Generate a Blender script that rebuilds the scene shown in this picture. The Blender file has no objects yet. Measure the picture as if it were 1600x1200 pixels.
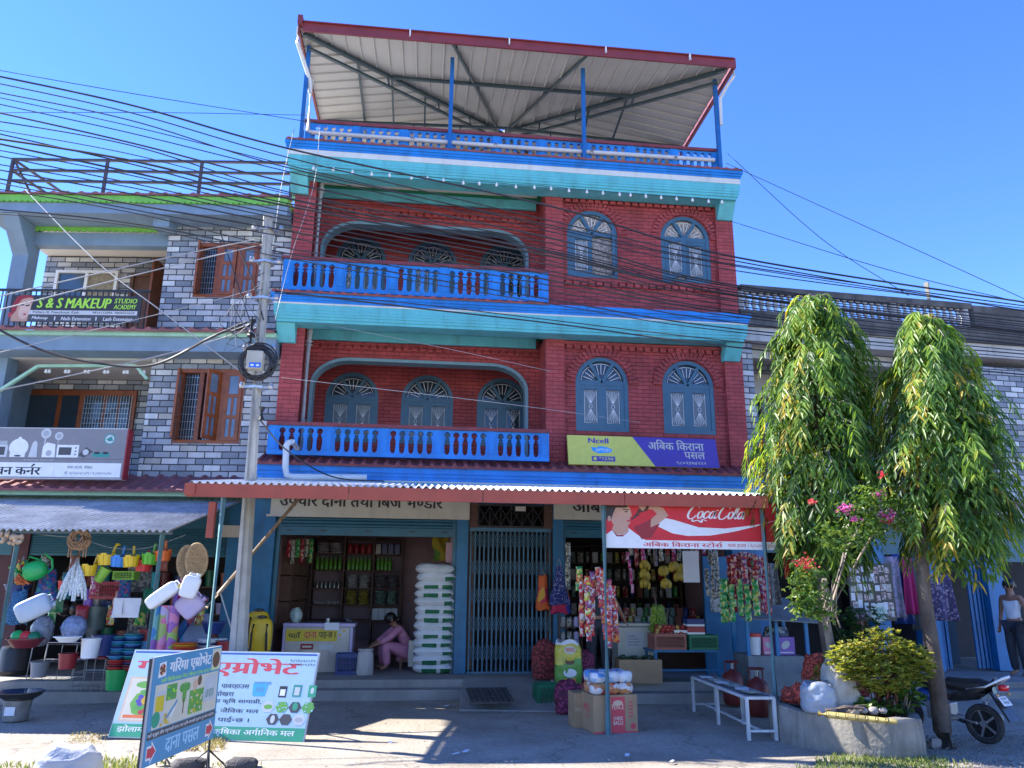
import bpy, math, random
from mathutils import Vector, Matrix
rnd = random.Random(7)
R = math.radians
PI = math.pi
scn = bpy.context.scene
COL = scn.collection

# ------------------------------------------------------------------ camera, sky, sun, exposure
FPX = 1200.0
CAM = Vector((0.0, -13.5, 1.68))
PITCH, YAW, ROLL = 0.2559, -0.1125, 0.009
_f = Vector((-math.sin(YAW) * math.cos(PITCH), math.cos(YAW) * math.cos(PITCH), math.sin(PITCH)))
_r0 = Vector((math.cos(YAW), math.sin(YAW), 0))
_u0 = _r0.cross(_f)
_r = _r0 * math.cos(ROLL) + _u0 * math.sin(ROLL)
_u = -_r0 * math.sin(ROLL) + _u0 * math.cos(ROLL)
cd = bpy.data.cameras.new("camera")
cam = bpy.data.objects.new("camera", cd)
COL.objects.link(cam)
cd.sensor_fit = 'HORIZONTAL'
cd.sensor_width = 36.0
cd.lens = 36.0 * FPX / 1600.0
cd.clip_end = 3000
cd.clip_start = 0.05
cam.matrix_world = Matrix(((_r.x, _u.x, -_f.x, CAM.x), (_r.y, _u.y, -_f.y, CAM.y), (_r.z, _u.z, -_f.z, CAM.z), (0, 0, 0, 1)))
scn.camera = cam

SUN = Vector((-1.05, .43, 1.0)).normalized()
w = bpy.data.worlds.new("World")
scn.world = w
w.use_nodes = True
nt = w.node_tree
sky = nt.nodes.new('ShaderNodeTexSky')
sky.sky_type = 'NISHITA'
sky.sun_disc = False
sky.sun_elevation = math.asin(SUN.z)
sky.sun_rotation = math.atan2(SUN.x, SUN.y)
sky.altitude = 800
sky.air_density = 1.0
sky.dust_density = 0.0
sky.ozone_density = 5.0
hsv = nt.nodes.new('ShaderNodeHueSaturation')      # the clear deep blue of the photograph's sky
hsv.inputs['Saturation'].default_value = 1.2
hsv.inputs['Hue'].default_value = 0.518
nt.links.new(sky.outputs[0], hsv.inputs['Color'])
nt.links.new(hsv.outputs[0], nt.nodes['Background'].inputs[0])
nt.nodes['Background'].inputs[1].default_value = 0.125
sl = bpy.data.lights.new("sun", 'SUN')
sl.energy = 4.1
sl.angle = R(0.53)
sl.color = (1.0, 0.95, 0.87)
so = bpy.data.objects.new("sun", sl)
so.rotation_euler = SUN.to_track_quat('Z', 'Y').to_euler()
so.location = (-10, 15, 40)
COL.objects.link(so)
scn.view_settings.view_transform = 'Standard'
scn.view_settings.look = 'None'
scn.view_settings.gamma = 1
scn.view_settings.exposure = 1.9

# ------------------------------------------------------------------ pixel helpers (photo pixels, 1600 wide)
def ray(px, py):
    return _r * ((px - 800) / FPX) + _u * ((600 - py) / FPX) + _f
def at(px, py, Y):
    d = ray(px, py)
    return CAM + d * ((Y - CAM.y) / d.y)
def gnd(px, py, z=0.0):
    d = ray(px, py)
    return CAM + d * ((z - CAM.z) / d.z)
class Frame:
    def __init__(s, ox, oy, deg):
        s.o = Vector((ox, oy, 0)); s.a = R(deg)
        s.ux = Vector((math.cos(s.a), math.sin(s.a), 0)); s.vy = Vector((-math.sin(s.a), math.cos(s.a), 0))
    def at(s, px, py, v):
        d = ray(px, py); o = CAM - s.o
        p = o + d * ((v - o.dot(s.vy)) / d.dot(s.vy))
        return Vector((p.dot(s.ux), v, p.z))
    def w(s, u, v, z):
        return s.o + s.ux * u + s.vy * v + Vector((0, 0, z))

# ------------------------------------------------------------------ materials
MATS = {}
def newmat(name):
    m = bpy.data.materials.new(name); m.use_nodes = True
    return m, m.node_tree, m.node_tree.nodes['Principled BSDF']
def mat(name, col=(.5, .5, .5), rough=.6, var=.12, scale=6.0, metal=0.0, bump=0.0, bscale=40.0, spec=.5, trans=0.0, alpha=1.0, dirt=0.0, dirtcol=(.12, .10, .08), sub=0.0):
    """painted or plain surface: base colour with low-frequency variation, optional stains and bump"""
    if name in MATS: return MATS[name]
    m, t, b = newmat(name)
    b.inputs['Roughness'].default_value = rough
    b.inputs['Metallic'].default_value = metal
    b.inputs['Specular IOR Level'].default_value = spec
    if trans: b.inputs['Transmission Weight'].default_value = trans
    if alpha < 1: b.inputs['Alpha'].default_value = alpha
    g = t.nodes.new('ShaderNodeNewGeometry')
    n = t.nodes.new('ShaderNodeTexNoise'); n.inputs['Scale'].default_value = scale; n.inputs['Detail'].default_value = 5
    t.links.new(g.outputs['Position'], n.inputs['Vector'])
    r = t.nodes.new('ShaderNodeMapRange'); r.inputs[1].default_value = .3; r.inputs[2].default_value = .7
    r.inputs[3].default_value = 1 - var; r.inputs[4].default_value = 1 + var
    t.links.new(n.outputs[0], r.inputs[0])
    mx = t.nodes.new('ShaderNodeMix'); mx.data_type = 'RGBA'; mx.blend_type = 'MULTIPLY'; mx.inputs[0].default_value = 1
    mx.inputs[6].default_value = (*col, 1)
    t.links.new(r.outputs[0], mx.inputs[7])
    out = mx.outputs[2]
    if dirt > 0:
        n2 = t.nodes.new('ShaderNodeTexNoise'); n2.inputs['Scale'].default_value = scale * .6; n2.inputs['Detail'].default_value = 8; n2.inputs['Roughness'].default_value = .7
        mp = t.nodes.new('ShaderNodeMapping'); mp.inputs['Scale'].default_value = (2.6, 2.6, .5); mp.inputs['Location'].default_value = (3, 1, 7)
        t.links.new(g.outputs['Position'], mp.inputs[0]); t.links.new(mp.outputs[0], n2.inputs['Vector'])
        r2 = t.nodes.new('ShaderNodeMapRange'); r2.inputs[1].default_value = .50; r2.inputs[2].default_value = .70; r2.inputs[4].default_value = dirt
        t.links.new(n2.outputs[0], r2.inputs[0])
        m2 = t.nodes.new('ShaderNodeMix'); m2.data_type = 'RGBA'; m2.inputs[7].default_value = (*dirtcol, 1)
        t.links.new(r2.outputs[0], m2.inputs[0]); t.links.new(out, m2.inputs[6]); out = m2.outputs[2]
    t.links.new(out, b.inputs['Base Color'])
    if bump:
        n3 = t.nodes.new('ShaderNodeTexNoise'); n3.inputs['Scale'].default_value = bscale; n3.inputs['Detail'].default_value = 4
        t.links.new(g.outputs['Position'], n3.inputs['Vector'])
        bp = t.nodes.new('ShaderNodeBump'); bp.inputs['Strength'].default_value = bump; bp.inputs['Distance'].default_value = .02
        t.links.new(n3.outputs[0], bp.inputs['Height']); t.links.new(bp.outputs[0], b.inputs['Normal'])
    MATS[name] = m
    return m

def brick_mat(name, c1, c2, mortar, bw, bh, ms, ramp=None, bump=.6, local=False, rough=.75, stain=.25):
    m, t, b = newmat(name)
    b.inputs['Roughness'].default_value = rough
    if local:
        g = t.nodes.new('ShaderNodeTexCoord'); src = g.outputs['Object']
    else:
        g = t.nodes.new('ShaderNodeNewGeometry'); src = g.outputs['Position']
    sp = t.nodes.new('ShaderNodeSeparateXYZ'); t.links.new(src, sp.inputs[0])
    ad = t.nodes.new('ShaderNodeMath'); t.links.new(sp.outputs[0], ad.inputs[0]); t.links.new(sp.outputs[1], ad.inputs[1])
    cb = t.nodes.new('ShaderNodeCombineXYZ'); t.links.new(ad.outputs[0], cb.inputs[0]); t.links.new(sp.outputs[2], cb.inputs[1])
    # a little wobble so that courses are not ruler straight
    nz = t.nodes.new('ShaderNodeTexNoise'); nz.inputs['Scale'].default_value = 3; t.links.new(src, nz.inputs['Vector'])
    vm = t.nodes.new('ShaderNodeVectorMath'); vm.operation = 'MULTIPLY_ADD'; vm.inputs[1].default_value = (.012, .012, 0)
    t.links.new(nz.outputs['Color'], vm.inputs[0]); t.links.new(cb.outputs[0], vm.inputs[2])
    br = t.nodes.new('ShaderNodeTexBrick')
    br.inputs['Scale'].default_value = 1; br.inputs['Brick Width'].default_value = bw; br.inputs['Row Height'].default_value = bh
    br.inputs['Mortar Size'].default_value = ms; br.inputs['Mortar Smooth'].default_value = .15; br.inputs['Bias'].default_value = 0
    br.inputs['Color1'].default_value = (*c1, 1); br.inputs['Color2'].default_value = (*c2, 1); br.inputs['Mortar'].default_value = (*mortar, 1)
    t.links.new(vm.outputs[0], br.inputs['Vector'])
    out = br.outputs['Color']
    if ramp:
        br.inputs['Color1'].default_value = (0, 0, 0, 1); br.inputs['Color2'].default_value = (1, 1, 1, 1)
        cr = t.nodes.new('ShaderNodeValToRGB'); cr.color_ramp.interpolation = 'CONSTANT'
        while len(cr.color_ramp.elements) < len(ramp): cr.color_ramp.elements.new(.5)
        for e, (p, c) in zip(cr.color_ramp.elements, ramp): e.position = p; e.color = (*c, 1)
        t.links.new(br.outputs['Color'], cr.inputs[0])
        mm = t.nodes.new('ShaderNodeMix'); mm.data_type = 'RGBA'; mm.inputs[7].default_value = (*mortar, 1)
        t.links.new(br.outputs['Fac'], mm.inputs[0]); t.links.new(cr.outputs[0], mm.inputs[6]); out = mm.outputs[2]
    n2 = t.nodes.new('ShaderNodeTexNoise'); n2.inputs['Scale'].default_value = 1.7; n2.inputs['Detail'].default_value = 8; n2.inputs['Roughness'].default_value = .65
    t.links.new(src, n2.inputs['Vector'])
    r = t.nodes.new('ShaderNodeMapRange'); r.inputs[1].default_value = .3; r.inputs[2].default_value = .7; r.inputs[3].default_value = 1 - stain; r.inputs[4].default_value = 1 + stain
    t.links.new(n2.outputs[0], r.inputs[0])
    mx = t.nodes.new('ShaderNodeMix'); mx.data_type = 'RGBA'; mx.blend_type = 'MULTIPLY'; mx.inputs[0].default_value = 1
    t.links.new(out, mx.inputs[6]); t.links.new(r.outputs[0], mx.inputs[7])
    n4 = t.nodes.new('ShaderNodeTexNoise'); n4.inputs['Scale'].default_value = 1.5; n4.inputs['Detail'].default_value = 9; n4.inputs['Roughness'].default_value = .72
    m4 = t.nodes.new('ShaderNodeMapping'); m4.inputs['Scale'].default_value = (2.2, 2.2, .45); t.links.new(src, m4.inputs[0]); t.links.new(m4.outputs[0], n4.inputs['Vector'])
    prev = mx.outputs[2]
    for lo, hi, k, mul in ((.55, .72, .45, (.42, .40, .42)), (.46, .30, .28, (1.5, 1.9, 1.9))):     # dark rain streaks, pale faded patches
        rr = t.nodes.new('ShaderNodeMapRange'); rr.inputs[1].default_value = lo; rr.inputs[2].default_value = hi; rr.inputs[4].default_value = k; t.links.new(n4.outputs[0], rr.inputs[0])
        mq = t.nodes.new('ShaderNodeMix'); mq.data_type = 'RGBA'; mq.blend_type = 'MULTIPLY'; mq.clamp_factor = True; mq.inputs[7].default_value = (*mul, 1)
        t.links.new(rr.outputs[0], mq.inputs[0]); t.links.new(prev, mq.inputs[6]); prev = mq.outputs[2]
    t.links.new(prev, b.inputs['Base Color'])
    n3 = t.nodes.new('ShaderNodeTexNoise'); n3.inputs['Scale'].default_value = 45; n3.inputs['Detail'].default_value = 3
    t.links.new(src, n3.inputs['Vector'])
    sb = t.nodes.new('ShaderNodeMath'); sb.operation = 'MULTIPLY_ADD'; sb.inputs[1].default_value = -1.0
    t.links.new(br.outputs['Fac'], sb.inputs[0])
    ml = t.nodes.new('ShaderNodeMath'); ml.operation = 'MULTIPLY'; ml.inputs[1].default_value = .35; t.links.new(n3.outputs[0], ml.inputs[0])
    t.links.new(ml.outputs[0], sb.inputs[2])
    bp = t.nodes.new('ShaderNodeBump'); bp.inputs['Strength'].default_value = bump; bp.inputs['Distance'].default_value = .012
    t.links.new(sb.outputs[0], bp.inputs['Height']); t.links.new(bp.outputs[0], b.inputs['Normal'])
    MATS[name] = m
    return m

def leaf_mat(name, ramp, trans=.45, rough=.4):
    """leaves: each leaf's own random tint from the face attribute 'tint', light passing through"""
    m, t, b = newmat(name)
    a = t.nodes.new('ShaderNodeAttribute'); a.attribute_name = 'tint'
    cr = t.nodes.new('ShaderNodeValToRGB')
    while len(cr.color_ramp.elements) < len(ramp): cr.color_ramp.elements.new(.5)
    for e, (p, c) in zip(cr.color_ramp.elements, ramp): e.position = p; e.color = (*c, 1)
    t.links.new(a.outputs['Fac'], cr.inputs[0])
    t.links.new(cr.outputs[0], b.inputs['Base Color'])
    b.inputs['Roughness'].default_value = rough
    tr = t.nodes.new('ShaderNodeBsdfTranslucent')
    hs = t.nodes.new('ShaderNodeHueSaturation'); hs.inputs['Hue'].default_value = .47; hs.inputs['Saturation'].default_value = 1.1; hs.inputs['Value'].default_value = 1.9
    t.links.new(cr.outputs[0], hs.inputs['Color']); t.links.new(hs.outputs[0], tr.inputs[0])
    ms = t.nodes.new('ShaderNodeMixShader'); ms.inputs[0].default_value = trans
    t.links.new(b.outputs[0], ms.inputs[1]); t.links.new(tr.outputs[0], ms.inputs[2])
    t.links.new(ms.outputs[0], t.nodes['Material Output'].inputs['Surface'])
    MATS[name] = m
    return m

# ------------------------------------------------------------------ mesh builder
def frame_of(d):
    d = d.normalized()
    a = Vector((0, 0, 1)) if abs(d.z) < .9 else Vector((1, 0, 0))
    x = d.cross(a).normalized()
    return x, x.cross(d).normalized()

class MB:
    def __init__(s):
        s.v = []; s.f = []; s.m = []
        s.T = None
    def add(s, vs, fs, mi=0):
        b = len(s.v)
        if s.T is not None: vs = [s.T @ Vector(p) for p in vs]
        s.v.extend([tuple(p) for p in vs])
        for f in fs:
            s.f.append(tuple(b + i for i in f)); s.m.append(mi)
        return s
    def box(s, x0, y0, z0, x1, y1, z1, mi=0):
        x0, x1 = min(x0, x1), max(x0, x1); y0, y1 = min(y0, y1), max(y0, y1); z0, z1 = min(z0, z1), max(z0, z1)
        return s.add([(x0, y0, z0), (x1, y0, z0), (x1, y1, z0), (x0, y1, z0), (x0, y0, z1), (x1, y0, z1), (x1, y1, z1), (x0, y1, z1)],
                     [(0, 3, 2, 1), (4, 5, 6, 7), (0, 1, 5, 4), (1, 2, 6, 5), (2, 3, 7, 6), (3, 0, 4, 7)], mi)
    def obox(s, c, a, b, d, mi=0):
        c, a, b, d = Vector(c), Vector(a), Vector(b), Vector(d)
        vs = [c - a - b - d, c + a - b - d, c + a + b - d, c - a + b - d, c - a - b + d, c + a - b + d, c + a + b + d, c - a + b + d]
        return s.add(vs, [(0, 3, 2, 1), (4, 5, 6, 7), (0, 1, 5, 4), (1, 2, 6, 5), (2, 3, 7, 6), (3, 0, 4, 7)], mi)
    def beam(s, p, q, w, h=None, mi=0):
        p, q = Vector(p), Vector(q); h = h or w
        x, y = frame_of(q - p)
        return s.obox((p + q) / 2, x * w / 2, y * h / 2, (q - p) / 2, mi)
    def tube(s, pts, r, n=8, mi=0, cap=True):
        pts = [Vector(p) for p in pts]
        rs = r if isinstance(r, (list, tuple)) else [r] * len(pts)
        vs = []; fs = []
        x = None
        for i, p in enumerate(pts):
            d = (pts[min(i + 1, len(pts) - 1)] - pts[max(i - 1, 0)])
            if d.length < 1e-9: d = Vector((0, 0, 1))
            d.normalize()
            if x is None: x, y = frame_of(d)
            else:
                x = (x - d * x.dot(d))
                if x.length < 1e-6: x, y = frame_of(d)
                x.normalize(); y = d.cross(x)
            for k in range(n):
                a = 2 * PI * k / n
                vs.append(p + (x * math.cos(a) + y * math.sin(a)) * rs[i])
        for i in range(len(pts) - 1):
            for k in range(n):
                a, b2 = i * n + k, i * n + (k + 1) % n
                fs.append((a, b2, b2 + n, a + n))
        if cap:
            fs.append(tuple(range(n))[::-1]); fs.append(tuple((len(pts) - 1) * n + k for k in range(n)))
        return s.add(vs, fs, mi)
    def lathe(s, prof, c=(0, 0, 0), n=20, mi=0, ax=None, sx=1.0, sy=1.0):
        """prof: (r, h) pairs turned about the axis ax through c"""
        c = Vector(c)
        d = Vector(ax).normalized() if ax is not None else Vector((0, 0, 1))
        if ax is None: x, y = Vector((1, 0, 0)), Vector((0, 1, 0))
        else: x, y = frame_of(d)
        vs = []; fs = []
        for r, h in prof:
            for k in range(n):
                a = 2 * PI * k / n
                vs.append(c + x * (r * sx * math.cos(a)) + y * (r * sy * math.sin(a)) + d * h)
        for i in range(len(prof) - 1):
            for k in range(n):
                a, b2 = i * n + k, i * n + (k + 1) % n
                fs.append((a, b2, b2 + n, a + n))
        if prof[0][0] > 1e-5: fs.append(tuple(range(n))[::-1])
        if prof[-1][0] > 1e-5: fs.append(tuple((len(prof) - 1) * n + k for k in range(n)))
        return s.add(vs, fs, mi)
    def ell(s, c, rx, ry, rz, n=12, m=8, mi=0, rot=None, jit=0.0, pw=1.0):
        c = Vector(c); vs = []; fs = []
        for i in range(m + 1):
            t = PI * i / m
            for k in range(n):
                a = 2 * PI * k / n
                ct, st = math.cos(t), math.sin(t)
                q = lambda v: math.copysign(abs(v) ** pw, v)
                p = Vector((rx * q(math.cos(a)) * q(st), ry * q(math.sin(a)) * q(st), rz * q(ct)))
                if jit and 0 < i < m: p *= 1 + rnd.uniform(-jit, jit)
                if rot is not None: p = rot @ p
                vs.append(c + p)
        for i in range(m):
            for k in range(n):
                a, b2 = i * n + k, i * n + (k + 1) % n
                fs.append((a + n, b2 + n, b2, a))
        return s.add(vs, fs, mi)
    def prism(s, poly, o, u, v, d, mi=0, side=None):
        """extrude the 2D polygon (in axes u, v from o) along the vector d"""
        o, u, v, d = Vector(o), Vector(u), Vector(v), Vector(d)
        n = len(poly)
        vs = [o + u * a + v * b for a, b in poly]; vs += [p + d for p in vs]
        b0 = len(s.v)
        flip = u.cross(v).dot(d) > 0
        f0 = tuple(range(n)); f1 = tuple(range(n, 2 * n))
        area = sum(poly[i][0] * poly[(i + 1) % n][1] - poly[(i + 1) % n][0] * poly[i][1] for i in range(n))
        ccw = (area > 0) == flip
        fs = [f0[::-1] if ccw else f0, f1 if ccw else f1[::-1]]
        s.add(vs, fs, mi)
        sd = []
        for i in range(n):
            j = (i + 1) % n
            q = (i, j, j + n, i + n)
            sd.append(q if ccw else q[::-1])
        b = b0
        for f in sd:
            s.f.append(tuple(b + i for i in f)); s.m.append(mi if side is None else side)
        return s
    def quad(s, a, b, c, d, mi=0):
        return s.add([a, b, c, d], [(0, 1, 2, 3)], mi)
    def grid(s, fn, nu, nv, mi=0):
        vs = [fn(i / nu, j / nv) for j in range(nv + 1) for i in range(nu + 1)]
        fs = [(j * (nu + 1) + i, j * (nu + 1) + i + 1, (j + 1) * (nu + 1) + i + 1, (j + 1) * (nu + 1) + i) for j in range(nv) for i in range(nu)]
        return s.add(vs, fs, mi)
    def build(s, name, mats, parent=None, smooth=None, world=False, origin=None, bevel=0.0, tint=None, sol=0.0):
        me = bpy.data.meshes.new(name)
        off = Vector((0, 0, 0))
        if origin is not None: off = Vector(origin)
        elif world and parent is not None:
            rt = parent
            while rt.parent is not None: rt = rt.parent
            off = rt.location
        vs = s.v if off.length == 0 else [(p[0] - off.x, p[1] - off.y, p[2] - off.z) for p in s.v]
        me.from_pydata(vs, [], s.f)
        if not isinstance(mats, (list, tuple)): mats = [mats]
        for m in mats: me.materials.append(m)
        if len(mats) > 1: me.polygons.foreach_set('material_index', s.m)
        if smooth is not None:
            me.polygons.foreach_set('use_smooth', [True] * len(s.f))
            me.set_sharp_from_angle(angle=R(smooth))
        if tint is not None:
            at_ = me.attributes.new('tint', 'FLOAT', 'FACE'); at_.data.foreach_set('value', tint)
        me.update()
        o = bpy.data.objects.new(name, me)
        COL.objects.link(o)
        if parent is not None: o.parent = parent
        elif origin is not None: o.location = off
        if bevel:
            bv = o.modifiers.new('bevel', 'BEVEL'); bv.width = bevel; bv.segments = 2; bv.limit_method = 'ANGLE'; bv.angle_limit = R(40)
        if sol:
            sd = o.modifiers.new('thick', 'SOLIDIFY'); sd.thickness = sol; sd.offset = 0
        return o

def tag(o, label=None, cat=None, group=None, kind=None):
    if label: o['label'] = label
    if cat: o['category'] = cat
    if group: o['group'] = group
    if kind: o['kind'] = kind
    return o
def thing(name, label, cat, loc=(0, 0, 0), rz=0.0, group=None):
    o = bpy.data.objects.new(name, None); COL.objects.link(o)
    o.location = loc; o.rotation_euler = (0, 0, rz); o.empty_display_size = .2
    return tag(o, label, cat, group)
def dup(root, loc=None, rz=None, label=None, group=None, scale=None):
    r = root.copy(); COL.objects.link(r)
    if loc is not None: r.location = loc
    if rz is not None: r.rotation_euler = (r.rotation_euler[0], r.rotation_euler[1], rz)
    if scale is not None: r.scale = (scale,) * 3 if not isinstance(scale, (tuple, list)) else scale
    if label: r['label'] = label
    if group: r['group'] = group
    for ch in list(root.children):
        c = ch.copy(); COL.objects.link(c); c.parent = r
        for g in ch.children:
            d = g.copy(); COL.objects.link(d); d.parent = c
    return r
def dup_part(o, parent, loc):
    c = o.copy(); COL.objects.link(c); c.parent = parent; c.location = loc
    for g in o.children:
        d = g.copy(); COL.objects.link(d); d.parent = c
    return c

def boxes(name, m, parent, *bs, bevel=0.0):
    """one mesh per box"""
    for b in bs: MB().box(*b).build(name, m, parent, bevel=bevel)

# ------------------------------------------------------------------ lettering
_cache = {}
def glyphs(s, bold=0.0, shear=0.0, res=2):
    key = (s, bold, shear)
    if key in _cache: return _cache[key]
    c = bpy.data.curves.new("lettering", 'FONT'); c.body = s; c.offset = bold; c.shear = shear; c.resolution_u = res
    o = bpy.data.objects.new("lettering", c); COL.objects.link(o)
    dg = bpy.context.evaluated_depsgraph_get()
    me = bpy.data.meshes.new_from_object(o.evaluated_get(dg))
    vs = [(v.co.x, v.co.y) for v in me.vertices]; fs = [tuple(p.vertices) for p in me.polygons]
    bpy.data.objects.remove(o); bpy.data.curves.remove(c); bpy.data.meshes.remove(me)
    _cache[key] = (vs, fs)
    return vs, fs
def layout(s, bold=0.0, shear=0.0):
    """one line; a letter followed by '^' is a half letter (its stem cut), by '_' carries a low ra stroke, by '`' a hook above"""
    V, F = [], []
    x = 0.0
    run = ''
    def put(vs, fs, dx):
        b = len(V); V.extend([(a + dx, c) for a, c in vs]); F.extend([tuple(i + b for i in f) for f in fs])
    def flush():
        nonlocal run, x
        if run.strip():
            vs, fs = glyphs(run, bold, shear)
            put(vs, fs, x); x += max(a for a, c in vs)
            x += .22 * (len(run) - len(run.rstrip()))
        else: x += .25 * len(run)
        run = ''
    i = 0
    while i < len(s):
        ch = s[i]; nx = s[i + 1] if i + 1 < len(s) else ''
        if nx in ('^', '_', '`') and nx:
            flush()
            vs, fs = glyphs(ch, bold, shear)
            wd = max(a for a, c in vs)
            if nx == '^':
                lim = wd * .66
                put([(min(a, lim), c) for a, c in vs], [f for f in fs if sum(vs[k][0] for k in f) / len(f) < lim], x); x += lim
            elif nx == '_':
                put(vs, fs, x)
                put([(wd * .1, .10), (wd * .62, .30), (wd * .66, .22), (wd * .16, .02)], [(0, 3, 2, 1)], x); x += wd
            else:
                put(vs, fs, x)
                put([(wd * .5, .66), (wd * .62, .66), (wd * .95, .88), (wd * .8, .92)], [(0, 1, 2, 3)], x); x += wd
            i += 2
        else:
            run += ch; i += 1
    flush()
    return V, F
def text(mb, s, o, u, v, w, h=None, mi=0, bold=0.0, shear=0.0, align='l'):
    """lay the line s on the plane (o; unit axes u, v), fitted to width w (and height h)"""
    V, F = layout(s, 0.0, shear)
    if not V: return
    x0, x1 = min(a for a, b in V), max(a for a, b in V); y0, y1 = min(b for a, b in V), max(b for a, b in V)
    k = w / (x1 - x0)
    ky = k if h is None else h / (y1 - y0)
    o, u, v = Vector(o), Vector(u), Vector(v)
    n_ = u.cross(v).normalized()
    for i, sx in enumerate((0, -1, 1) if bold > 0 else (0,)):        # heavier strokes: the line laid three times, a hair apart
        mb.add([o + u * ((a - x0) * k + sx * bold * k * .9) + v * ((b - y0) * ky) + n_ * (.00006 * i) for a, b in V], F, mi)
# ------------------------------------------------------------------ palette
BRICK = brick_mat('red_painted_brick', (.37, .055, .055), (.30, .041, .042), (.13, .018, .019), .24, .075, .006, bump=.8, stain=.30)
BRICKP = brick_mat('red_painted_brick_pier', (.39, .062, .062), (.33, .047, .048), (.16, .023, .024), .24, .075, .005, bump=.7, stain=.28)
CLAD = brick_mat('grey_cladding_tile', (.1, .1, .1), (.5, .5, .5), (.035, .035, .04), .30, .115, .010, local=True, rough=.6, bump=1.0, stain=.2,
                 ramp=[(0, (.19, .215, .25)), (.26, (.36, .38, .41)), (.46, (.48, .49, .50)), (.60, (.26, .29, .33)), (.74, (.58, .59, .58)), (.88, (.42, .405, .37))])
M_blue = mat('royal_blue_paint', (.012, .205, .60), .55, .16, 3, dirt=.5, dirtcol=(.02, .09, .24), bump=.12)
M_teal = mat('turquoise_paint', (.11, .47, .50), .55, .10, 2.5, dirt=.5, dirtcol=(.07, .19, .19), bump=.12)
M_white = mat('off_white_paint', (.62, .62, .58), .6, .08, 3, dirt=.25, dirtcol=(.3, .28, .24))
M_ceil = mat('ceiling_white', (.68, .64, .57), .7, .06, 2)
M_green = mat('dark_green_trim', (.01, .17, .07), .55, .1, 3)
M_tileR = mat('red_roof_tile', (.24, .055, .055), .6, .25, 5, dirt=.35, dirtcol=(.10, .05, .045), bump=.15)
M_cap = mat('red_brown_cap', (.20, .035, .04), .6, .2, 5, dirt=.25, dirtcol=(.1, .03, .03))
M_frame = mat('slate_blue_frame', (.045, .12, .185), .42, .10, 6)
M_trim = mat('grey_blue_trim', (.16, .27, .31), .5, .08, 5)
M_pane = mat('dark_window_glass', (.03, .045, .06), .08, .1, 3, spec=.8)
M_lace = mat('lace_curtain', (.15, .19, .22), .9, .35, 60)
M_curtain = mat('patterned_curtain', (.36, .31, .27), .9, .75, 26)
M_grille = mat('white_grille', (.72, .74, .76), .5, .05, 6)
M_pipe = mat('grey_pvc_pipe', (.56, .56, .55), .4, .08, 4, dirt=.2)
M_pipew = mat('white_pvc_pipe', (.62, .62, .60), .35, .06, 4, dirt=.2)
M_shop = mat('shop_blue_paint', (.012, .135, .27), .5, .18, 4, dirt=.5, dirtcol=(.035, .075, .11), bump=.1)
M_shut = mat('shutter_teal', (.018, .125, .19), .4, .12, 4, dirt=.2, dirtcol=(.02, .05, .06))
M_gate = mat('gate_blue_steel', (.045, .15, .23), .45, .2, 8, dirt=.3, dirtcol=(.10, .07, .06))
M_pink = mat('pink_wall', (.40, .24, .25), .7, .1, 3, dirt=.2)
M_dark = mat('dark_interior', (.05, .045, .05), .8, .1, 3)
M_wood = mat('brown_wood', (.17, .058, .02), .5, .25, 9, bump=.1)
M_woodd = mat('dark_wood', (.10, .045, .028), .6, .25, 9, bump=.1)
M_steel = mat('slate_steel_tube', (.045, .075, .085), .4, .1, 5)
M_postb = mat('blue_steel_post', (.01, .11, .34), .4, .1, 5)
M_sheet = mat('cream_metal_sheet', (.42, .405, .36), .45, .06, 2)
M_fasc = mat('red_brown_fascia', (.20, .032, .035), .5, .14, 4, dirt=.2, dirtcol=(.1, .03, .03))
M_cement = mat('plain_cement', (.30, .285, .26), .85, .18, 3, dirt=.4, dirtcol=(.13, .12, .11), bump=.3)
M_cream = mat('cream_sign_paint', (.58, .53, .44), .6, .08, 4, dirt=.2)
M_ink = mat('black_lettering', (.02, .02, .025), .5, .1, 8)
M_black = mat('black_plastic', (.018, .018, .02), .45, .1, 8)
M_metal = mat('bare_steel', (.45, .46, .47), .35, .12, 10, metal=.8)

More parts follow.
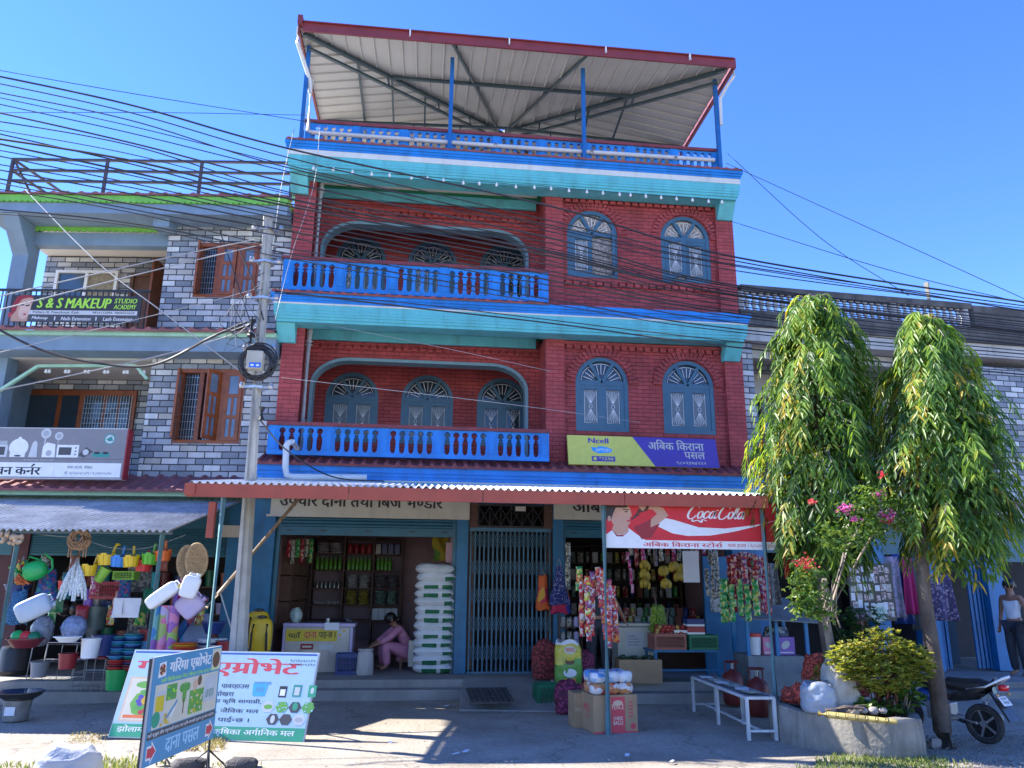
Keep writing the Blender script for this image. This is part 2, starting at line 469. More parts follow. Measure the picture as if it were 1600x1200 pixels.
# ------------------------------------------------------------------ ground
def ground_mat():
    m, t, b = newmat('concrete_ground')
    b.inputs['Roughness'].default_value = .9
    g = t.nodes.new('ShaderNodeNewGeometry')
    def noise(sc, det=6, ro=.6):
        n = t.nodes.new('ShaderNodeTexNoise'); n.inputs['Scale'].default_value = sc; n.inputs['Detail'].default_value = det; n.inputs['Roughness'].default_value = ro
        t.links.new(g.outputs['Position'], n.inputs['Vector']); return n.outputs[0]
    cr = t.nodes.new('ShaderNodeValToRGB'); t.links.new(noise(.9, 9, .68), cr.inputs[0])
    e = cr.color_ramp.elements; e[0].position = .30; e[0].color = (.235, .20, .155, 1); e[1].position = .68; e[1].color = (.40, .36, .295, 1)
    n2 = t.nodes.new('ShaderNodeMapRange'); n2.inputs[1].default_value = .35; n2.inputs[2].default_value = .65; n2.inputs[3].default_value = .8; n2.inputs[4].default_value = 1.15
    t.links.new(noise(28, 4), n2.inputs[0])
    mx = t.nodes.new('ShaderNodeMix'); mx.data_type = 'RGBA'; mx.blend_type = 'MULTIPLY'; mx.inputs[0].default_value = 1
    t.links.new(cr.outputs[0], mx.inputs[6]); t.links.new(n2.outputs[0], mx.inputs[7])
    # cracks
    vo = t.nodes.new('ShaderNodeTexVoronoi'); vo.feature = 'DISTANCE_TO_EDGE'; vo.inputs['Scale'].default_value = .42
    wn = t.nodes.new('ShaderNodeTexNoise'); wn.inputs['Scale'].default_value = 2.5; wn.inputs['Detail'].default_value = 6
    t.links.new(g.outputs['Position'], wn.inputs['Vector'])
    vm = t.nodes.new('ShaderNodeVectorMath'); vm.operation = 'MULTIPLY_ADD'; vm.inputs[1].default_value = (.8, .8, .8)
    t.links.new(wn.outputs['Color'], vm.inputs[0]); t.links.new(g.outputs['Position'], vm.inputs[2]); t.links.new(vm.outputs[0], vo.inputs['Vector'])
    ck = t.nodes.new('ShaderNodeMapRange'); ck.inputs[1].default_value = .0; ck.inputs[2].default_value = .010; ck.inputs[3].default_value = .6; ck.inputs[4].default_value = 1
    t.links.new(vo.outputs['Distance'], ck.inputs[0])
    m2 = t.nodes.new('ShaderNodeMix'); m2.data_type = 'RGBA'; m2.blend_type = 'MULTIPLY'; m2.inputs[0].default_value = 1
    t.links.new(mx.outputs[2], m2.inputs[6]); t.links.new(ck.outputs[0], m2.inputs[7])
    t.links.new(m2.outputs[2], b.inputs['Base Color'])
    bp = t.nodes.new('ShaderNodeBump'); bp.inputs['Strength'].default_value = .5; bp.inputs['Distance'].default_value = .015
    t.links.new(noise(22, 6, .7), bp.inputs['Height']); t.links.new(bp.outputs[0], b.inputs['Normal'])
    MATS['concrete_ground'] = m
    return m
M_ground = ground_mat()
def gz(x, y):
    return .012 * math.sin(x * 1.3 + y * .7) + .01 * math.sin(x * .5 - y * 1.9)
mb = MB()
xs = [-400, -120, -40, -20] + [-12 + i * .5 for i in range(53)] + [18, 25, 45, 120, 400]
ys = [-400, -100, -30] + [-16 + i * .5 for i in range(33)] + [4, 12, 40, 120, 400]
nx = len(xs)
mb.add([(x, y, gz(x, y) - .012 if abs(x) < 14 and -16 < y < 1 else -.02) for y in ys for x in xs],
       [(j * nx + i, j * nx + i + 1, (j + 1) * nx + i + 1, (j + 1) * nx + i) for j in range(len(ys) - 1) for i in range(nx - 1)])
tag(mb.build('ground', M_ground, smooth=60), kind='structure')

M_plat = mat('platform_concrete', (.27, .255, .235), .9, .2, 1.6, dirt=.35, dirtcol=(.13, .12, .11), bump=.25)
M_platd = mat('drain_iron', (.07, .068, .066), .7, .3, 12, dirt=.4, bump=.3)
mb = MB()
mb.box(-12, -.75, -.05, .72, 6, .25)
mb.box(-12, -1.05, -.05, .72, -.752, .135)
mb.box(.722, -.55, -.05, 2.1, 6, .25)
mb.add([(.724, -.552, .25), (2.1, -.552, .25), (2.25, -2.3, .0), (.6, -2.0, .0), (.724, -.552, -.05), (2.1, -.552, -.05), (2.25, -2.3, -.05), (.6, -2.0, -.05)],
       [(3, 2, 1, 0), (3, 0, 4, 7), (2, 3, 7, 6), (1, 2, 6, 5)])
mb.box(2.102, -1.2, -.05, 6.1, 6, .25)
mb.box(2.26, -1.5, -.05, 6.1, -1.202, .12)
mb.box(6.102, -1.0, -.05, 20, 8, .20)
mb.box(6.102, -1.35, -.05, 20, -1.002, .10)
tag(mb.build('pavement', M_plat, bevel=.012), kind='structure')
p = gnd(765, 1087, .16)
mb = MB()
mb.box(-.3, -.34, 0, .3, .34, .02)
for i in range(8): mb.box(-.26 + i * .072, -.3, .02, -.235 + i * .072, .3, .035)
o = mb.build('drain_cover', M_platd, origin=None)
o.location = (p.x, p.y, p.z - .005); o.rotation_euler = (R(9), 0, R(4))
tag(o, 'dark iron drain cover set in the sloping cement before the folding gate', 'drain cover')

# ------------------------------------------------------------------ walls with openings
def arch_wall(mb, x0, x1, z0, z1, y0, y1, ops, mi=0, back=True, ends=True):
    """wall in the XZ plane between y0 (front) and y1; ops: (xl, xr, zb, [(x, z) top curve from xl to xr])"""
    ops = sorted(ops, key=lambda o: o[0])
    def rect(xa, xb, za, zb):
        if xb - xa < 1e-6 or zb - za < 1e-6: return
        mb.quad((xa, y0, za), (xb, y0, za), (xb, y0, zb), (xa, y0, zb), mi)
        if back: mb.quad((xa, y1, za), (xa, y1, zb), (xb, y1, zb), (xb, y1, za), mi)
    x = x0
    for xl, xr, zb, top in ops:
        rect(x, xl, z0, z1)
        rect(xl, xr, z0, zb)
        for (xa, za), (xb, zb2) in zip(top[:-1], top[1:]):
            if xb - xa > 1e-6:
                mb.quad((xa, y0, za), (xb, y0, zb2), (xb, y0, z1), (xa, y0, z1), mi)
                if back: mb.quad((xa, y1, za), (xa, y1, z1), (xb, y1, z1), (xb, y1, zb2), mi)
            mb.quad((xa, y0, za), (xa, y1, za), (xb, y1, zb2), (xb, y0, zb2), mi)
        mb.quad((xl, y0, zb), (xl, y1, zb), (xl, y1, top[0][1]), (xl, y0, top[0][1]), mi)
        mb.quad((xr, y0, zb), (xr, y0, top[-1][1]), (xr, y1, top[-1][1]), (xr, y1, zb), mi)
        mb.quad((xl, y0, zb), (xr, y0, zb), (xr, y1, zb), (xl, y1, zb), mi)
        x = xr
    rect(x, x1, z0, z1)
    if ends:
        mb.quad((x0, y0, z0), (x0, y0, z1), (x0, y1, z1), (x0, y1, z0), mi)
        mb.quad((x1, y0, z0), (x1, y1, z0), (x1, y1, z1), (x1, y0, z1), mi)
        mb.quad((x0, y0, z1), (x1, y0, z1), (x1, y1, z1), (x0, y1, z1), mi)
def arc_top(xc, w, zs, rise, n=16):
    return [(xc - w / 2 * math.cos(PI * i / n), zs + rise * math.sin(PI * i / n)) for i in range(n + 1)]
def round_top(xl, xr, zs, zt, rx, n=8):
    a = [(xl + rx - rx * math.cos(PI / 2 * i / n), zs + (zt - zs) * math.sin(PI / 2 * i / n)) for i in range(n + 1)]
    b = [(xr - rx + rx * math.sin(PI / 2 * i / n), zs + (zt - zs) * math.cos(PI / 2 * i / n)) for i in range(n + 1)]
    return a + b

# ------------------------------------------------------------------ main building
XL, XM, XR_ = -2.62, 2.15, 5.95
YA, YB = .8, 1.95           # arcade wall and the wall behind the galleries
Z1, Z2, Z3 = 3.6, 6.64, 9.66
bld = thing('apartment_building', 'tall red brick building with turquoise cornices, blue balconies and a metal roof canopy', 'building', (0, 0, 0))

def win_frame(w=1.0, h=1.42, open_leaf=None, curtain=False):
    """arched two-leaf window with a fan light; origin at the middle of the sill, facing -Y"""
    fr, pn, gr = MB(), MB(), MB()
    zs = h - w / 2
    t = .075
    n = 20
    out = [(-w / 2, 0)] + arc_top(0, w, zs, w / 2, n) + [(w / 2, 0)]
    inn = [(-w / 2 + t, 0)] + arc_top(0, w - 2 * t, zs, w / 2 - t, n) + [(w / 2 - t, 0)]
    for y0, y1 in ((-.02, .07),):
        for i in range(len(out) - 1):
            a, b, c, d = out[i], out[i + 1], inn[i + 1], inn[i]
            fr.add([(a[0], y0, a[1]), (b[0], y0, b[1]), (c[0], y0, c[1]), (d[0], y0, d[1]), (a[0], y1, a[1]), (b[0], y1, b[1]), (c[0], y1, c[1]), (d[0], y1, d[1])],
                   [(0, 1, 2, 3), (1, 0, 4, 5), (3, 2, 6, 7)])
    fr.box(-w / 2 + .01, -.03, 0, w / 2 - .01, .07, .06)
    fr.box(-w / 2 + t - .01, -.012, zs - .045, w / 2 - t + .01, .06, zs + .045)
    for s in (-1, 1):                                                   # fan light bars
        d = Vector((s * .5, 0, .86)); L = w / 2 - t
        fr.beam((0, .02, zs), Vector((0, .02, zs)) + d * L, .07, .06)
    ri = w / 2 - t
    for k in range(13):
        a = PI * (k + .5) / 13
        if min(abs(a - PI / 3), abs(a - 2 * PI / 3)) < .12: continue
        r0, r1 = ri * .42, ri * .86
        gr.beam((r0 * math.cos(a), .035, zs + r0 * math.sin(a)), (r1 * math.cos(a), .035, zs + r1 * math.sin(a)), .017, .01)
    pts = [(ri * .9 * math.cos(PI * k / 16), .035, zs + .05 + (ri * .9 - .05) * math.sin(PI * k / 16)) for k in range(17)]
    gr.tube(pts, .006, 5)
    pn.prism([(-w / 2 + t, .05)] + arc_top(0, w - 2 * t, zs, w / 2 - t, n) + [(w / 2 - t, .05)], (0, .05, 0), (1, 0, 0), (0, 0, 1), (0, .01, 0))
    leaves = []
    lw = w / 2 - t
    for s in (-1, 1):
        lf, lg, lp = MB(), MB(), MB()
        x0, x1 = (-lw, 0) if s < 0 else (0, lw)
        z0, z1 = .06, zs - .045
        b = .085
        lf.box(x0, -.005, z0, x0 + b, .035, z1); lf.box(x1 - b, -.005, z0, x1, .035, z1)
        lf.box(x0 + b, -.005, z0, x1 - b, .035, z0 + b); lf.box(x0 + b, -.005, z1 - b * .8, x1 - b, .035, z1)
        xa, xb, za, zb = x0 + b, x1 - b, z0 + b, z1 - b * .8
        for k in range(6):                                              # scalloped top
            xx = xa + (xb - xa) * (k + .5) / 6
            lf.lathe([(.02, -.006), (.02, .03)], (xx, .0, zb), 8, ax=(0, 1, 0))
        lp.box(xa, .018, za, xb, .024, zb)
        xc, zc = (xa + xb) / 2, (za + zb) / 2
        lg.tube([(xa + .012, .008, za + .02), (xb - .012, .008, za + .02), (xb - .012, .008, zb - .03), (xa + .012, .008, zb - .03), (xa + .012, .008, za + .02)], .006, 4)
        for sg in (-1, 1):
            zz = zc + sg * .06
            for k in range(7):
                xx = xa + .02 + (xb - xa - .04) * k / 6
                lg.beam((xc + (k - 3) * .004, .010, zz), (xx, .010, zc + sg * (zb - za) / 2 * (.9 - .10 * (abs(k - 3) / 3))), .008, .006)
        lg.tube([(xc + .03 * math.cos(2 * PI * k / 10), .008, zc + .04 * math.sin(2 * PI * k / 10)) for k in range(11)], .005, 4)
        leaves.append((lf, lg, lp, x0 if s < 0 else x1))
    return fr, pn, gr, leaves
def add_window(parent, x, y, z, w=1.0, h=1.42, opened=(0, 0), pane=None, name='window', shut_pane=None):
    fr, pn, gr, leaves = win_frame(w, h)
    o = fr.build(name, M_frame, parent, smooth=35); o.location = (x, y, z)
    pn.build('pane', pane or M_pane, o)
    g = gr.build('grille', M_grille, o)
    for (lf, lg, lp, hx), ang in zip(leaves, opened):
        T = Matrix.Translation((hx, 0, 0)) @ Matrix.Rotation(R(ang), 4, 'Z') @ Matrix.Translation((-hx, 0, 0))
        base = len(lf.v)
        allm = MB()
        for part, mi in ((lf, 0), (lg, 1), (lp, 2)):
            allm.add([T @ Vector(v) for v in part.v], part.f, mi)
        allm.build('window_leaf', [M_frame, M_grille, shut_pane or pane or M_lace], o)
    return o

# upper walls of the right bay
def bay(z0, z1, ops, zc):
    mb = MB()
    arch_wall(mb, 2.5, 5.6, z0, z1, .07, .26, [(x - .5, x + .5, zb, arc_top(x, 1.0, zb + .92, .5)) for x, zb in ops])
    o = mb.build('brick_wall', BRICK, bld)
    mb = MB()
    mb.box(XM, 0, z0, 2.5, .3, z1); mb.box(5.6, 0, z0, XR_, .3, z1)
    mb.box(XM, .302, z0, XM + .22, 2.2, z1); mb.box(XR_ - .22, .302, z0, XR_, 7, z1)
    mb.build('brick_pier', BRICKP, bld)
    for zz, n in zc:
        mb = MB()
        mb.box(2.502, .0, zz + .05, 5.598, .068, zz + .11)
        for k in range(n):
            xx = 2.55 + k * (3.0 / n)
            mb.box(xx, .015, zz - .03, xx + .11, .068, zz + .048)
        mb.build('dentil_course', BRICKP, bld)
    for x, zb in ops:                                                    # soldier course round each arch
        mb = MB()
        for k in range(23):
            a = PI * (k + .5) / 23
            c = Vector((x + .60 * math.cos(a), .052, zb + .92 + .60 * math.sin(a)))
            d = Vector((math.cos(a), 0, math.sin(a)))
            mb.obox(c, d * .085, Vector((0, .022, 0)), d.cross(Vector((0, 1, 0))) * .034)
        mb.build('arch_brick', BRICK, bld)
bay(3.6, 6.2, [(3.22, 4.42), (4.88, 4.42)], [(6.0, 20)])
bay(6.62, 9.35, [(3.09, 7.44), (4.97, 7.44)], [(9.02, 20), (7.28, 20)])
add_window(bld, 3.22, .10, 4.42); add_window(bld, 4.88, .10, 4.42)
add_window(bld, 3.09, .10, 7.44, opened=(0, 78), pane=M_curtain, shut_pane=M_lace)
add_window(bld, 4.97, .10, 7.44, opened=(-35, 0), pane=M_curtain, shut_pane=M_lace)

# left pier, arcade walls, gallery back walls
mb = MB()
for z0, z1 in ((3.6, 6.2), (6.62, 9.3)):
    mb.box(XL, 0, z0, XL + .38, .3, z1); mb.box(XL, .302, z0, XL + .2, 7, z1)
mb.build('brick_pier', BRICKP, bld)
for z0, z1, zt, zs, zb, in ((3.6, 6.43, 5.84, 5.3, 3.62), (6.62, 9.4, 8.68, 8.1, 6.64)):
    mb = MB()
    top = round_top(-2.2, 1.93, zs, zt, .72)
    arch_wall(mb, XL + .2, XM, z0, z1, YA, YA + .23, [(-2.2, 1.93, zb, top)])
    mb.box(XL + .4, YA - .05, zt + .26, XM - .002, YA - .002, zt + .33)
    for k in range(28):
        mb.box(-2.2 + k * .155, YA - .04, zt + .17, -2.09 + k * .155, YA - .002, zt + .258)
    mb.build('arcade_wall', BRICK, bld)
    tr = MB()
    c = [(-2.2, zb)] + top + [(1.93, zb)]
    prev = None
    for (xa, za), (xb, zb2) in zip(c[:-1], c[1:]):
        d = Vector((xb - xa, 0, zb2 - za))
        if d.length < 1e-4: continue
        n_ = Vector((d.z, 0, -d.x)).normalized()
        # inner lining of the opening
        tr.add([Vector((xa, YA - .03, za)), Vector((xb, YA - .03, zb2)), Vector((xb, YA + .24, zb2)) + n_ * .0, Vector((xa, YA + .24, za)),
                Vector((xa, YA - .03, za)) + n_ * .06, Vector((xb, YA - .03, zb2)) + n_ * .06, Vector((xb, YA + .24, zb2)) + n_ * .06, Vector((xa, YA + .24, za)) + n_ * .06],
               [(0, 1, 5, 4), (0, 3, 2, 1), (4, 5, 6, 7), (2, 3, 7, 6)])
    tr.build('arch_trim', M_trim, bld, smooth=40)
    mb = MB()
    wx = [(-1.52, 1.08), (0.0, 1.08), (1.55, 1.08)]
    zw = z0 + .82
    arch_wall(mb, XL + .2, XM + .2, z0, z1, YB, YB + .2, [(x - .53, x + .53, zw, arc_top(x, 1.06, zw + .92, .53)) for x, _ in wx], back=False)
    mb.build('gallery_wall', BRICK, bld)
    for i, (x, _) in enumerate(wx):
        add_window(bld, x, YB + .03, zw, 1.06, 1.45, pane=M_pane, shut_pane=M_pane if i == 2 else M_lace)
    mb = MB()
    mb.box(XL + .202, YA - .12, z1 - .28, XM - .08, YA - .052, z1 - .08)
    mb.build('lintel_beam', M_teal, bld, bevel=.01)
    mb = MB()
    mb.box(XL + .202, YA - .14, z1 - .078, XM - .08, YA - .03, z1 - .03)
    mb.box(XM - .078, -.3, z1 - .1, XM - .002, YA - .002, z1 - .03)
    mb.build('green_trim', M_green, bld)
    mb = MB()
    mb.box(XL + .2, -.36, z1 - .028, XM - .003, YA, z1)
    mb.box(XL + .2, YA + .23, z1 - .028, XM, YB, z1)
    mb.build('ceiling', M_ceil, bld)
# floors of the galleries, core
mb = MB()
for z in (Z1, Z2, Z3):
    mb.box(XL + .01, -.2, z - .2, XR_ - .01, 7, z - .005)
mb.build('floor_slab', M_cement, bld)
mb = MB()
mb.box(XL + .02, 6.8, .25, XR_ - .02, 7, 9.4)
mb.build('rear_wall', BRICK, bld)

# cornices: blue band, white line, turquoise cove
def cornice(zt, hb, hw, ht, x0, x1, yo, br=True):
    mb = MB()
    mb.box(x0, yo, zt - hb * .45, x1, .5, zt, 0); mb.box(x0 + .02, yo + .025, zt - hb * .72, x1 - .02, .5, zt - hb * .45, 0); mb.box(x0 + .035, yo + .045, zt - hb, x1 - .035, .5, zt - hb * .72, 0)
    ya = yo + .055
    mb.box(x0 + .045, ya, zt - hb - hw, x1 - .045, .3, zt - hb, 1)
    # cove: steps approximating a curve
    n = 6; zc = zt - hb - hw
    for k in range(n):
        a0 = k / n
        ins = .13 * (1 - math.sqrt(max(0, 1 - a0 * a0)))
        mb.box(x0 + .055 + ins, ya + .01 + ins, zc - ht * (k + 1) / n, x1 - .055 - ins, .02 - .001 * k if k else .02, zc - ht * k / n, 2)
    if br:
        for xa, xb in ((x0 + .1, x0 + .42), (x1 - .42, x1 - .1)):
            mb.prism([(yo + .2, zc - ht + .001), (.3, zc - ht + .001), (.3, zc - ht - .30), (-.06, zc - ht - .30)], (xa, 0, 0), (0, 1, 0), (0, 0, 1), (xb - xa, 0, 0), 2)
    return mb.build('cornice', [M_blue, M_white, M_teal], bld, smooth=None)
cornice(Z3, .17, .11, .31, -2.80, 6.03, -.47)
cornice(Z2, .17, .03, .31, -2.80, 5.98, -.47)
cornice(3.58, .22, .02, .18, -2.78, 5.97, -.50, br=False)
# tiled apron over the ground floor and thin tile lip at the upper slab
def tile_strip(name, x0, x1, ya, za, yb, zb, pitch, hgt, par, m=M_tileR, T=None):
    mb = MB()
    n = int((x1 - x0) / pitch)
    a, b = Vector((0, ya, za)), Vector((0, yb, zb))
    d = b - a
    up = Vector((0, d.z, -d.y)).normalized()
    if up.z < 0: up = -up
    for k in range(n):
        xa = x0 + (x1 - x0) * k / n; xb = x0 + (x1 - x0) * (k + 1) / n; pp = xb - xa
        prof = [(0, .2), (.18, .95), (.34, .95), (.48, .25), (.98, .1)]
        for (u0, h0), (u1, h1) in zip(prof, prof[1:] + [(1.0, .2)]):
            X0, X1 = xa + pp * u0, xa + pp * u1
            mb.quad(Vector((X0, 0, 0)) + b + up * h0 * hgt, Vector((X1, 0, 0)) + b + up * h1 * hgt, Vector((X1, 0, 0)) + a + up * h1 * hgt, Vector((X0, 0, 0)) + a + up * h0 * hgt)
            mb.quad(Vector((X0, 0, 0)) + b - up * .03, Vector((X1, 0, 0)) + b - up * .03, Vector((X1, 0, 0)) + b + up * h1 * hgt, Vector((X0, 0, 0)) + b + up * h0 * hgt)
    return mb.build(name, m, par)
tile_strip('tile_apron', -2.78, 5.96, .0, 3.80, -.55, 3.60, .19, .05, bld)
tile_strip('tile_lip', -2.78, 2.15, -.30, 6.70, -.50, 6.65, .19, .025, bld)
tile_strip('tile_lip', -2.78, 6.02, -.25, 9.70, -.49, 9.67, .19, .02, bld)

# balustrades of cast panels
def balustrade(x0, x1, y, z0, h, nsec, nb=5, pw=.15, name='balcony_railing', cap=True):
    mb = MB()
    sec = (x1 - x0 - pw * (nsec + 1)) / nsec
    zb, zt = z0 + .05, z0 + h - .06
    for i in range(nsec + 1):
        xa = x0 + i * (sec + pw)
        mb.box(xa, y - .05, z0, xa + pw, y + .05, zt, 0)
        mb.box(xa + .03, y - .062, z0 + .08, xa + pw - .03, y - .05, zt - .08, 0)
    mb.box(x0, y - .055, z0 - .02, x1, y + .055, zb, 0)
    H = zt - zb; p = sec / nb
    rc = p * .34; zc = zb + H * .80
    prof = [(.0, .046), (.06, .046), (.09, .032), (.40, .025), (.56, .031), (.585, .046), (.62, .046), (.64, .028), (.68, .022)]
    prof = [(zb + H * a, b * p / .141) for a, b in prof]
    k0 = math.acos(min(1, .6))
    arc = []
    for j in range(9):
        a = -PI * .42 + (PI * .92) * j / 8
        arc.append((zc + rc * math.sin(a), p / 2 - rc * math.cos(a)))
    prof = [q for q in prof if q[0] < arc[0][0] - .004] + arc + [(zc + rc * 1.02, p / 2), (zt, p / 2)]
    for i in range(nsec):
        for j in range(nb + 1):
            xc = x0 + pw + i * (sec + pw) + j * p
            lo = 0 if j == 0 else 1; hi = 0 if j == nb else 1
            pl = [(hi * b, a) for a, b in prof] + [(-lo * b, a) for a, b in reversed(prof)]
            cl = []
            for q in pl:
                if not cl or abs(q[0] - cl[-1][0]) + abs(q[1] - cl[-1][1]) > 1e-5: cl.append(q)
            if j == 0: cl = [(0, prof[0][0])] + [q for q in cl if abs(q[0]) > 1e-6] + [(0, prof[-1][0])]
            if j == nb: cl = [(0, prof[-1][0])] + [q for q in cl if abs(q[0]) > 1e-6] + [(0, prof[0][0])]
            if len(cl) > 3: mb.prism(cl, (xc, y - .035, 0), (1, 0, 0), (0, 0, 1), (0, .07, 0), 0)
    if cap: mb.box(x0 - .03, y - .075, zt, x1 + .01, y + .075, z0 + h, 1)
    return mb.build(name, [M_blue, M_cap], bld)
balustrade(-2.64, 2.14, -.36, 6.72, .62, 5)
balustrade(-2.64, 2.14, -.36, 3.78, .54, 5)
balustrade(-2.50, 5.70, -.18, 9.72, .52, 9)
mb = MB()                                                               # side returns of the balconies
for z0, h in ((6.72, .62), (3.78, .54)):
    mb.box(-2.64, -.30, z0 + .05, -2.56, .0, z0 + h - .06)
mb.build('railing_return', M_blue, bld)

# rain pipes
mb = MB()
mb.tube([(-2.17, .10, 3.7), (-2.17, .10, 6.4)], .062, 12); mb.tube([(-2.17, .10, 6.66), (-2.17, .10, 9.38)], .062, 12)
for z in (4.4, 5.85, 7.4, 8.9): mb.tube([(-2.17, .10, z), (-2.17, .10, z + .07)], .072, 12)
mb.build('drain_pipe', M_pipe, bld, smooth=40)
mb = MB()
pts = [(-2.3, -.26, 9.95), (5.5, -.26, 9.95)]
mb.tube([(-2.46, -.25, 11.1), (-2.44, -.25, 9.98), (-2.36, -.26, 9.95), (1.6, -.26, 9.94), (5.55, -.26, 9.97)], .045, 10)
for x in (-.5, 1.1, 3.0, 4.7): mb.tube([(x, -.26, 9.95), (x + .06, -.26, 9.95)], .055, 10)
mb.build('drain_pipe', M_pipe, bld, smooth=40)
mb = MB()
a = at(450, 692, -.75)
mb.tube([a + Vector((.10, .35, -.02)), a + Vector((.05, .08, .03)), a, a + Vector((-.02, -.02, -.05)), at(446, 730, -.75), at(448, 742, -.75), at(458, 745, -.75), at(573, 746, -.75)], .052, 12)
mb.build('drain_pipe', M_pipew, bld, smooth=50)
# ceiling lamps under the slabs
for x, y, z in ((-1.36, .2, 9.36), (1.25, .2, 9.36), (-1.25, .2, 6.39), (1.3, .2, 6.39)):
    mb = MB()
    mb.lathe([(.11, .0), (.125, -.02), (.11, -.045), (.07, -.07), (0, -.08)], (0, 0, 0), 18)
    o = mb.build('ceiling_lamp', mat('lamp_glass', (.22, .2, .17), .25, .3, 20), bld, smooth=50); o.location = (x, y, z + .005)

# string of small bulbs below the top cornice
st = thing('string_lights', 'string of small white bulbs hung below the top turquoise cornice', 'string lights', (0, -.49, 9.05))
M_bulb = mat('frosted_bulb', (.75, .75, .74), .25, .05, 5)
bp = [(490, 268), (521, 270), (551, 274), (581, 277), (609, 279), (643, 283), (668, 284), (693, 287), (724, 291), (749, 292), (776, 294), (806, 297), (835, 298), (861, 300), (889, 303), (917, 305), (942, 307), (968, 309), (985, 310), (1009, 312), (1033, 314), (1057, 316), (1082, 318), (1107, 320), (1128, 321)]
pts = []
for px, py in bp:
    q = at(px, py - 8, -.47)
    pts.append(q)
    mb = MB()
    mb.lathe([(.0, -.075), (.022, -.065), (.028, -.045), (.018, -.02), (.016, 0)], (0, 0, 0), 8)
    o = mb.build('bulb', M_bulb, st, smooth=60); o.location = (q.x, q.y + .49, q.z - 9.05)
mb = MB(); mb.tube([q + Vector((0, 0, .005)) for q in pts], .006, 5)
mb.build('wire', M_black, st, world=True)

# ------------------------------------------------------------------ roof canopy
cx0, cx1, cy0, cy1, ce, ca = -2.66, 5.80, -.82, 7.2, 11.80, 12.52
AP = Vector((1.57, 3.19, ca))
can = MB()
def hz(x, y):   # height of the hipped roof
    k = min((x - cx0) / (AP.x - cx0) if x < AP.x else (cx1 - x) / (cx1 - AP.x), (y - cy0) / (AP.y - cy0) if y < AP.y else (cy1 - y) / (cy1 - AP.y))
    return ce + (ca - ce) * k
cor = [Vector((cx0, cy0, ce)), Vector((cx1, cy0, ce)), Vector((cx1, cy1, ce)), Vector((cx0, cy1, ce))]
root = None
for i in range(4):
    mb = MB()
    a, b = cor[i], cor[(i + 1) % 4]
    n = int((b - a).length / .27)
    nrm = (b - a).cross(AP - a).normalized()
    mid = (a + b) / 2
    updir = (AP - (a + (b - a) * (AP - a).dot((b - a).normalized()) / (b - a).length))
    tA = (AP - a).dot((b - a).normalized()) / (b - a).length
    def lim(t): return t / tA if t < tA else (1 - t) / (1 - tA)
    for k in range(n):
        t0, t1 = k / n, (k + 1) / n
        p0, p1 = a + (b - a) * t0, a + (b - a) * t1
        q0, q1 = p0 + updir * lim(t0), p1 + updir * lim(t1)
        mb.quad(p0, p1, q1, q0); mb.quad(p0 + nrm * .02, q0 + nrm * .02, q1 + nrm * .02, p1 + nrm * .02)
        if lim(t0) > .02:
            e = (b - a).normalized() * .028
            mb.add([p0 - e - nrm * .001, p0 + e - nrm * .001, q0 + e * .6 - nrm * .001, q0 - e * .6 - nrm * .001, p0 - e * .4 - nrm * .03, p0 + e * .4 - nrm * .03, q0 + e * .3 - nrm * .03, q0 - e * .3 - nrm * .03],
                   [(0, 4, 5, 1), (1, 5, 6, 2), (0, 3, 7, 4), (4, 7, 6, 5)])
    o = mb.build('roof_canopy' if root is None else 'roof_sheet', M_sheet, bld if root is None else root)
    if root is None: root = o
mb = MB()
def fb(p, q, w_, h_):
    mb.beam(p, q, w_, h_)
mb.box(cx0 + .07, cy0 - .05, ce - .10, cx1 + .03, cy0 - .01, ce + .12); mb.box(cx0 + .07, cy0 - .09, ce + .08, cx1 + .03, cy0 - .052, ce + .10)
mb.box(cx0 - .02, cy0 - .11, ce + .02, cx0 + .068, cy1 + .02, ce + .20); mb.box(cx0 - .02, cy0 + .0, ce - .10, cx0 + .02, cy1, ce + .018)
mb.box(cx1 + .031, cy0 - .05, ce - .10, cx1 + .07, cy1 + .02, ce + .12); mb.box(cx0, cy1 + .021, ce - .1, cx1, cy1 + .06, ce + .12)
mb.build('fascia', M_fasc, root)
for x in (-.6, 1.3, 3.2, 4.9):
    mb = MB(); mb.box(x, cy0 - .10, ce - .03, x + .025, cy0 - .052, ce + .09); mb.tube([(x + .012, cy0 - .10, ce - .02), (x + .012, cy0 - .13, ce - .06)], .012, 6)
    mb.build('gutter_clip', M_grille, root)
mb = MB()
mb.box(cx0 - .05, cy0 + .0, ce - .14, cx0 - .022, cy0 + .05, ce + .02)
mb.build('gutter_outlet', M_pipew, root); mb = MB()
mb.tube([(cx0 - .03, cy0 + .1, ce), (cx0 - .03, cy0 + .1, ce - .25), (cx0 + .18, cy0 + .5, ce - .75), (cx0 + .20, cy0 + .56, ce - 1.0)], .04, 8)
mb.build('gutter_outlet', M_pipew, root, smooth=40); mb = MB()
mb.tube([(cx1 + .05, cy0 + .05, ce + .0), (cx1 + .06, cy0 + .06, ce - .22), (cx1 - .04, cy0 + .2, ce - .36), (cx1 - .10, cy0 + .42, ce - .5), (cx1 - .11, cy0 + .44, ce - 1.1)], .03, 8)
mb.build('gutter_outlet', M_pipew, root, smooth=40)
def member(p, q, w_=.06, h_=.06, m=M_steel, name='truss_bar'):
    b = MB(); b.beam(p, q, w_, h_); return b.build(name, m, root)
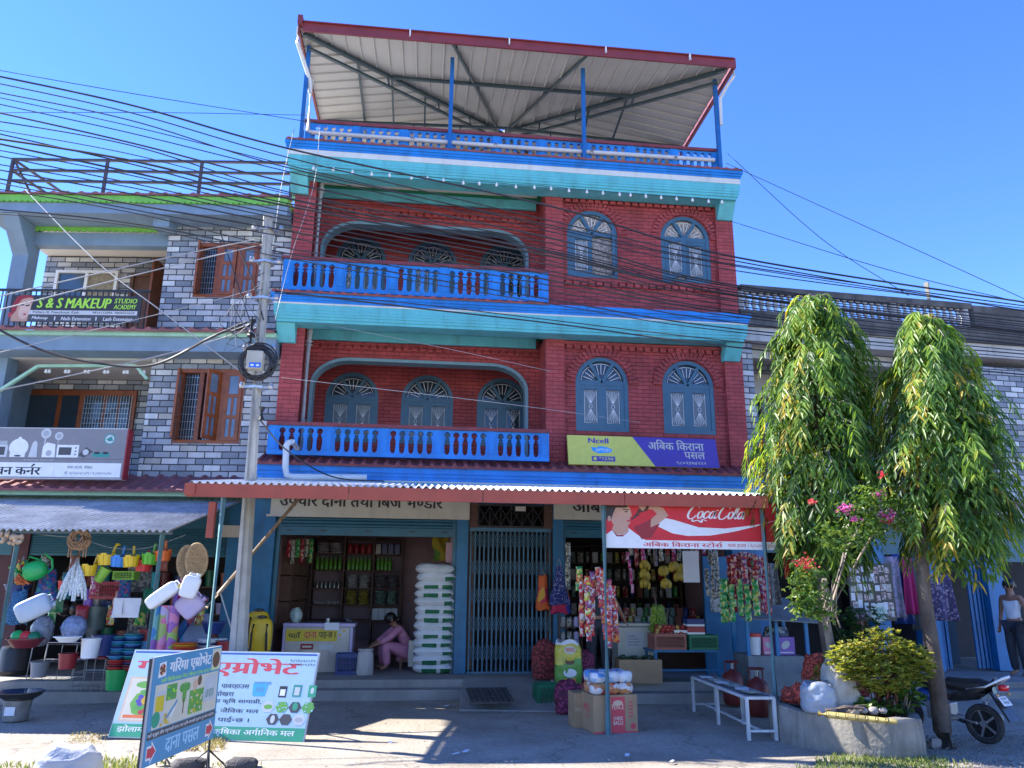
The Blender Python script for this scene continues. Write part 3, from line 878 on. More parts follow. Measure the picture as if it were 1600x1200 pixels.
for i, c in enumerate(cor[:4]):
    lo = c + Vector((.08 if c.x < 0 else -.08, .1 if c.y < 0 else -.1, -.05))
    member(lo, AP - Vector((0, 0, .06)), .07, .07)
    lo2 = c + Vector((.15 if c.x < 0 else -.15, .4 if c.y < 0 else -.4, -.14))
    e2 = AP - Vector((0, .1, .34))
    member(lo2, e2, .06, .05)
    for t in (.36, .62, .8):
        member(lo + (AP - lo) * t - Vector((0, 0, .03)), lo2 + (e2 - lo2) * t, .035, .03)
for x in (.24, 2.86):
    a = Vector((x, cy0 + .05, ce - .03)); member(a, AP - Vector((.1 if x < 1 else -.1, .15, .09)), .05, .05)
member((cx0 + 1.68, cy0 + 1.57, hz(cx0 + 1.68, cy0 + 1.57) - .06), (cx1 - 1.68, cy0 + 1.57, hz(cx1 - 1.68, cy0 + 1.57) - .06), .06, .06)
member((cx0 + .05, 2.2, ce - .0), (AP.x, 2.2, ce + .16), .05, .05); member((cx1 - .05, 2.2, ce - .0), (AP.x, 2.2, ce + .16), .05, .05)
member((cx0 + .05, 2.2, ce - .03), (cx1 - .05, 2.2, ce - .05), .05, .05)
for k in range(1, 8):
    x = cx0 + (cx1 - cx0) * k / 8
    member((x, 2.2, ce - .02), (x, 2.2, ce + .16 * (1 - abs(x - AP.x) / (AP.x - cx0))), .03, .03)
for x, y in ((-1.0, .75), (-.3, 1.5), (4.1, .75), (3.4, 1.5)):
    member((x, y, hz(x, y) - .05), (x, 2.2, ce + .05), .04, .04)
member((cx0 + 1.0, .1, hz(cx0 + 1., .1) - .05), (cx0 + 1.0, cy1 - .9, hz(cx0 + 1.0, cy1 - .9) - .05), .045, .045)
for x in (-2.54, .24, 2.87, 5.63):
    for y in (-.33, 3.0, 6.6):
        if y > 0 and x in (.24, 2.87) and y < 6: continue
        member((x, y, Z3), (x, y, min(ce - .02, hz(x, y) - .03)), .075, .075, M_postb, 'post')
# ------------------------------------------------------------------ ground floor of the main building
boxes('shop_pillar', M_shop, bld, (XL - .30, -.02, .25, XL + .16, .35, 3.34), (.59, -.02, .25, .79, .35, 3.05), (2.27, -.02, .25, 2.45, .35, 3.05), (5.5, -.02, .25, XR_, .35, 3.34), bevel=.008)
mb = MB()
mb.box(XL + .16, .0, 3.06, 5.5, .3, 3.34)
mb.build('lintel', M_shop, bld)
for x0, x1 in ((-2.62, .62), (2.4, 5.75)):
    boxes('inner_wall', M_pink, bld, (x0, .36, .25, x0 + .12, 3.6, 3.1), (x1 - .12, .36, .25, x1, 3.6, 3.1), (x0 + .121, 3.5, .25, x1 - .121, 3.6, 3.1))
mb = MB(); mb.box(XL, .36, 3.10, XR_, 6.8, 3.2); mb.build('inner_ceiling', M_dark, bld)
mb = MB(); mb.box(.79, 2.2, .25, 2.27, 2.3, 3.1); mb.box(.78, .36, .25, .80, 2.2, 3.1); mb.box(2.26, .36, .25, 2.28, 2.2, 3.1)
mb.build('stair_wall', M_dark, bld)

def shutter(x0, x1, z0, z1, y=.12, par=None, lip=.14, m=M_shut):
    mb = MB()
    n = int((z1 - z0 - lip) / .055)
    for k in range(n):
        za = z0 + lip + k * .055
        mb.prism([(0, 0), (-.022, .012), (-.022, .040), (0, .054)], (x0, y, za), (0, 1, 0), (0, 0, 1), (x1 - x0, 0, 0))
    mb.box(x0, y, z0, x1, y + .05, z1)
    mb.box(x0, y - .03, z0, x1, y + .06, z0 + lip)
    L = x1 - x0
    for t in (.06, .25, .5, .75, .94):
        mb.box(x0 + L * t - .05, y - .034, z0 + lip * .5, x0 + L * t + .05, y - .03, z0 + lip * .5 + .02, 1)
    for s in (x0, x1): mb.box(s - .03, y - .02, .25, s + .03, y + .07, z1)
    return mb.build('shutter', [m, M_black], par or bld)
shutter(XL + .20, .56, 2.47, 2.80)
shutter(2.48, 5.48, 2.50, 2.80)
# painted boards over the shutters
mb = MB(); mb.box(XL + .06, -.05, 2.80, .80, -.021, 3.24, 0); mb.box(XL + .0, -.055, 2.765, .80, .02, 2.80, 0)
text(mb, "उपचार दाना तथा िबज भण^डार", (XL + .2, -.054, 2.93), (1, 0, 0), (0, 0, 1), 2.75, .26, 1, bold=.03)
mb.build('name_board', [M_cream, M_ink], bld)
mb = MB(); mb.box(2.28, -.05, 2.80, 5.6, -.021, 3.24, 0)
text(mb, "अिबक िकराना स^टोस`", (2.62, -.054, 2.93), (1, 0, 0), (0, 0, 1), 2.3, .26, 1, bold=.03)
mb.build('name_board', [M_cream, M_ink], bld)

# folding lattice gate with transom
def lattice_gate(x0, x1, z0, z1, y, par, gap=None, m=M_gate, n=14):
    mb = MB()
    p = (x1 - x0) / n
    for k in range(n + 1):
        x = x0 + k * p
        if gap and gap[0] < x < gap[1]: continue
        mb.box(x - .012, y - .012, z0, x + .012, y + .012, z1)
    for k in range(n):
        xa, xb = x0 + k * p, x0 + (k + 1) * p
        if gap and (gap[0] < xa < gap[1] or gap[0] < xb < gap[1]): continue
        H = z1 - z0
        bands = 5
        for j in range(bands):
            zc = z0 + H * (j + .55) / bands
            hh = H / bands * .22
            for q in (-1, 1):
                mb.beam((xa, y - .02, zc - q * hh), (xb, y - .02, zc + q * hh), .02, .006)
                mb.beam((xa, y - .02, zc - q * hh + hh * 1.0), (xb, y - .02, zc + q * hh + hh), .02, .006)
    mb.box(x0 - .03, y - .03, z1, x1 + .03, y + .03, z1 + .06); mb.box(x0 - .03, y - .03, z0 - .03, x1 + .03, y + .03, z0)
    return mb.build('folding_gate', m, par)
g = lattice_gate(.84, 2.22, .28, 2.58, .06, bld, gap=(1.535, 1.60), n=18)
boxes('gate_post', M_woodd, bld, (.80, .02, 2.64, .95, .2, 3.06), (2.12, .02, 2.64, 2.27, .2, 3.06), (.80, .1, .3, .9, .2, 2.6), (2.17, .1, .3, 2.27, .2, 2.6))
mb = MB()
mb.box(.80, .03, 2.64, 2.27, .07, 2.68); mb.box(.95, .03, 3.02, 2.12, .07, 3.05)
for k in range(6):
    xa, xb = .97 + k * .19, .97 + (k + 1) * .19
    mb.box(xa - .006, .04, 2.68, xa + .006, .06, 3.02)
    mb.beam((xa, .05, 2.69), (xb, .05, 3.01), .012); mb.beam((xa, .05, 3.01), (xb, .05, 2.69), .012)
mb.build('transom_grille', M_black, bld)
mb = MB(); mb.box(1.60, -.06, 2.93, 1.78, .0, 3.01); mb.build('meter_box', M_cream, bld)
# blue panel right of the grocery
mb = MB(); mb.box(4.95, -.02, .25, 5.5, .05, 2.2)
mb.build('door_panel', M_shop, bld)
mb = MB(); mb.box(5.05, -.026, 1.25, 5.28, -.021, 1.62, 0); mb.box(5.32, -.026, 1.15, 5.47, -.021, 1.42, 1); mb.box(5.34, -.029, 1.2, 5.45, -.026, 1.23, 0); mb.box(5.36, -.029, 1.32, 5.44, -.026, 1.36, 0)
mb.build('poster_scrap', [mat('torn_paper', (.4, .38, .33), .9, .8, 14), mat('dark_purple_print', (.09, .03, .12), .6, .2, 8)], bld)

# ------------------------------------------------------------------ left neighbour (turned a little)
NF = Frame(-2.66, .3, -6.0)
nb = thing('apartment_building', 'grey tiled building with green roof edge and brown windows left of the red building', 'building', (NF.o.x, NF.o.y, 0), NF.a)
M_nblue = mat('grey_blue_paint', (.17, .25, .33), .6, .1, 3, dirt=.3, dirtcol=(.12, .14, .15))
M_lime = mat('lime_green_paint', (.16, .45, .06), .5, .12, 4, dirt=.2, dirtcol=(.1, .2, .05))
M_mint = mat('mint_paint', (.32, .55, .40), .6, .12, 4, dirt=.3, dirtcol=(.2, .28, .22))
M_nwood = mat('varnished_wood', (.24, .062, .016), .4, .25, 7)
def nb_wall(x0, x1, z0, z1, y0, y1, ops, name='tiled_wall'):
    mb = MB(); arch_wall(mb, x0, x1, z0, z1, y0, y1, [(a, b, c, [(a, d), (b, d)]) for a, b, c, d in ops])
    return mb.build(name, CLAD, nb)
nb_wall(-2.34, .0, 3.35, 5.6, 0, .22, [(-1.82, -.62, 4.05, 5.42)])
nb_wall(-2.34, .0, 5.95, 8.28, 0, .22, [(-1.76, -.58, 6.80, 7.90)])
mb = MB()
for z0, z1 in ((3.35, 5.6), (5.95, 8.28)):
    mb.box(-2.34, .222, z0, -2.12, 1.8, z1); mb.box(-5.6, 1.6, z0, -2.341, 1.8, z1)
mb.build('tiled_wall', CLAD, nb)
mb = MB(); mb.box(-5.55, .2, 3.2, .0, 7, 3.34); mb.box(-5.55, .2, 5.62, .0, 7, 5.94); mb.box(-5.6, .25, 8.30, .0, 7, 8.58); mb.box(-5.6, 6.8, 0, 0, 7, 8.5)
mb.build('floor_slab', M_ceil, nb)
mb = MB(); mb.box(-5.62, -.52, 8.22, .02, .24, 8.42); mb.box(-5.3, .1, 7.86, -2.35, .3, 8.12); mb.box(-5.55, -.48, 5.60, .02, .0, 5.86); mb.box(-5.22, .0, 5.95, -4.92, .3, 8.22); mb.box(-5.58, .0, 3.35, -4.95, .3, 5.6); mb.box(-5.58, .301, 3.35, -5.4, 6, 5.6)
mb.prism([(-.5, 8.21), (.0, 8.21), (.0, 7.6)], (-5.22, 0, 0), (0, 1, 0), (0, 0, 1), (.3, 0, 0)); mb.box(-2.5, -.35, 8.05, -2.2, -.002, 8.22)
mb.build('fascia_beam', M_nblue, nb)
def scallop(mb, x0, x1, y, z0, z1, p=.11, mi=0):
    n = int((x1 - x0) / p)
    pl = [(x0, z1)]
    for k in range(n):
        a = x0 + (x1 - x0) * k / n; b = x0 + (x1 - x0) * (k + 1) / n
        pl += [(a, z0 + .03), ((a * .75 + b * .25), z0), ((a + b) / 2, z0), (a * .25 + b * .75, z0), (b, z0 + .03)]
    pl += [(x1, z1)]
    for i in range(1, len(pl) - 2):
        a, b = pl[i], pl[i + 1]
        if b[0] - a[0] > 1e-6:
            mb.add([(a[0], y, a[1]), (b[0], y, b[1]), (b[0], y, z1), (a[0], y, z1), (a[0], y + .03, a[1]), (b[0], y + .03, b[1]), (b[0], y + .03, z1), (a[0], y + .03, z1)], [(0, 1, 2, 3), (7, 6, 5, 4), (0, 4, 5, 1)], mi)
mb = MB(); scallop(mb, -5.62, .02, -.56, 8.42, 8.56); scallop(mb, -5.3, -2.36, .06, 8.13, 8.27); mb.box(-5.62, -.52, 8.425, .02, .24, 8.58)
mb.build('scalloped_trim', M_lime, nb)
mb = MB(); mb.box(-5.55, -.54, 5.861, .02, .0, 5.94); mb.box(-5.55, -.55, 3.06, .0, .1, 3.13)
for (a, b) in (((-5.1, 4.85), (-4.35, 5.42)), ((-4.35, 5.42), (-2.6, 5.45)), ((-2.6, 5.45), (-2.36, 5.2))):
    mb.beam((a[0], -.05, a[1]), (b[0], -.05, b[1]), .06, .05)
mb.build('mint_trim', M_mint, nb)
M_tileN = mat('faded_maroon_tile', (.22, .075, .085), .6, .25, 5, dirt=.4, dirtcol=(.1, .06, .06), bump=.15)
tile_strip('tile_lip', -5.62, .02, -.2, 8.66, -.60, 8.59, .25, .03, nb, M_tileN)
tile_strip('tile_apron', -5.55, .02, .0, 6.12, -.62, 5.95, .25, .05, nb, M_tileN)
tile_strip('tile_apron', -5.55, .05, .0, 3.45, -.72, 3.14, .25, .05, nb, M_tileN)
mb = MB()                                                              # roof rail
for z in (8.98, 9.2, 9.43): mb.beam((-5.35, -.3, z), (.0, -.3, z), .045, .045)
for x in (-5.33, -3.54, -1.75, -.02): mb.beam((x, -.3, 8.6), (x, -.3, 9.43), .05, .05)
for z in (9.2, 9.43): mb.beam((-5.33, -.3, z), (-5.0, 1.6, z - .0), .04, .04)
mb.beam((-5.3, -.3, 9.4), (-4.9, -.1, 8.62), .04, .04)
mb.build('roof_rail', mat('dark_rail', (.06, .045, .05), .5, .1, 5), nb)
# brown windows
def brown_window(x0, x1, z0, z1, leaves, y=.05):
    w_ = x1 - x0
    mb = MB()
    mb.box(x0, y - .03, z0, x0 + .07, y + .08, z1); mb.box(x1 - .07, y - .03, z0, x1, y + .08, z1); mb.box(x0 + .07, y - .03, z1 - .07, x1 - .07, y + .08, z1); mb.box(x0 + .07, y - .03, z0, x1 - .07, y + .08, z0 + .07)
    n = len(leaves)
    for i in range(1, n):
        xx = x0 + w_ * i / n; mb.box(xx - .04, y - .02, z0 + .07, xx + .04, y + .07, z1 - .07)
    o = mb.build('window', M_nwood, nb)
    g_ = MB()
    g_.box(x0 + .07, y + .10, z0 + .07, x1 - .07, y + .105, z1 - .07)
    g_.build('pane', M_pane, o)
    gr = MB()
    for i in range(n):
        xa, xb = x0 + w_ * i / n + .06, x0 + w_ * (i + 1) / n - .06
        for k in range(1, 6): gr.beam((xa + (xb - xa) * k / 6, y + .06, z0 + .07), (xa + (xb - xa) * k / 6, y + .06, z1 - .07), .008)
        for k in range(1, 10): gr.beam((xa, y + .06, z0 + (z1 - z0) * k / 10), (xb, y + .06, z0 + (z1 - z0) * k / 10), .008)
    gr.build('grille', M_metal, o)
    for i, lf in enumerate(leaves):
        if lf is None: continue
        side, ang = lf
        xa, xb = x0 + w_ * i / n + .05, x0 + w_ * (i + 1) / n - .05
        hx = xa if side < 0 else xb
        L = MB()
        T = Matrix.Translation((hx, y - .03, 0)) @ Matrix.Rotation(R(ang), 4, 'Z') @ Matrix.Translation((-hx, -y + .03, 0))
        L.T = T
        f = .065
        L.box(xa, y - .05, z0 + .06, xa + f, y - .015, z1 - .06, 0); L.box(xb - f, y - .05, z0 + .06, xb, y - .015, z1 - .06, 0)
        zz = z0 + .06; H = z1 - z0 - .12
        for t in (0, .33, .66, 1): L.box(xa + f, y - .05, zz + (H - f) * t, xb - f, y - .015, zz + (H - f) * t + f, 0)
        L.box((xa + xb) / 2 - .02, y - .045, zz + f, (xa + xb) / 2 + .02, y - .02, zz + H * .62, 0)
        L.box(xa + f, y - .035, zz + f, xb - f, y - .03, zz + H - f, 1)
        L.build('window_leaf', [M_nwood, mat('bluish_glass', (.12, .17, .24), .1, .2, 4, spec=.8)], o)
brown_window(-1.82, -.62, 4.05, 5.42, [(-1, -80), (1, 62), (1, 0)])
brown_window(-1.76, -.58, 6.80, 7.90, [(-1, -75), (1, 0), (1, 0)])
# back wall of the left bay: windows and doors
mb = MB(); mb.box(-5.5, 1.54, 4.1, -3.3, 1.60, 5.38); o = mb.build('window', M_nwood, nb)
mb = MB(); 
for xa, xb in ((-5.4, -4.85), (-4.75, -4.42), (-4.3, -3.95), (-3.85, -3.65), (-3.6, -3.4)): mb.box(xa, 1.52, 4.2, xb, 1.54, 5.26)
mb.build('pane', M_pane, o)
gr = MB()
for k in range(18): gr.beam((-4.3 + k * .055, 1.515, 4.2), (-4.3 + k * .055, 1.515, 5.26), .008)
for k in range(9): gr.beam((-4.3, 1.515, 4.3 + k * .1), (-3.4, 1.515, 4.3 + k * .1), .008)
gr.build('grille', M_metal, o)
mb = MB(); mb.box(-5.32, 1.53, 6.95, -4.02, 1.60, 7.0); mb.box(-5.32, 1.53, 7.9, -4.02, 1.60, 7.95); 
for x in (-5.32, -4.7, -4.08): mb.box(x, 1.53, 7.0, x + .06, 1.60, 7.9)
o = mb.build('window', M_grille, nb)
mb = MB(); mb.box(-5.26, 1.58, 7.0, -4.08, 1.6, 7.9, 0); mb.box(-4.64, 1.57, 7.0, -4.08, 1.58, 7.9, 1); mb.build('pane', [mat('blue_pane', (.05, .09, .14), .08, .1, 3, spec=.8), mat('drawn_curtain', (.25, .22, .16), .9, .3, 20)], o)
mb = MB(); mb.box(-3.75, 1.52, 5.95, -3.68, 1.6, 7.9); mb.box(-3.1, 1.52, 5.95, -3.03, 1.6, 7.9); mb.box(-3.68, 1.52, 7.83, -3.1, 1.6, 7.9); mb.box(-3.68, 1.56, 5.95, -3.1, 1.6, 7.83)
mb.T = None
mb.build('door', M_woodd, nb)
mb = MB(); mb.box(-3.0, .85, 5.95, -2.96, 1.5, 7.95); mb.build('door', M_nwood, nb)
mb = MB()                                                              # balcony rail behind the sign
mb.beam((-5.4, -.38, 6.75), (-2.36, -.38, 6.75), .04, .04)
for k in range(31): mb.beam((-5.4 + k * .1, -.38, 6.05), (-5.4 + k * .1, -.38, 6.75), .016, .016)
for k in range(8): mb.tube([(-5.6 + .09 * math.cos(t * .7), -.40, 6.4 - k * .0 + .16 * math.sin(t * .7)) for t in range(10)], .01, 5); break
mb.build('balcony_railing', M_black, nb)
for u in (-4.2, -3.85, -3.5, -3.15, -2.8, -2.5):                        # pairs of small bulbs
    mb = MB(); mb.lathe([(0, -.07), (.03, -.055), (.02, 0)], (0, 0, 0), 8); mb.lathe([(0, -.07), (.03, -.055), (.02, 0)], (.06, 0, 0), 8)
    o = mb.build('light_bulb', M_bulb, nb, smooth=60); o.location = (u, -.04, 5.36)
# ground floor
mb = MB(); mb.box(-5.55, .05, 2.1, -.66, .3, 3.06); mb.build('shop_lintel', M_shut, nb)
mb = MB()
for k in range(16):
    z = 2.12 + k * .028
    mb.prism([(0, 0), (-.016, .006), (-.016, .02), (0, .027)], (-4.0, .05, z), (0, 1, 0), (0, 0, 1), (3.3, 0, 0))
mb.build('shutter', M_shut, nb)
mb = MB(); mb.box(-.62, -.1, .25, .02, .3, 3.06); mb.build('shop_pillar', M_shop, nb)
mb = MB(); mb.box(-4.3, .0, .25, -4.02, .3, 3.06); mb.box(-5.55, .1, .25, -4.3, .3, 2.1); mb.build('brick_pillar', mat('dark_maroon_wall', (.07, .025, .035), .7, .2, 5), nb)
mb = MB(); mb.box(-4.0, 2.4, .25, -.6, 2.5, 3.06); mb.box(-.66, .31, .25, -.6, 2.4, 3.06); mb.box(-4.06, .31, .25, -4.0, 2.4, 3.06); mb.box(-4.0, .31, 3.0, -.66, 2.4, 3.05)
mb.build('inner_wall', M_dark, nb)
mb = MB(); mb.box(-.78, -.16, 2.42, -.1, -.12, 2.62, 0); text(mb, "८०८८१२४५", (-.7, -.123, 2.45), (1, 0, 0), (0, 0, 1), .5, .1, 1, bold=.02)
mb.build('name_board', [M_cream, M_ink], nb)

# ------------------------------------------------------------------ right neighbour
RF = Frame(6.0, .2, 4.0)
rb = thing('apartment_building', 'old building with mouldy balustrade roof and grey tiles behind the two trees', 'building', (RF.o.x, RF.o.y, 0), RF.a)
M_mould = mat('mouldy_concrete', (.20, .19, .175), .9, .3, 2.5, dirt=.85, dirtcol=(.03, .028, .026), bump=.35)
M_mould2 = mat('mouldy_parapet', (.10, .095, .088), .9, .35, 3, dirt=.7, dirtcol=(.025, .024, .022), bump=.4)
M_wash = mat('grey_white_wash', (.44, .43, .41), .8, .15, 2, dirt=.45, dirtcol=(.14, .13, .12))
mb = MB()
bal = [(.055, 0), (.06, .03), (.035, .06), (.03, .09), (.062, .17), (.05, .24), (.028, .31), (.03, .35), (.05, .38), (.05, .42)]
mb.box(.05, -.13, 7.34, 5.25, .05, 7.47, 1); mb.box(.0, -.12, 6.88, 9, .06, 6.95, 1)
n = 34
for k in range(n):
    if k % 11 == 0: mb.box(.05 + k * .153 - .06, -.11, 6.95, .05 + k * .153 + .06, .03, 7.34, 0); continue
    mb.lathe([(r_, 6.94 + h_ * .96) for r_, h_ in bal], (.05 + k * .153, -.04, 0), 10, 0)
mb.box(5.25, -.15, 6.95, 9, .05, 7.42, 1)
mb.build('roof_balustrade', [mat('weathered_baluster', (.36, .36, .36), .9, .3, 3, dirt=.6, dirtcol=(.05, .05, .05)), M_mould2], rb, smooth=40)
mb = MB(); mb.box(.0, -.16, 6.60, 9, .3, 6.88); mb.build('cornice', M_mould2, rb)
mb = MB(); mb.box(.0, -.1, 6.32, 9, .3, 6.60); mb.box(0, .3, 6.32, 9, 7, 6.5); mb.box(.0, .0, 3.35, 9, 7, 3.5)
mb.build('floor_slab', M_wash, rb)
mb = MB(); mb.box(.0, 1.45, 3.5, 9, 1.65, 6.32); mb.box(.04, .0, 3.5, .26, .3, 6.32); mb.box(5.35, .0, 3.5, 9, 1.449, 6.15)
mb.build('tiled_wall', CLAD, rb)
mb = MB(); mb.box(2.0, .25, 6.0, 2.4, 1.44, 6.32); mb.box(.0, .3, 6.1, 5.3, .45, 6.32); mb.box(4.6, .3, 6.05, 4.9, 1.44, 6.32); mb.box(0.27, 1.40, 5.5, 5.3, 1.449, 6.1); mb.build('soffit_beam', M_wash, rb)
for xa in (.7, 2.7):
    mb = MB(); mb.box(xa, 1.36, 3.9, xa + .08, 1.448, 5.6); mb.box(xa + 1.22, 1.36, 3.9, xa + 1.3, 1.448, 5.6); mb.box(xa + .081, 1.36, 5.52, xa + 1.219, 1.448, 5.6); mb.box(xa + .081, 1.36, 3.9, xa + 1.219, 1.448, 3.98)
    for k in range(1, 3): mb.box(xa + 1.3 * k / 3 - .035, 1.37, 3.98, xa + 1.3 * k / 3 + .035, 1.447, 5.52)
    o = mb.build('window', M_woodd, rb); mb = MB(); mb.box(xa + .08, 1.42, 3.98, xa + 1.22, 1.446, 5.52); mb.build('pane', M_pane, o)
mb = MB(); mb.box(.0, -.55, 3.2, 9, .0, 3.34, 0); mb.box(0, -.5, 2.86, 9, .1, 3.2, 1)
mb.build('cornice', [mat('pinkish_ledge', (.36, .26, .24), .8, .2, 3, dirt=.4), M_wash], rb)
mb = MB(); mb.tube([(.22, -.05, 3.5), (.22, -.05, 4.2), (.16, -.05, 4.4)], .05, 8); mb.build('pipe', M_mould, rb, smooth=40); mb = MB(); mb.tube([(4.45, .1, 6.9), (4.43, .1, 7.95)], .05, 8); mb.build('pipe', M_mould, rb, smooth=40)
boxes('shop_pillar', mat('bright_blue_paint', (.015, .17, .40), .45, .14, 4, dirt=.2, dirtcol=(.03, .06, .09)), rb, *[(xa, -.05, .22, xb, .3, 2.86) for xa, xb in ((.0, .22), (2.35, 2.6), (3.35, 3.62), (4.75, 5.1), (8, 8.4))])
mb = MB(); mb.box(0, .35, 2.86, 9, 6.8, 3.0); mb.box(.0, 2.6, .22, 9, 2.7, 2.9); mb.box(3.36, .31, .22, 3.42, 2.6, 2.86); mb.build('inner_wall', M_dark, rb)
boxes('shutter', M_shut, rb, (5.1, .1, 2.2, 8, .2, 2.86), (.22, .1, 2.3, 2.35, .2, 2.86), (2.6, .1, 2.3, 3.35, .2, 2.86))
mb = MB(); mb.box(3.66, .75, .25, 4.6, .80, 1.65, 0); mb.box(3.66, .76, 1.65, 4.6, .80, 2.3, 1); mb.build('door', [mat('dull_blue_door', (.015, .065, .12), .5, .15, 4), mat('maroon_door_panel', (.05, .02, .022), .6, .2, 4)], rb)
def folded(x0, n, y, z0, z1, dx=.045):
    mb = MB()
    for k in range(n): mb.box(x0 + k * dx, y - .02 + .02 * (k % 2), z0, x0 + k * dx + .02, y + .02 + .02 * (k % 2), z1)
    mb.build('folding_gate', mat('folded_gate_blue', (.03, .16, .36), .45, .15, 6), rb)
folded(3.64, 6, .1, .25, 2.2); folded(4.42, 7, .1, .25, 2.2)
mb = MB(); mb.box(3.6, .05, 2.2, 4.78, .12, 2.28); mb.build('gate_rail', M_shop, rb)
mb = MB()
for k in range(12): mb.beam((3.65 + k * .1, .1, 2.28), (3.65 + k * .1, .1, 2.84), .01)
for k in range(6): mb.beam((3.62, .1, 2.3 + k * .1), (4.76, .1, 2.3 + k * .1), .01)
mb.build('transom_grille', M_metal, rb)

# ------------------------------------------------------------------ awnings
def corr(mb, x0, x1, ya, za, yb, zb, pitch=.092, amp=.020, mi=0, th=.004):
    n = max(2, int((x1 - x0) / pitch * 6))
    a, b = Vector((0, ya, za)), Vector((0, yb, zb)); d = b - a
    up = Vector((0, -d.z, d.y)).normalized()
    if up.z < 0: up = -up
    vs = []
    for sgn in (0, 1):
        for p in (a, b):
            for i in range(n + 1):
                x = x0 + (x1 - x0) * i / n
                vs.append(Vector((x, 0, 0)) + p + up * (amp * math.sin(2 * PI * x / pitch) - sgn * th))
    m = n + 1; fs = []
    for i in range(n):
        fs.append((i, i + 1, m + i + 1, m + i)); fs.append((2 * m + i, 3 * m + i, 3 * m + i + 1, 2 * m + i + 1))
        fs.append((i, 2 * m + i, 2 * m + i + 1, i + 1)); fs.append((m + i, m + i + 1, 3 * m + i + 1, 3 * m + i))
    mb.add(vs, fs, mi)
M_zinc = mat('galvanised_sheet', (.74, .74, .73), .45, .10, 2.2, metal=.0, dirt=.2, dirtcol=(.28, .27, .26))
M_awf = mat('faded_red_fascia', (.33, .062, .034), .6, .12, 3, dirt=.35, dirtcol=(.2, .05, .035))
M_pole = mat('pale_blue_steel_pole', (.13, .27, .30), .5, .2, 6, dirt=.4, dirtcol=(.13, .12, .10))
aw = thing('shop_awning', 'long corrugated awning with faded red edge along the red building', 'awning', (0, 0, 0))
ax0, ax1, ayf, azf, ayb, azb = -2.78, 4.38, -4.0, 2.81, -.46, 3.30
zat = lambda y: azf + (azb - azf) * (y - ayf) / (ayb - ayf)
mb = MB()
corr(mb, ax0, ax1, -4.03, zat(-4.03) + .02, ayb, azb + .02)
mb.build('roof_sheet', M_zinc, aw, smooth=50)
mb = MB()
cuts = [-2.78, -.9, .72, 2.5, 4.38]
for a, b in zip(cuts[:-1], cuts[1:]): mb.box(a + .004, -4.055 - rnd.uniform(0, .006), azf - .155, b - .004, -4.02, azf - .0)
mb.box(ax0 - .02, -4.075, azf - .14, ax0 + .1, -4.0, azf + .0)
mb.build('fascia', M_awf, aw)
mb = MB()
for y in (-3.95, -2.7, -1.6, -.6): mb.box(ax0, y - .025, zat(y) - .06, ax1, y + .025, zat(y) - .01)
for x in (ax0 + .03, -.28, 1.5, 2.3, 4.2, ax1 - .03): mb.beam((x, -3.98, zat(-3.98) - .09), (x, ayb, azb - .09), .05, .06)
mb.build('rafter', M_steel, aw)
for x, m in ((-2.37, M_pole), (2.25, M_pole), (4.33, M_pole)):
    mb = MB(); mb.tube([(x, -3.96, -.02), (x, -3.96, azf - .08)], .033, 10)
    mb.build('post', m, aw, smooth=40)
mb = MB(); mb.box(-2.55, -3.9, azf - .62, -2.47, -3.82, azf - .2); mb.build('downpipe', M_awf, aw)

an = thing('shop_awning', 'corrugated zinc awning over the houseware shop of the tiled building', 'awning', (NF.o.x, NF.o.y, 0), NF.a)
mb = MB(); corr(mb, -6.2, -.36, -3.05, 2.335, -.2, 3.05); mb.build('roof_sheet', mat('weathered_zinc', (.46, .47, .48), .5, .25, 3, dirt=.5, dirtcol=(.22, .21, .20)), an, smooth=50)
mb = MB()
for y in (-2.95, -1.5):
    z = 2.335 + (3.05 - 2.335) * (y + 3.05) / 2.85; mb.box(-6.15, y - .025, z - .07, -.35, y + .025, z - .015)
mb.build('rafter', M_steel, an)
for u in (-.50, -2.42, -5.2):
    mb = MB(); mb.tube([(u - .02, -2.92, .0), (u, -2.92, 2.33)], .034, 10); mb.build('post', M_pole, an, smooth=40)

# ------------------------------------------------------------------ concrete utility pole with its boxes and coils
PX, PY = -2.20, -3.0
M_conc = mat('pole_concrete', (.34, .335, .31), .8, .15, 5, dirt=.3, dirtcol=(.16, .15, .14), bump=.3)
up_ = thing('utility_pole', 'octagonal concrete utility pole with meter box and cable coil in front of the buildings', 'utility pole', (PX, PY, 0))
top = at(421, 338, PY); bot = at(371, 1030, PY)
dx = (top.x - bot.x) / (top.z - bot.z)
px_at = lambda z: bot.x + dx * (z - bot.z) - PX
mb = MB(); mb.tube([(px_at(0), 0, -.05), (px_at(top.z), 0, top.z)], [.145, .088], 8)
mb.build('pole', M_conc, up_)
zb_ = at(405, 570, PY).z
mb = MB(); x = px_at(zb_)
mb.box(x - .105, -.29, zb_ - .13, x + .105, -.14, zb_ + .12)
mbx = mb.build('meter_box', mat('ivory_plastic', (.40, .38, .31), .5, .1, 6, dirt=.3), up_, bevel=.012)
mb = MB(); mb.box(x - .06, -.294, zb_ - .12, x + .09, -.291, zb_ - .05, 0)
mb.box(x - .04, -.298, zb_ - .10, x + .0, -.294, zb_ - .075, 1); mb.box(x + .03, -.298, zb_ - .10, x + .07, -.294, zb_ - .075, 1)
mb.build('label', [mat('blue_label', (.02, .12, .55), .4, .1, 5), M_grille], mbx)
mb = MB()
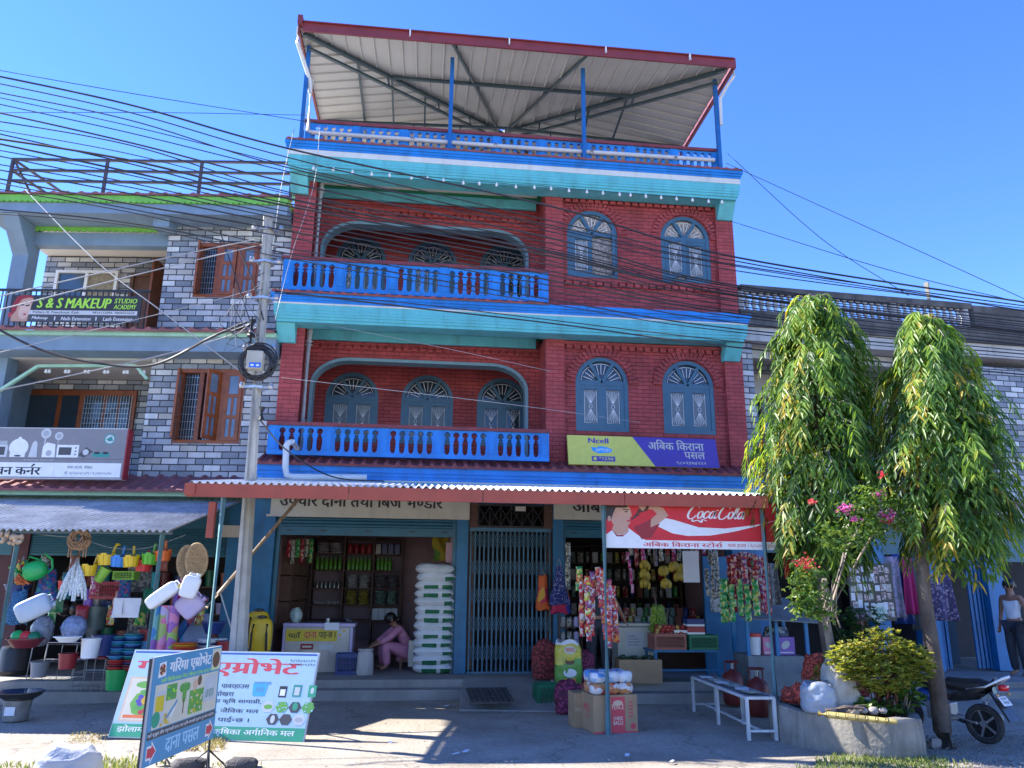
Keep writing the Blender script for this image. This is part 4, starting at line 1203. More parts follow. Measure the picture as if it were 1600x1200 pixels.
for k in range(11):
    r_ = .20 + rnd.uniform(-.03, .04); ph = rnd.uniform(0, 6); ox, oz = rnd.uniform(-.03, .03), rnd.uniform(-.03, .03)
    mb.tube([(x + .03 + ox + r_ * math.cos(ph + 2 * PI * t / 26), -.22 - .03 * math.sin(3 * t + k) * .3 + rnd.uniform(-.03, .03) * .3, zb_ - .02 + oz + r_ * 1.02 * math.sin(ph + 2 * PI * t / 26)) for t in range(27)], .011, 6)
mb.build('cable_coil', M_black, up_, smooth=50)
mb = MB()
z2 = at(405, 520, PY).z; x2 = px_at(z2)
mb.tube([(x2 - .10, -.14, z2 + .14), (x2 - .10, -.14, z2 - .10)], [.05, .06], 8); mb.tube([(x2 - .1, -.14, z2 - .1), (x2 - .1, -.14, z2 - .2)], .03, 8)
mb.build('cable_joint', M_black, up_, smooth=40); mb = MB()
a = at(362, 518, PY) - Vector((PX, PY, 0)); b = at(390, 508, PY) - Vector((PX, PY, 0)); mb.tube([a, b], .028, 8)
mb.build('cable_joint', M_black, up_, smooth=40); mb = MB(); z3 = at(400, 650, PY).z
mb.tube([(px_at(z3) + .11, -.12, z3 + .1), (px_at(z3) + .11, -.12, z3 - .08)], .045, 8)
mb.build('cable_joint', M_black, up_, smooth=40)
for z in (top.z - .25, top.z - .75, top.z - 1.3, zb_ + .2, zb_ - .35):
    mb = MB()
    mb.lathe([(.125 if z > 4 else .14, 0), (.125 if z > 4 else .14, .035)], (px_at(z), 0, z), 8)
    mb.beam((px_at(z) - .2, -.05, z + .02), (px_at(z) + .2, -.05, z + .02), .03, .03)
    for s in (-.19, .19): mb.lathe([(.03, -.03), (.04, 0), (.03, .05), (.0, .06)], (px_at(z) + s, -.05, z + .03), 8)
    mb.build('bracket', M_metal, up_)

# ------------------------------------------------------------------ cables
M_cab = mat('black_cable', (.022, .022, .026), .5, .1, 5)
M_cabw = mat('white_cable', (.30, .30, .31), .5, .1, 5)
def spline(P, n=10):
    out = []
    Q = [P[0] * 2 - P[1]] + P + [P[-1] * 2 - P[-2]]
    for i in range(1, len(Q) - 2):
        for k in range(n):
            t = k / n
            a, b, c, d = Q[i - 1], Q[i], Q[i + 1], Q[i + 2]
            out.append(.5 * ((2 * b) + (c - a) * t + (2 * a - 5 * b + 4 * c - d) * t * t + (3 * b - a - 3 * c + d) * t ** 3))
    out.append(P[-1])
    return out
def cable(pts, r=.009, m=M_cab, label='black overhead cable strung across the fronts of the buildings', group='overhead cables along the street', Y=-3.1, name='overhead_cable'):
    P = [at(p[0], p[1], p[2] if len(p) > 2 else Y) for p in pts]
    c = spline(P)
    mb = MB(); o0 = c[len(c) // 2]
    mb.tube(c, r, 6)
    return tag(mb.build(name, m, smooth=60, origin=o0), label, 'cable', group)
main = [ # y at x = -60, 200, 450, 860, 1150, 1680 ; radius
    (107, 163, 232, 322, 402, 484, .014), (118, 175, 246, 345, 408, 500, .009), (133, 187, 262, 352, 414, 489, .009), (150, 207, 268, 362, 423, 492, .008),
    (163, 222, 285, 372, 446, 505, .012), (180, 226, 300, 380, 449, 512, .009), (193, 240, 303, 388, 453, 516, .007), (196, 255, 318, 392, 457, 519, .010),
    (212, 268, 322, 400, 461, 523, .014), (224, 273, 331, 408, 468, 530, .008), (232, 285, 338, 414, 471, 533, .009), (247, 292, 344, 424, 478, 536, .008),
    (255, 302, 352, 430, 486, 541, .010), (268, 318, 361, 438, 490, 547, .012), (274, 326, 371, 446, 495, 549, .008), (286, 331, 388, 455, 504, 556, .008),
    (322, 348, 396, 468, 514, 560, .010), (330, 352, 404, 475, 519, 566, .007), (208, 250, 310, 395, 462, 528, .016), (140, 196, 258, 356, 416, 497, .007)]
for a, b, c, d, e, f, r_ in main:
    cable([(-60, a), (200, b), (450, c), (860, d), (1150, e), (1680, f)], r_, Y=-3.1 - rnd.uniform(-.15, .15))
for pts, r_, lb in [
    ([(-40, 103, -2), (200, 145, -2), (480, 190, -.6)], .006, 'thin black cable rising past the roof rail to the canopy post'),
    ([(-40, 176, -2.5), (250, 176, -2.5), (480, 180, -.6)], .005, 'thin black cable running level to the top balcony corner'),
    ([(-30, 500, -3.2), (60, 545, -3.2), (150, 567, -3.2), (240, 570, -3.2), (330, 527, -3.1), (385, 503, -3.05)], .018, 'thick black cable sagging below the makeup banner to the pole'),
    ([(430, 455, -3), (640, 480, -2.4), (860, 505, -1.5), (1170, 545, -3), (1650, 590, -3)], .012, 'thick black cable crossing below the second blue balcony'),
    ([(430, 458, -3), (640, 474, -2.4), (860, 500, -1.5), (1170, 536, -3), (1650, 583, -3)], .008, 'thin black cable crossing below the second blue balcony'),
    ([(1135, 255, -.6), (1300, 330, -2), (1640, 485, -3)], .006, 'black cable falling from the canopy corner, the flatter of two'),
    ([(1137, 240, -.6), (1280, 370, -2), (1420, 462, -3)], .006, 'black cable falling steeply from the canopy corner'),
    ([(1140, 345, -1), (1400, 425, -2.4), (1650, 485, -3)], .006, 'lone black cable against the sky right of the red wall'),
    ([(405, 655, -3.1), (450, 705, -2.4), (520, 745, -1.2), (600, 752, -.7)], .011, 'black cable looping from the pole down to the white pipe'),
    ([(372, 385, -3), (395, 440, -3.05), (412, 500, -3.1)], .009, 'black cable hanging down the upper pole'),
    ([(340, 350, -3), (370, 440, -3), (400, 530, -3.1)], .009, 'black cable slanting down to the coil on the pole')]:
    cable(pts, r_, M_cab, lb, None)
for pts, r_, lb in [
    ([(410, 372, -3.1), (250, 405, -3.3), (-40, 472, -3.8)], .008, 'upper of two white cables running left from the pole'),
    ([(410, 382, -3.1), (250, 420, -3.3), (-40, 494, -3.8)], .008, 'lower of two white cables running left from the pole'),
    ([(28, 285, -.9), (150, 408, -2), (255, 488, -2.6), (395, 595, -3)], .008, 'white cable falling diagonally from the roof rail corner to the pole'),
    ([(405, 450, -3), (300, 478, -3), (-40, 560, -3.4)], .005, 'thin white cable running from mid pole over the makeup banner'),
    ([(400, 512, -3), (240, 558, -3), (-40, 618, -3.4)], .008, 'white cable running left in front of the kitchen sign'),
    ([(460, 200, -.6), (440, 290, -1.8), (425, 400, -3)], .006, 'white cable hanging from the top balcony to the pole'),
    ([(500, 200, -.6), (490, 290, -.7), (455, 400, -.8), (430, 500, -2)], .005, 'thin white cable hanging down the left red pier'),
    ([(440, 590, -3), (700, 620, -2.2), (860, 640, -1.6), (1000, 660, -.3)], .004, 'thin white cable across the lower gallery'),
    ([(500, 505, -1), (700, 545, -1.2), (860, 580, -1)], .004, 'thin white cable across the lower arch')]:
    cable(pts, r_, M_cabw, lb, None)
mb = MB()
for k in range(9):
    a = Vector((px_at(5.5), -.1, 5.9 - k * .12)); 
    mb.tube([a, a + Vector((rnd.uniform(-.45, .3), rnd.uniform(-.2, .0), -.25)), a + Vector((rnd.uniform(-.5, .4), rnd.uniform(-.2, 0), -.6)), Vector((px_at(4.7), -.12, 4.75))] if k < 5 else
            [a, a + Vector((rnd.uniform(-.5, -.2), -.1, .3)), a + Vector((rnd.uniform(-.6, -.1), -.1, -.3)), Vector((px_at(4.9), -.12, 4.95))], .005, 5, k % 2)
mb.build('loose_wire', [M_cab, M_cabw], up_)
# bamboo pole leaning under the awning
mb = MB()
a, b = at(322, 950, -3.2), at(468, 778, -2.2)
pts = [a + (b - a) * (k / 9) for k in range(10)]
mb.tube(pts, .024, 8)
for p in pts[1:-1]: mb.tube([p - (b - a).normalized() * .008, p + (b - a).normalized() * .008], .029, 8)
tag(mb.build('bamboo_pole', mat('dry_bamboo', (.22, .15, .09), .6, .2, 8), smooth=40, origin=a), 'slanting bamboo pole behind the concrete pole, under the long awning', 'pole')
# ------------------------------------------------------------------ signs
PAL = {}
def pc(name, col, rough=.55):
    PAL[name] = mat('print_' + name, col, rough, .05, 9)
    return name
for n_, c_ in (('black', (.022, .022, .026)), ('white', (.70, .71, .72)), ('lime', (.36, .68, .05)), ('charcoal', (.06, .06, .07)), ('skin', (.48, .27, .19)), ('skinlight', (.60, .40, .32)),
               ('hair', (.02, .014, .012)), ('lip', (.42, .04, .05)), ('grey', (.20, .195, .21)), ('steelgrey', (.36, .37, .39)), ('yellow', (.66, .62, .12)), ('purple', (.085, .055, .33)), ('cyan', (.05, .36, .72)),
               ('red', (.56, .012, .022)), ('redtext', (.55, .05, .07)), ('darkred', (.27, .012, .02)), ('bottle', (.07, .018, .012)), ('skyblue', (.36, .60, .78)), ('paleblue', (.34, .50, .62)), ('green', (.03, .30, .17)), ('midgreen', (.10, .32, .07)),
               ('blue', (.08, .27, .44)), ('deepblue', (.02, .08, .32)), ('cream', (.60, .56, .44)), ('orange', (.68, .16, .05)), ('leaf', (.13, .36, .06)), ('soil', (.15, .08, .04)), ('amber', (.60, .36, .03)), ('peach', (.62, .42, .28)), ('teal', (.03, .25, .22)), ('palegrey', (.50, .52, .53)), ('yolk', (.62, .47, .03))):
    pc(n_, c_)
class Sign:
    """flat prints laid on a board: each layer stands a hair in front of the one below"""
    def __init__(s, o, u, v, keys):
        s.o, s.u, s.v = Vector(o), Vector(u).normalized(), Vector(v).normalized()
        s.n = s.u.cross(s.v).normalized()
        s.mb = MB(); s.k = 1; s.keys = keys; s.sy = 1.0
    def P(s, x, y): return s.o + s.u * x + s.v * (y * s.sy) + s.n * (.00009 * s.k + .0008)
    def nx(s): s.k += .22
    def m(s, c):
        if c not in s.keys: s.keys.append(c)
        return s.keys.index(c)
    def up(s, d=1): s.k += d; return s
    def rect(s, x0, y0, x1, y1, c): s.nx(); s.mb.quad(s.P(x0, y0), s.P(x1, y0), s.P(x1, y1), s.P(x0, y1), s.m(c)); return s
    def poly(s, pts, c): s.nx(); s.mb.add([s.P(*p) for p in pts], [tuple(range(len(pts)))], s.m(c)); return s
    def ell(s, x, y, rx, ry, c, n=18, rot=0.0):
        cr, sr = math.cos(rot), math.sin(rot)
        return s.poly([(x + rx * math.cos(2 * PI * i / n) * cr - ry * math.sin(2 * PI * i / n) * sr, y + rx * math.cos(2 * PI * i / n) * sr + ry * math.sin(2 * PI * i / n) * cr) for i in range(n)], c)
    def text(s, t, x, y, w, h, c, bold=.02, shear=0.0):
        s.nx(); text(s.mb, t, s.P(x, y), s.u, s.v, w, h * s.sy, s.m(c), bold, shear); return s
    def ribbon(s, pts, wd, c, n=6):
        s.nx(); P = spline([Vector((p[0], p[1], 0)) for p in pts], n)
        L = len(P)
        vs = []
        for i, p in enumerate(P):
            d = (P[min(i + 1, L - 1)] - P[max(i - 1, 0)]); d = d.normalized() if d.length > 1e-9 else Vector((1, 0, 0))
            q = Vector((-d.y, d.x, 0))
            w_ = wd(i / (L - 1), d) if callable(wd) else wd
            a, b = p + q * w_, p - q * w_
            vs += [s.P(a.x, a.y), s.P(b.x, b.y)]
        s.mb.add(vs, [(2 * i, 2 * i + 1, 2 * i + 3, 2 * i + 2) for i in range(L - 1)], s.m(c)); return s
    def build(s, name, parent): return s.mb.build(name, [PAL[k] for k in s.keys], parent)

# makeup banner on the balcony of the tiled building
t = thing('shop_banner', 'black banner reading S&S MAKEUP tied to the upper balcony of the tiled building', 'banner', NF.w(-3.6, -.47, 6.12), NF.a)
W, H = 2.32, .50
mb = MB(); mb.box(-1.16, -.01, 0, 1.16, .012, H); mb.build('panel', PAL['black'], t)
s = Sign((-1.16, -.01, 0), (1, 0, 0), (0, 0, 1), ['charcoal'])
s.rect(.0, .0, W, .125, 'charcoal').rect(.30, .135, W - .05, .215, 'palegrey').up()
s.text("S & S MAKEUP", .48, .26, 1.30, .19, 'lime', .045, .18).text("STUDIO", 1.84, .36, .40, .09, 'lime', .03, .18).text("ACADEMY", 1.84, .25, .40, .085, 'lime', .03, .18)
s.text("Pokhara 30, Powerhouse, Kaski", .42, .15, .82, .055, 'black', .02, .15).text("9816132896, 9806053624", 1.48, .155, .74, .045, 'black', .02, .15)
s.text("Makeup", .42, .03, .28, .07, 'white', .02, .15).text("|", .82, .03, .012, .07, 'white').text("Nails Extension", .94, .03, .52, .065, 'white', .02, .15).text("|", 1.55, .03, .012, .07, 'white').text("Lash Extension", 1.68, .03, .52, .065, 'white', .02, .15)
s.poly([(.05, .0), (.34, .0), (.36, .2), (.40, .42), (.33, .49), (.14, .48), (.06, .3)], 'skin').up()
s.poly([(.06, .36), (.10, .47), (.22, .5), (.36, .49), (.40, .44), (.30, .45), (.2, .42), (.14, .33), (.12, .2), (.05, .1), (.03, .25)], 'darkred').ell(.27, .22, .10, .18, 'skinlight', rot=-.15).up()
s.ell(.31, .30, .045, .014, 'hair', rot=.2).ell(.22, .31, .035, .013, 'hair', rot=.1).poly([(.25, .36), (.35, .36), (.36, .372), (.26, .375)], 'hair').ell(.285, .135, .03, .018, 'lip').ell(.02, .12, .03, .05, 'lip')
s.build('print', t)

# kitchen shop sign board
t = thing('shop_sign', 'grey and white kitchen shop sign board with appliances on the tiled building', 'sign', NF.w(-3.5, -.62, 3.32), NF.a)
W, H = 2.75, .83
mb = MB(); mb.box(-1.5, -.10, 0, 1.25, .06, H, 0); mb.box(1.251, -.102, -.004, 1.275, .062, H + .004, 1); mb.box(-1.52, -.104, H, 1.25, .062, H + .012, 2); mb.box(-1.52, -.104, -.012, 1.25, .062, .0, 2)
mb.build('panel', [PAL['grey'], PAL['darkred'], PAL['palegrey']], t)
s = Sign((-1.5, -.10, 0), (1, 0, 0), (0, 0, 1), ['grey'])
s.rect(.02, .02, W - .03, .255, 'white').rect(.02, .32, W - .03, .325, 'black').up()
s.text("िकचन कन`र", .42, .05, .98, .185, 'black', .04).text("पावर हाउस, पोखरा", 1.83, .15, .42, .07, 'black', .01).text("मो. ९८५६०३८५१९ / ९८१७१०५१९०", 1.80, .06, .78, .06, 'black', .01).rect(1.62, .06, 1.624, .24, 'steelgrey')
y = .345
s.rect(.30, y, .52, y + .22, 'steelgrey').rect(.60, y, .80, y + .20, 'palegrey').rect(.62, y + .20, .78, y + .27, 'steelgrey').ell(.98, y + .16, .16, .15, 'white').rect(.85, y + .0, 1.10, y + .14, 'white').ell(.98, y + .31, .03, .03, 'white').poly([(1.16, y), (1.20, y + .24), (1.24, y + .28), (1.28, y + .24), (1.30, y)], 'palegrey')
s.ell(1.40, y + .40, .085, .085, 'palegrey').rect(1.39, y, 1.41, y + .34, 'palegrey').ell(1.62, y + .36, .07, .07, 'palegrey').rect(1.615, y + .1, 1.625, y + .3, 'palegrey').poly([(1.38, y), (1.38, y + .18), (1.44, y + .25), (1.58, y + .22), (1.60, y)], 'white')
s.rect(1.62, y, 1.98, y + .21, 'white').poly([(1.98, y + .04), (2.08, y), (2.22, y + .10), (2.10, y + .18)], 'charcoal').rect(2.22, y + .01, 2.50, y + .09, 'teal').up()
s.rect(1.65, y + .04, 1.86, y + .17, 'charcoal').ell(2.10, y + .09, .05, .05, 'palegrey').ell(2.29, y + .08, .05, .02, 'black').ell(2.43, y + .08, .05, .02, 'black').ell(1.49, y + .07, .05, .05, 'steelgrey').rect(.64, y + .03, .76, y + .17, 'charcoal').ell(2.47, .66, .095, .095, 'teal').ell(.98, y + .02, .06, .015, 'charcoal').up()
s.ell(2.47, .66, .075, .075, 'palegrey').poly([(2.41, .66), (2.5, .71), (2.53, .63), (2.46, .62)], 'teal').ell(1.40, y + .40, .05, .05, 'steelgrey').ell(1.62, y + .36, .04, .04, 'steelgrey').text("Kitchen Corner", .55 + .55, .285, .5, .035, 'steelgrey', .01)
for k in range(3): s.ell(1.93, y + .05 + k * .055, .014, .014, 'charcoal')
s.build('print', t)

# yellow and purple telecom sign
a, b, c, d = at(886, 677, -.20), at(888, 725, -.34), at(1118, 690, -.20), at(1122, 735, -.34)
t = thing('shop_sign', 'yellow and purple sign board with white lettering below the right bay windows', 'sign', (2.50, -.34, 3.73))
W, H = 2.74, .56
uv = Vector((0, .24, 1)).normalized()
mb = MB(); mb.obox(Vector((W / 2, .03, 0)) + uv * H / 2, (W / 2, 0, 0), Vector((0, 1, -.24)).normalized() * .025, uv * H / 2); mb.build('panel', PAL['yellow'], t)
s = Sign((0, .004, .006), (1, 0, 0), uv, ['yellow'])
s.poly([(1.56, 0), (W, 0), (W, H - .0), (1.19, H - .0)], 'purple').up()
s.text("Ncell", .38, .415, .36, .10, 'purple', .035).text("अिबक िकराना", 1.47, .32, 1.03, .20, 'cream', .015).text("पसल", 2.12, .16, .38, .13, 'cream', .015).text("९८०२४७४२२२", 1.96, .045, .54, .062, 'cream', .012)
s.poly([(.44, .27), (.42, .34), (.52, .33), (.58, .36), (.72, .34), (.80, .30), (.78, .24), (.66, .23), (.54, .22)], 'cyan').rect(.42, .07, .84, .165, 'purple').up()
s.text("APTON", .50, .255, .26, .06, 'white', .02).text("*123#", .55, .09, .26, .06, 'yellow', .02).ell(.48, .118, .033, .033, 'yellow')
s.build('print', t)

# red soft drink banner under the long awning
def script(s, x0, y0, sc, c):
    wd = lambda t, d: sc * (.030 + .052 * abs(d.y) ** 1.5) * (.5 + .5 * math.sin(PI * min(1, max(0, t))) ** .5)
    sh = .32
    def st(pts, dx): s.ribbon([(x0 + (p[0] + dx + sh * p[1]) * sc, y0 + p[1] * sc) for p in pts], wd, c)
    bigC = [(.86, .74), (.86, .98), (.66, 1.04), (.36, .80), (.16, .42), (.16, .10), (.36, -.06), (.62, .04), (.76, .22)]
    o_ = [(.26, .52), (.11, .42), (.05, .18), (.16, .0), (.34, .08), (.41, .33), (.33, .50), (.24, .52)]
    c_ = [(.42, .42), (.32, .53), (.14, .42), (.06, .18), (.18, .0), (.38, .08), (.48, .22)]
    a_ = [(.40, .48), (.24, .52), (.07, .34), (.07, .08), (.20, .0), (.34, .16), (.44, .52), (.42, .14), (.50, .0), (.62, .12)]
    l_ = [(.05, .10), (.24, .55), (.32, .95), (.20, 1.02), (.12, .70), (.10, .20), (.20, .0), (.36, .14)]
    st(bigC, -.1); st(o_, .74); st(c_, 1.20); st(a_, 1.66)
    st([(2.30, .60), (2.44, .62)], -.14)
    st(bigC, 2.30); st(o_, 3.12); st(l_, 3.58); st(a_, 3.90)
    st([(.55, -.06), (.62, -.24), (.98, -.16), (1.30, -.30), (1.34, -.10), (1.7, -.2)], -.1)
    st([(2.62, 1.0), (2.8, 1.22), (3.1, 1.05), (3.45, 1.15)], 0)
t = thing('drink_banner', 'red soft drink banner with a man drinking, hung below the awning by the trees', 'banner', (2.24, -3.9, 2.14))
W, H = 2.30, .60
mb = MB()
mb.grid(lambda a, b: (W * a, .012 * math.sin(7 * a + 2 * b), H * b), 24, 6); mb.build('cloth', PAL['red'], t, smooth=60, sol=.004)
s = Sign((0, -.018, 0), (1, 0, 0), (0, 0, 1), ['red'])
s.rect(0, 0, W, H, 'red').up()
s.rect(0, 0, W, .10, 'white').poly([(.70, .40), (.92, .36), (1.25, .27), (1.6, .26), (2.0, .31), (2.3, .38), (2.0, .29), (1.7, .22), (1.4, .17), (1.1, .16), (.9, .19), (.70, .28)], 'white')
s.poly([(.0, .0), (.0, .13), (.10, .20), (.16, .24), (.33, .25), (.44, .17), (.55, .10), (.62, .0)], 'white').poly([(.40, .26), (.55, .32), (.70, .41), (.74, .30), (.62, .13), (.50, .11)], 'darkred').up()
s.poly([(.12, .22), (.15, .30), (.32, .30), (.34, .22), (.26, .16), (.18, .17)], 'skin').poly([(.10, .38), (.13, .30), (.22, .24), (.30, .25), (.36, .31), (.35, .36), (.38, .41), (.36, .50), (.28, .56), (.14, .55)], 'skin')
s.poly([(.62, .26), (.72, .30), (.86, .41), (.80, .50), (.66, .57), (.55, .58), (.47, .53), (.50, .47), (.58, .49), (.66, .48), (.71, .43), (.63, .36)], 'skin').up()
s.poly([(.03, .36), (.02, .50), (.08, .60), (.30, .60), (.36, .55), (.32, .50), (.18, .50), (.14, .42), (.11, .33)], 'hair').poly([(.12, .22), (.19, .16), (.27, .16), (.34, .22), (.32, .19), (.26, .14), (.18, .14)], 'darkred').poly([(.37, .36), (.44, .43), (.52, .57), (.62, .54), (.58, .45), (.46, .40), (.38, .345)], 'bottle').up()
s.ell(.31, .45, .022, .008, 'hair').poly([(.26, .475), (.35, .47), (.35, .48), (.27, .487)], 'hair').ell(.335, .335, .022, .012, 'lip').ell(.09, .36, .022, .035, 'skin').poly([(.48, .50), (.52, .57), (.56, .58), (.57, .51), (.53, .46)], 'skin').poly([(.46, .43), (.60, .47), (.60, .44), (.50, .41)], 'red')
s.poly([(.33, .43), (.385, .40), (.36, .385)], 'skin')
script(s, 1.10, .385, .170, 'white')
s.text("अिबक िकराना स^टोस`", .52, .022, 1.03, .068, 'redtext', .03).text("पावर हाउस । ९८५६०६२३५७", 1.62, .022, .62, .045, 'redtext', .015)
s.build('print', t)
mb = MB(); mb.tube([(-.0, 0, H - .02), (.0, -.02, H + .06)], .006, 5); mb.tube([(1.1, 0, H - .02), (1.1, -.02, H + .12)], .006, 5); mb.tube([(W, 0, H - .02), (W, 0, H + .15)], .006, 5); mb.build('tie', M_black, t)

# leaning white board of the agro shop
bl, br_ = gnd(168, 1152), gnd(474, 1161)
ud = (br_ - bl); W = ud.length; ud.normalize()
nb_ = Vector((-ud.y, ud.x, 0))
H = .96
vd = (Vector((0, 0, 1)) * math.cos(R(20)) + nb_ * math.sin(R(20))).normalized()
t = thing('sign_board', 'large pale blue agro shop board with pink lettering leaning on the cement', 'sign', bl)
mb = MB(); mb.obox(ud * W / 2 + vd * H / 2 + ud.cross(vd) * -.02, ud * W / 2, vd * H / 2, ud.cross(vd) * .018); mb.build('panel', PAL['palegrey'], t)
s = Sign((0, 0, .0), ud, vd, ['paleblue']); s.sy = H / 1.12; H = 1.12
s.rect(0.01, 0.01, W - .01, H - .01, 'paleblue').up()
s.rect(.01, .01, W - .01, .17, 'green').rect(.02, H - .045, W - .02, H - .02, 'deepblue').rect(.06, .20, .58, .76, 'peach').up()
s.text("झोलामा एन.िप.के. यम.टी कृिषका अग`ािनक मल", .08, .05, W - .2, .11, 'white', .02)
s.text("गिरमा एग_ोभेट", .10, .79, W - .30, .24, 'redtext', .04)
s.rect(.08, .22, .56, .74, 'cream').up()
s.ell(.31, .42, .17, .17, 'leaf', 8).ell(.31, .66, .16, .05, 'leaf').rect(.1, .24, .54, .28, 'orange').up()
for k in range(16): s.ell(.31 + .11 * math.cos(k * 2.4) * (k / 16) ** .5, .42 + .11 * math.sin(k * 2.4) * (k / 16) ** .5, .035, .03, ('lip', 'amber', 'midgreen', 'peach', 'purple')[k % 5], 8)
s.ell(.31, .57, .09, .03, 'midgreen')
s.text("पावरहाउस", 1.17, .63, .33, .06, 'black', .015).text("पोखरा", 1.12, .54, .22, .07, 'black', .015)
s.text("िवरुवा कृिष सामाग_ी,", 1.0, .44, .68, .075, 'black', .015).text("स^प_े, जैिवक मल", 1.05, .33, .62, .07, 'black', .015).text("पिन पाईन^छ ।", 1.02, .22, .56, .07, 'black', .015)
s.text("९८५६०३८५१९", 1.92, .99, .30, .035, 'black', .01).text("९८१७१०५१९०", 1.92, .94, .30, .035, 'black', .01)
s.poly([(1.56, .55), (1.54, .70), (1.72, .70), (1.70, .55)], 'cyan').rect(1.55, .70, 1.75, .73, 'blue').rect(1.86, .54, 1.95, .68, 'black').rect(2.02, .55, 2.12, .70, 'teal').rect(2.20, .55, 2.29, .70, 'green')
for i, (x, y) in enumerate(((1.77, .42), (1.93, .42), (2.08, .42), (2.23, .42), (1.85, .27), (2.0, .27), (2.15, .27))):
    s.ell(x, y, .075, .075, ('palegrey', 'leaf', 'charcoal', 'midgreen', 'charcoal', 'charcoal', 'palegrey')[i], 6)
s.up()
s.rect(1.875, .56, 1.935, .64, 'white').rect(2.04, .57, 2.10, .67, 'palegrey').rect(1.58, .60, 1.68, .66, 'blue').ell(2.08, .43, .03, .05, 'green').ell(2.245, .63, .02, .04, 'palegrey').ell(1.77, .42, .05, .03, 'leaf').ell(1.85, .27, .025, .05, 'palegrey').ell(2.15, .27, .05, .03, 'steelgrey')
for k in range(14): s.ell(1.93 + .05 * math.cos(k * 2.4), .42 + .05 * math.sin(k * 1.7), .012, .010, 'paleblue' if k % 2 else 'green', 6); s.ell(2.23 + .05 * math.cos(k * 2.1), .42 + .05 * math.sin(k * 1.3), .012, .010, 'paleblue' if k % 2 else 'leaf', 6)
s.build('print', t)
mb = MB()
for x in (.3, W - .3):
    mb.beam(ud * x + vd * .86 - ud.cross(vd) * .04, ud * x + Vector((0, 0, .0)) + nb_ * .75, .03, .03)
mb.build('prop', M_steel, t)

# blue board on legs, turned away from the viewer
pr_, pl_ = gnd(328, 1203), gnd(214, 1262)
ud = (pr_ - pl_); ud.z = 0; W = ud.length; ud.normalize()
t = thing('sign_board', 'blue agro shop board with red arrows standing on black legs, turned sideways', 'sign', pl_)
zb = .27; H = .82
mb = MB(); n_ = ud.cross(Vector((0, 0, 1)))
mb.obox(ud * W / 2 + Vector((0, 0, zb + H / 2)) - n_ * .014, ud * W / 2, (0, 0, H / 2), n_ * .012); mb.build('panel', PAL['steelgrey'], t)
s = Sign((0, 0, zb), ud, (0, 0, 1), ['blue']); s.sy = H / .93; H = .93
s.rect(.0, .0, W, H, 'blue').up()
s.rect(.02, .22, W - .02, .29, 'charcoal').rect(.07, .30, W - .03, .68, 'cream').up()
k = W / 1.3
s.text("गिरमा एग_ोभेट", .28 * k, .745, .80 * k, .15, 'white', .05).text("सबै िकिसमका िबउ िबजन तथा दाना पाईन^छ", .15 * k, .69, 1.1 * k, .045, 'lime', .02)
s.text("यहाँ कुखुरा हाँस पशुपंक^छी दाना तथा कृिष सामाग_ी सुलभ मूल^यमा पाईन^छ", .03 * k, .232, 1.22 * k, .045, 'white', .012)
s.text("दाना पसल", .35 * k, .05, .62 * k, .13, 'skyblue', .03)
for x in (.05, 1.12): 
    s.poly([(x * k + a * k, .11 + b) for a, b in ((-.01, -.06), (.06, -.06), (.06, -.10), (.15, .0), (.06, .10), (.06, .06), (-.01, .06))], 'white')
s.poly([(.09 * k, .74), (.22 * k, .75), (.21 * k, .88), (.10 * k, .87)], 'white').rect(1.10 * k, .70, 1.29 * k, .91, 'cream').rect(.09 * k, .32, .25 * k, .62, 'palegrey').poly([(.27 * k, .52), (.45 * k, .52), (.45 * k, .66), (.27 * k, .66)], 'midgreen').rect(.70 * k, .33, .98 * k, .55, 'leaf').rect(.98 * k, .40, 1.24 * k, .66, 'palegrey').up()
for x in (.06, 1.13):
    s.poly([(x * k + a * k, .11 + b * .8) for a, b in ((-.01, -.05), (.055, -.05), (.055, -.085), (.13, .0), (.055, .085), (.055, .05), (-.01, .05))], 'redtext')
s.rect(.10 * k, .44, .24 * k, .58, 'yolk').ell(.13 * k, .38, .07 * k, .07, 'green').ell(.60 * k, .55, .04 * k, .10, 'leaf').ell(.55 * k, .60, .05 * k, .04, 'midgreen').ell(.65 * k, .60, .05 * k, .04, 'midgreen').rect(.59 * k, .36, .61 * k, .50, 'soil').ell(.80 * k, .60, .05 * k, .05, 'peach').ell(.88 * k, .63, .04 * k, .05, 'soil').ell(1.19 * k, .80, .08 * k, .08, 'soil').ell(.155 * k, .81, .05 * k, .05, 'soil')
s.ribbon([(.30 * k, .36), (.38 * k, .42), (.48 * k, .50)], .012, 'blue').ribbon([(.36 * k, .33), (.44 * k, .44)], .012, 'white')
for i in range(40): s.ell((.70 + .28 * rnd.random()) * k, .34 + .2 * rnd.random(), .018, .015, ('midgreen', 'yolk', 'cream', 'leaf')[i % 4], 6)
for i in range(22): s.ell((.28 + .16 * rnd.random()) * k, .53 + .12 * rnd.random(), .014, .012, ('leaf', 'green', 'lime')[i % 3], 6)
for i in range(14): s.ell((.22 + .14 * rnd.random()) * k, .32 + .08 * rnd.random(), .02, .016, ('yolk', 'cream', 'amber')[i % 3], 6)
for i in range(6): s.ribbon([((1.02 + .03 * i) * k, .44), ((1.04 + .03 * i) * k, .52)], .006, ('steelgrey', 'green')[i % 2])
s.up()
for i in range(12): s.ell((.155 + .04 * math.cos(i * 2.4)) * k, .81 + .035 * math.sin(i * 2.4), .014, .012, ('peach', 'darkred')[i % 2], 6)
s.build('print', t)
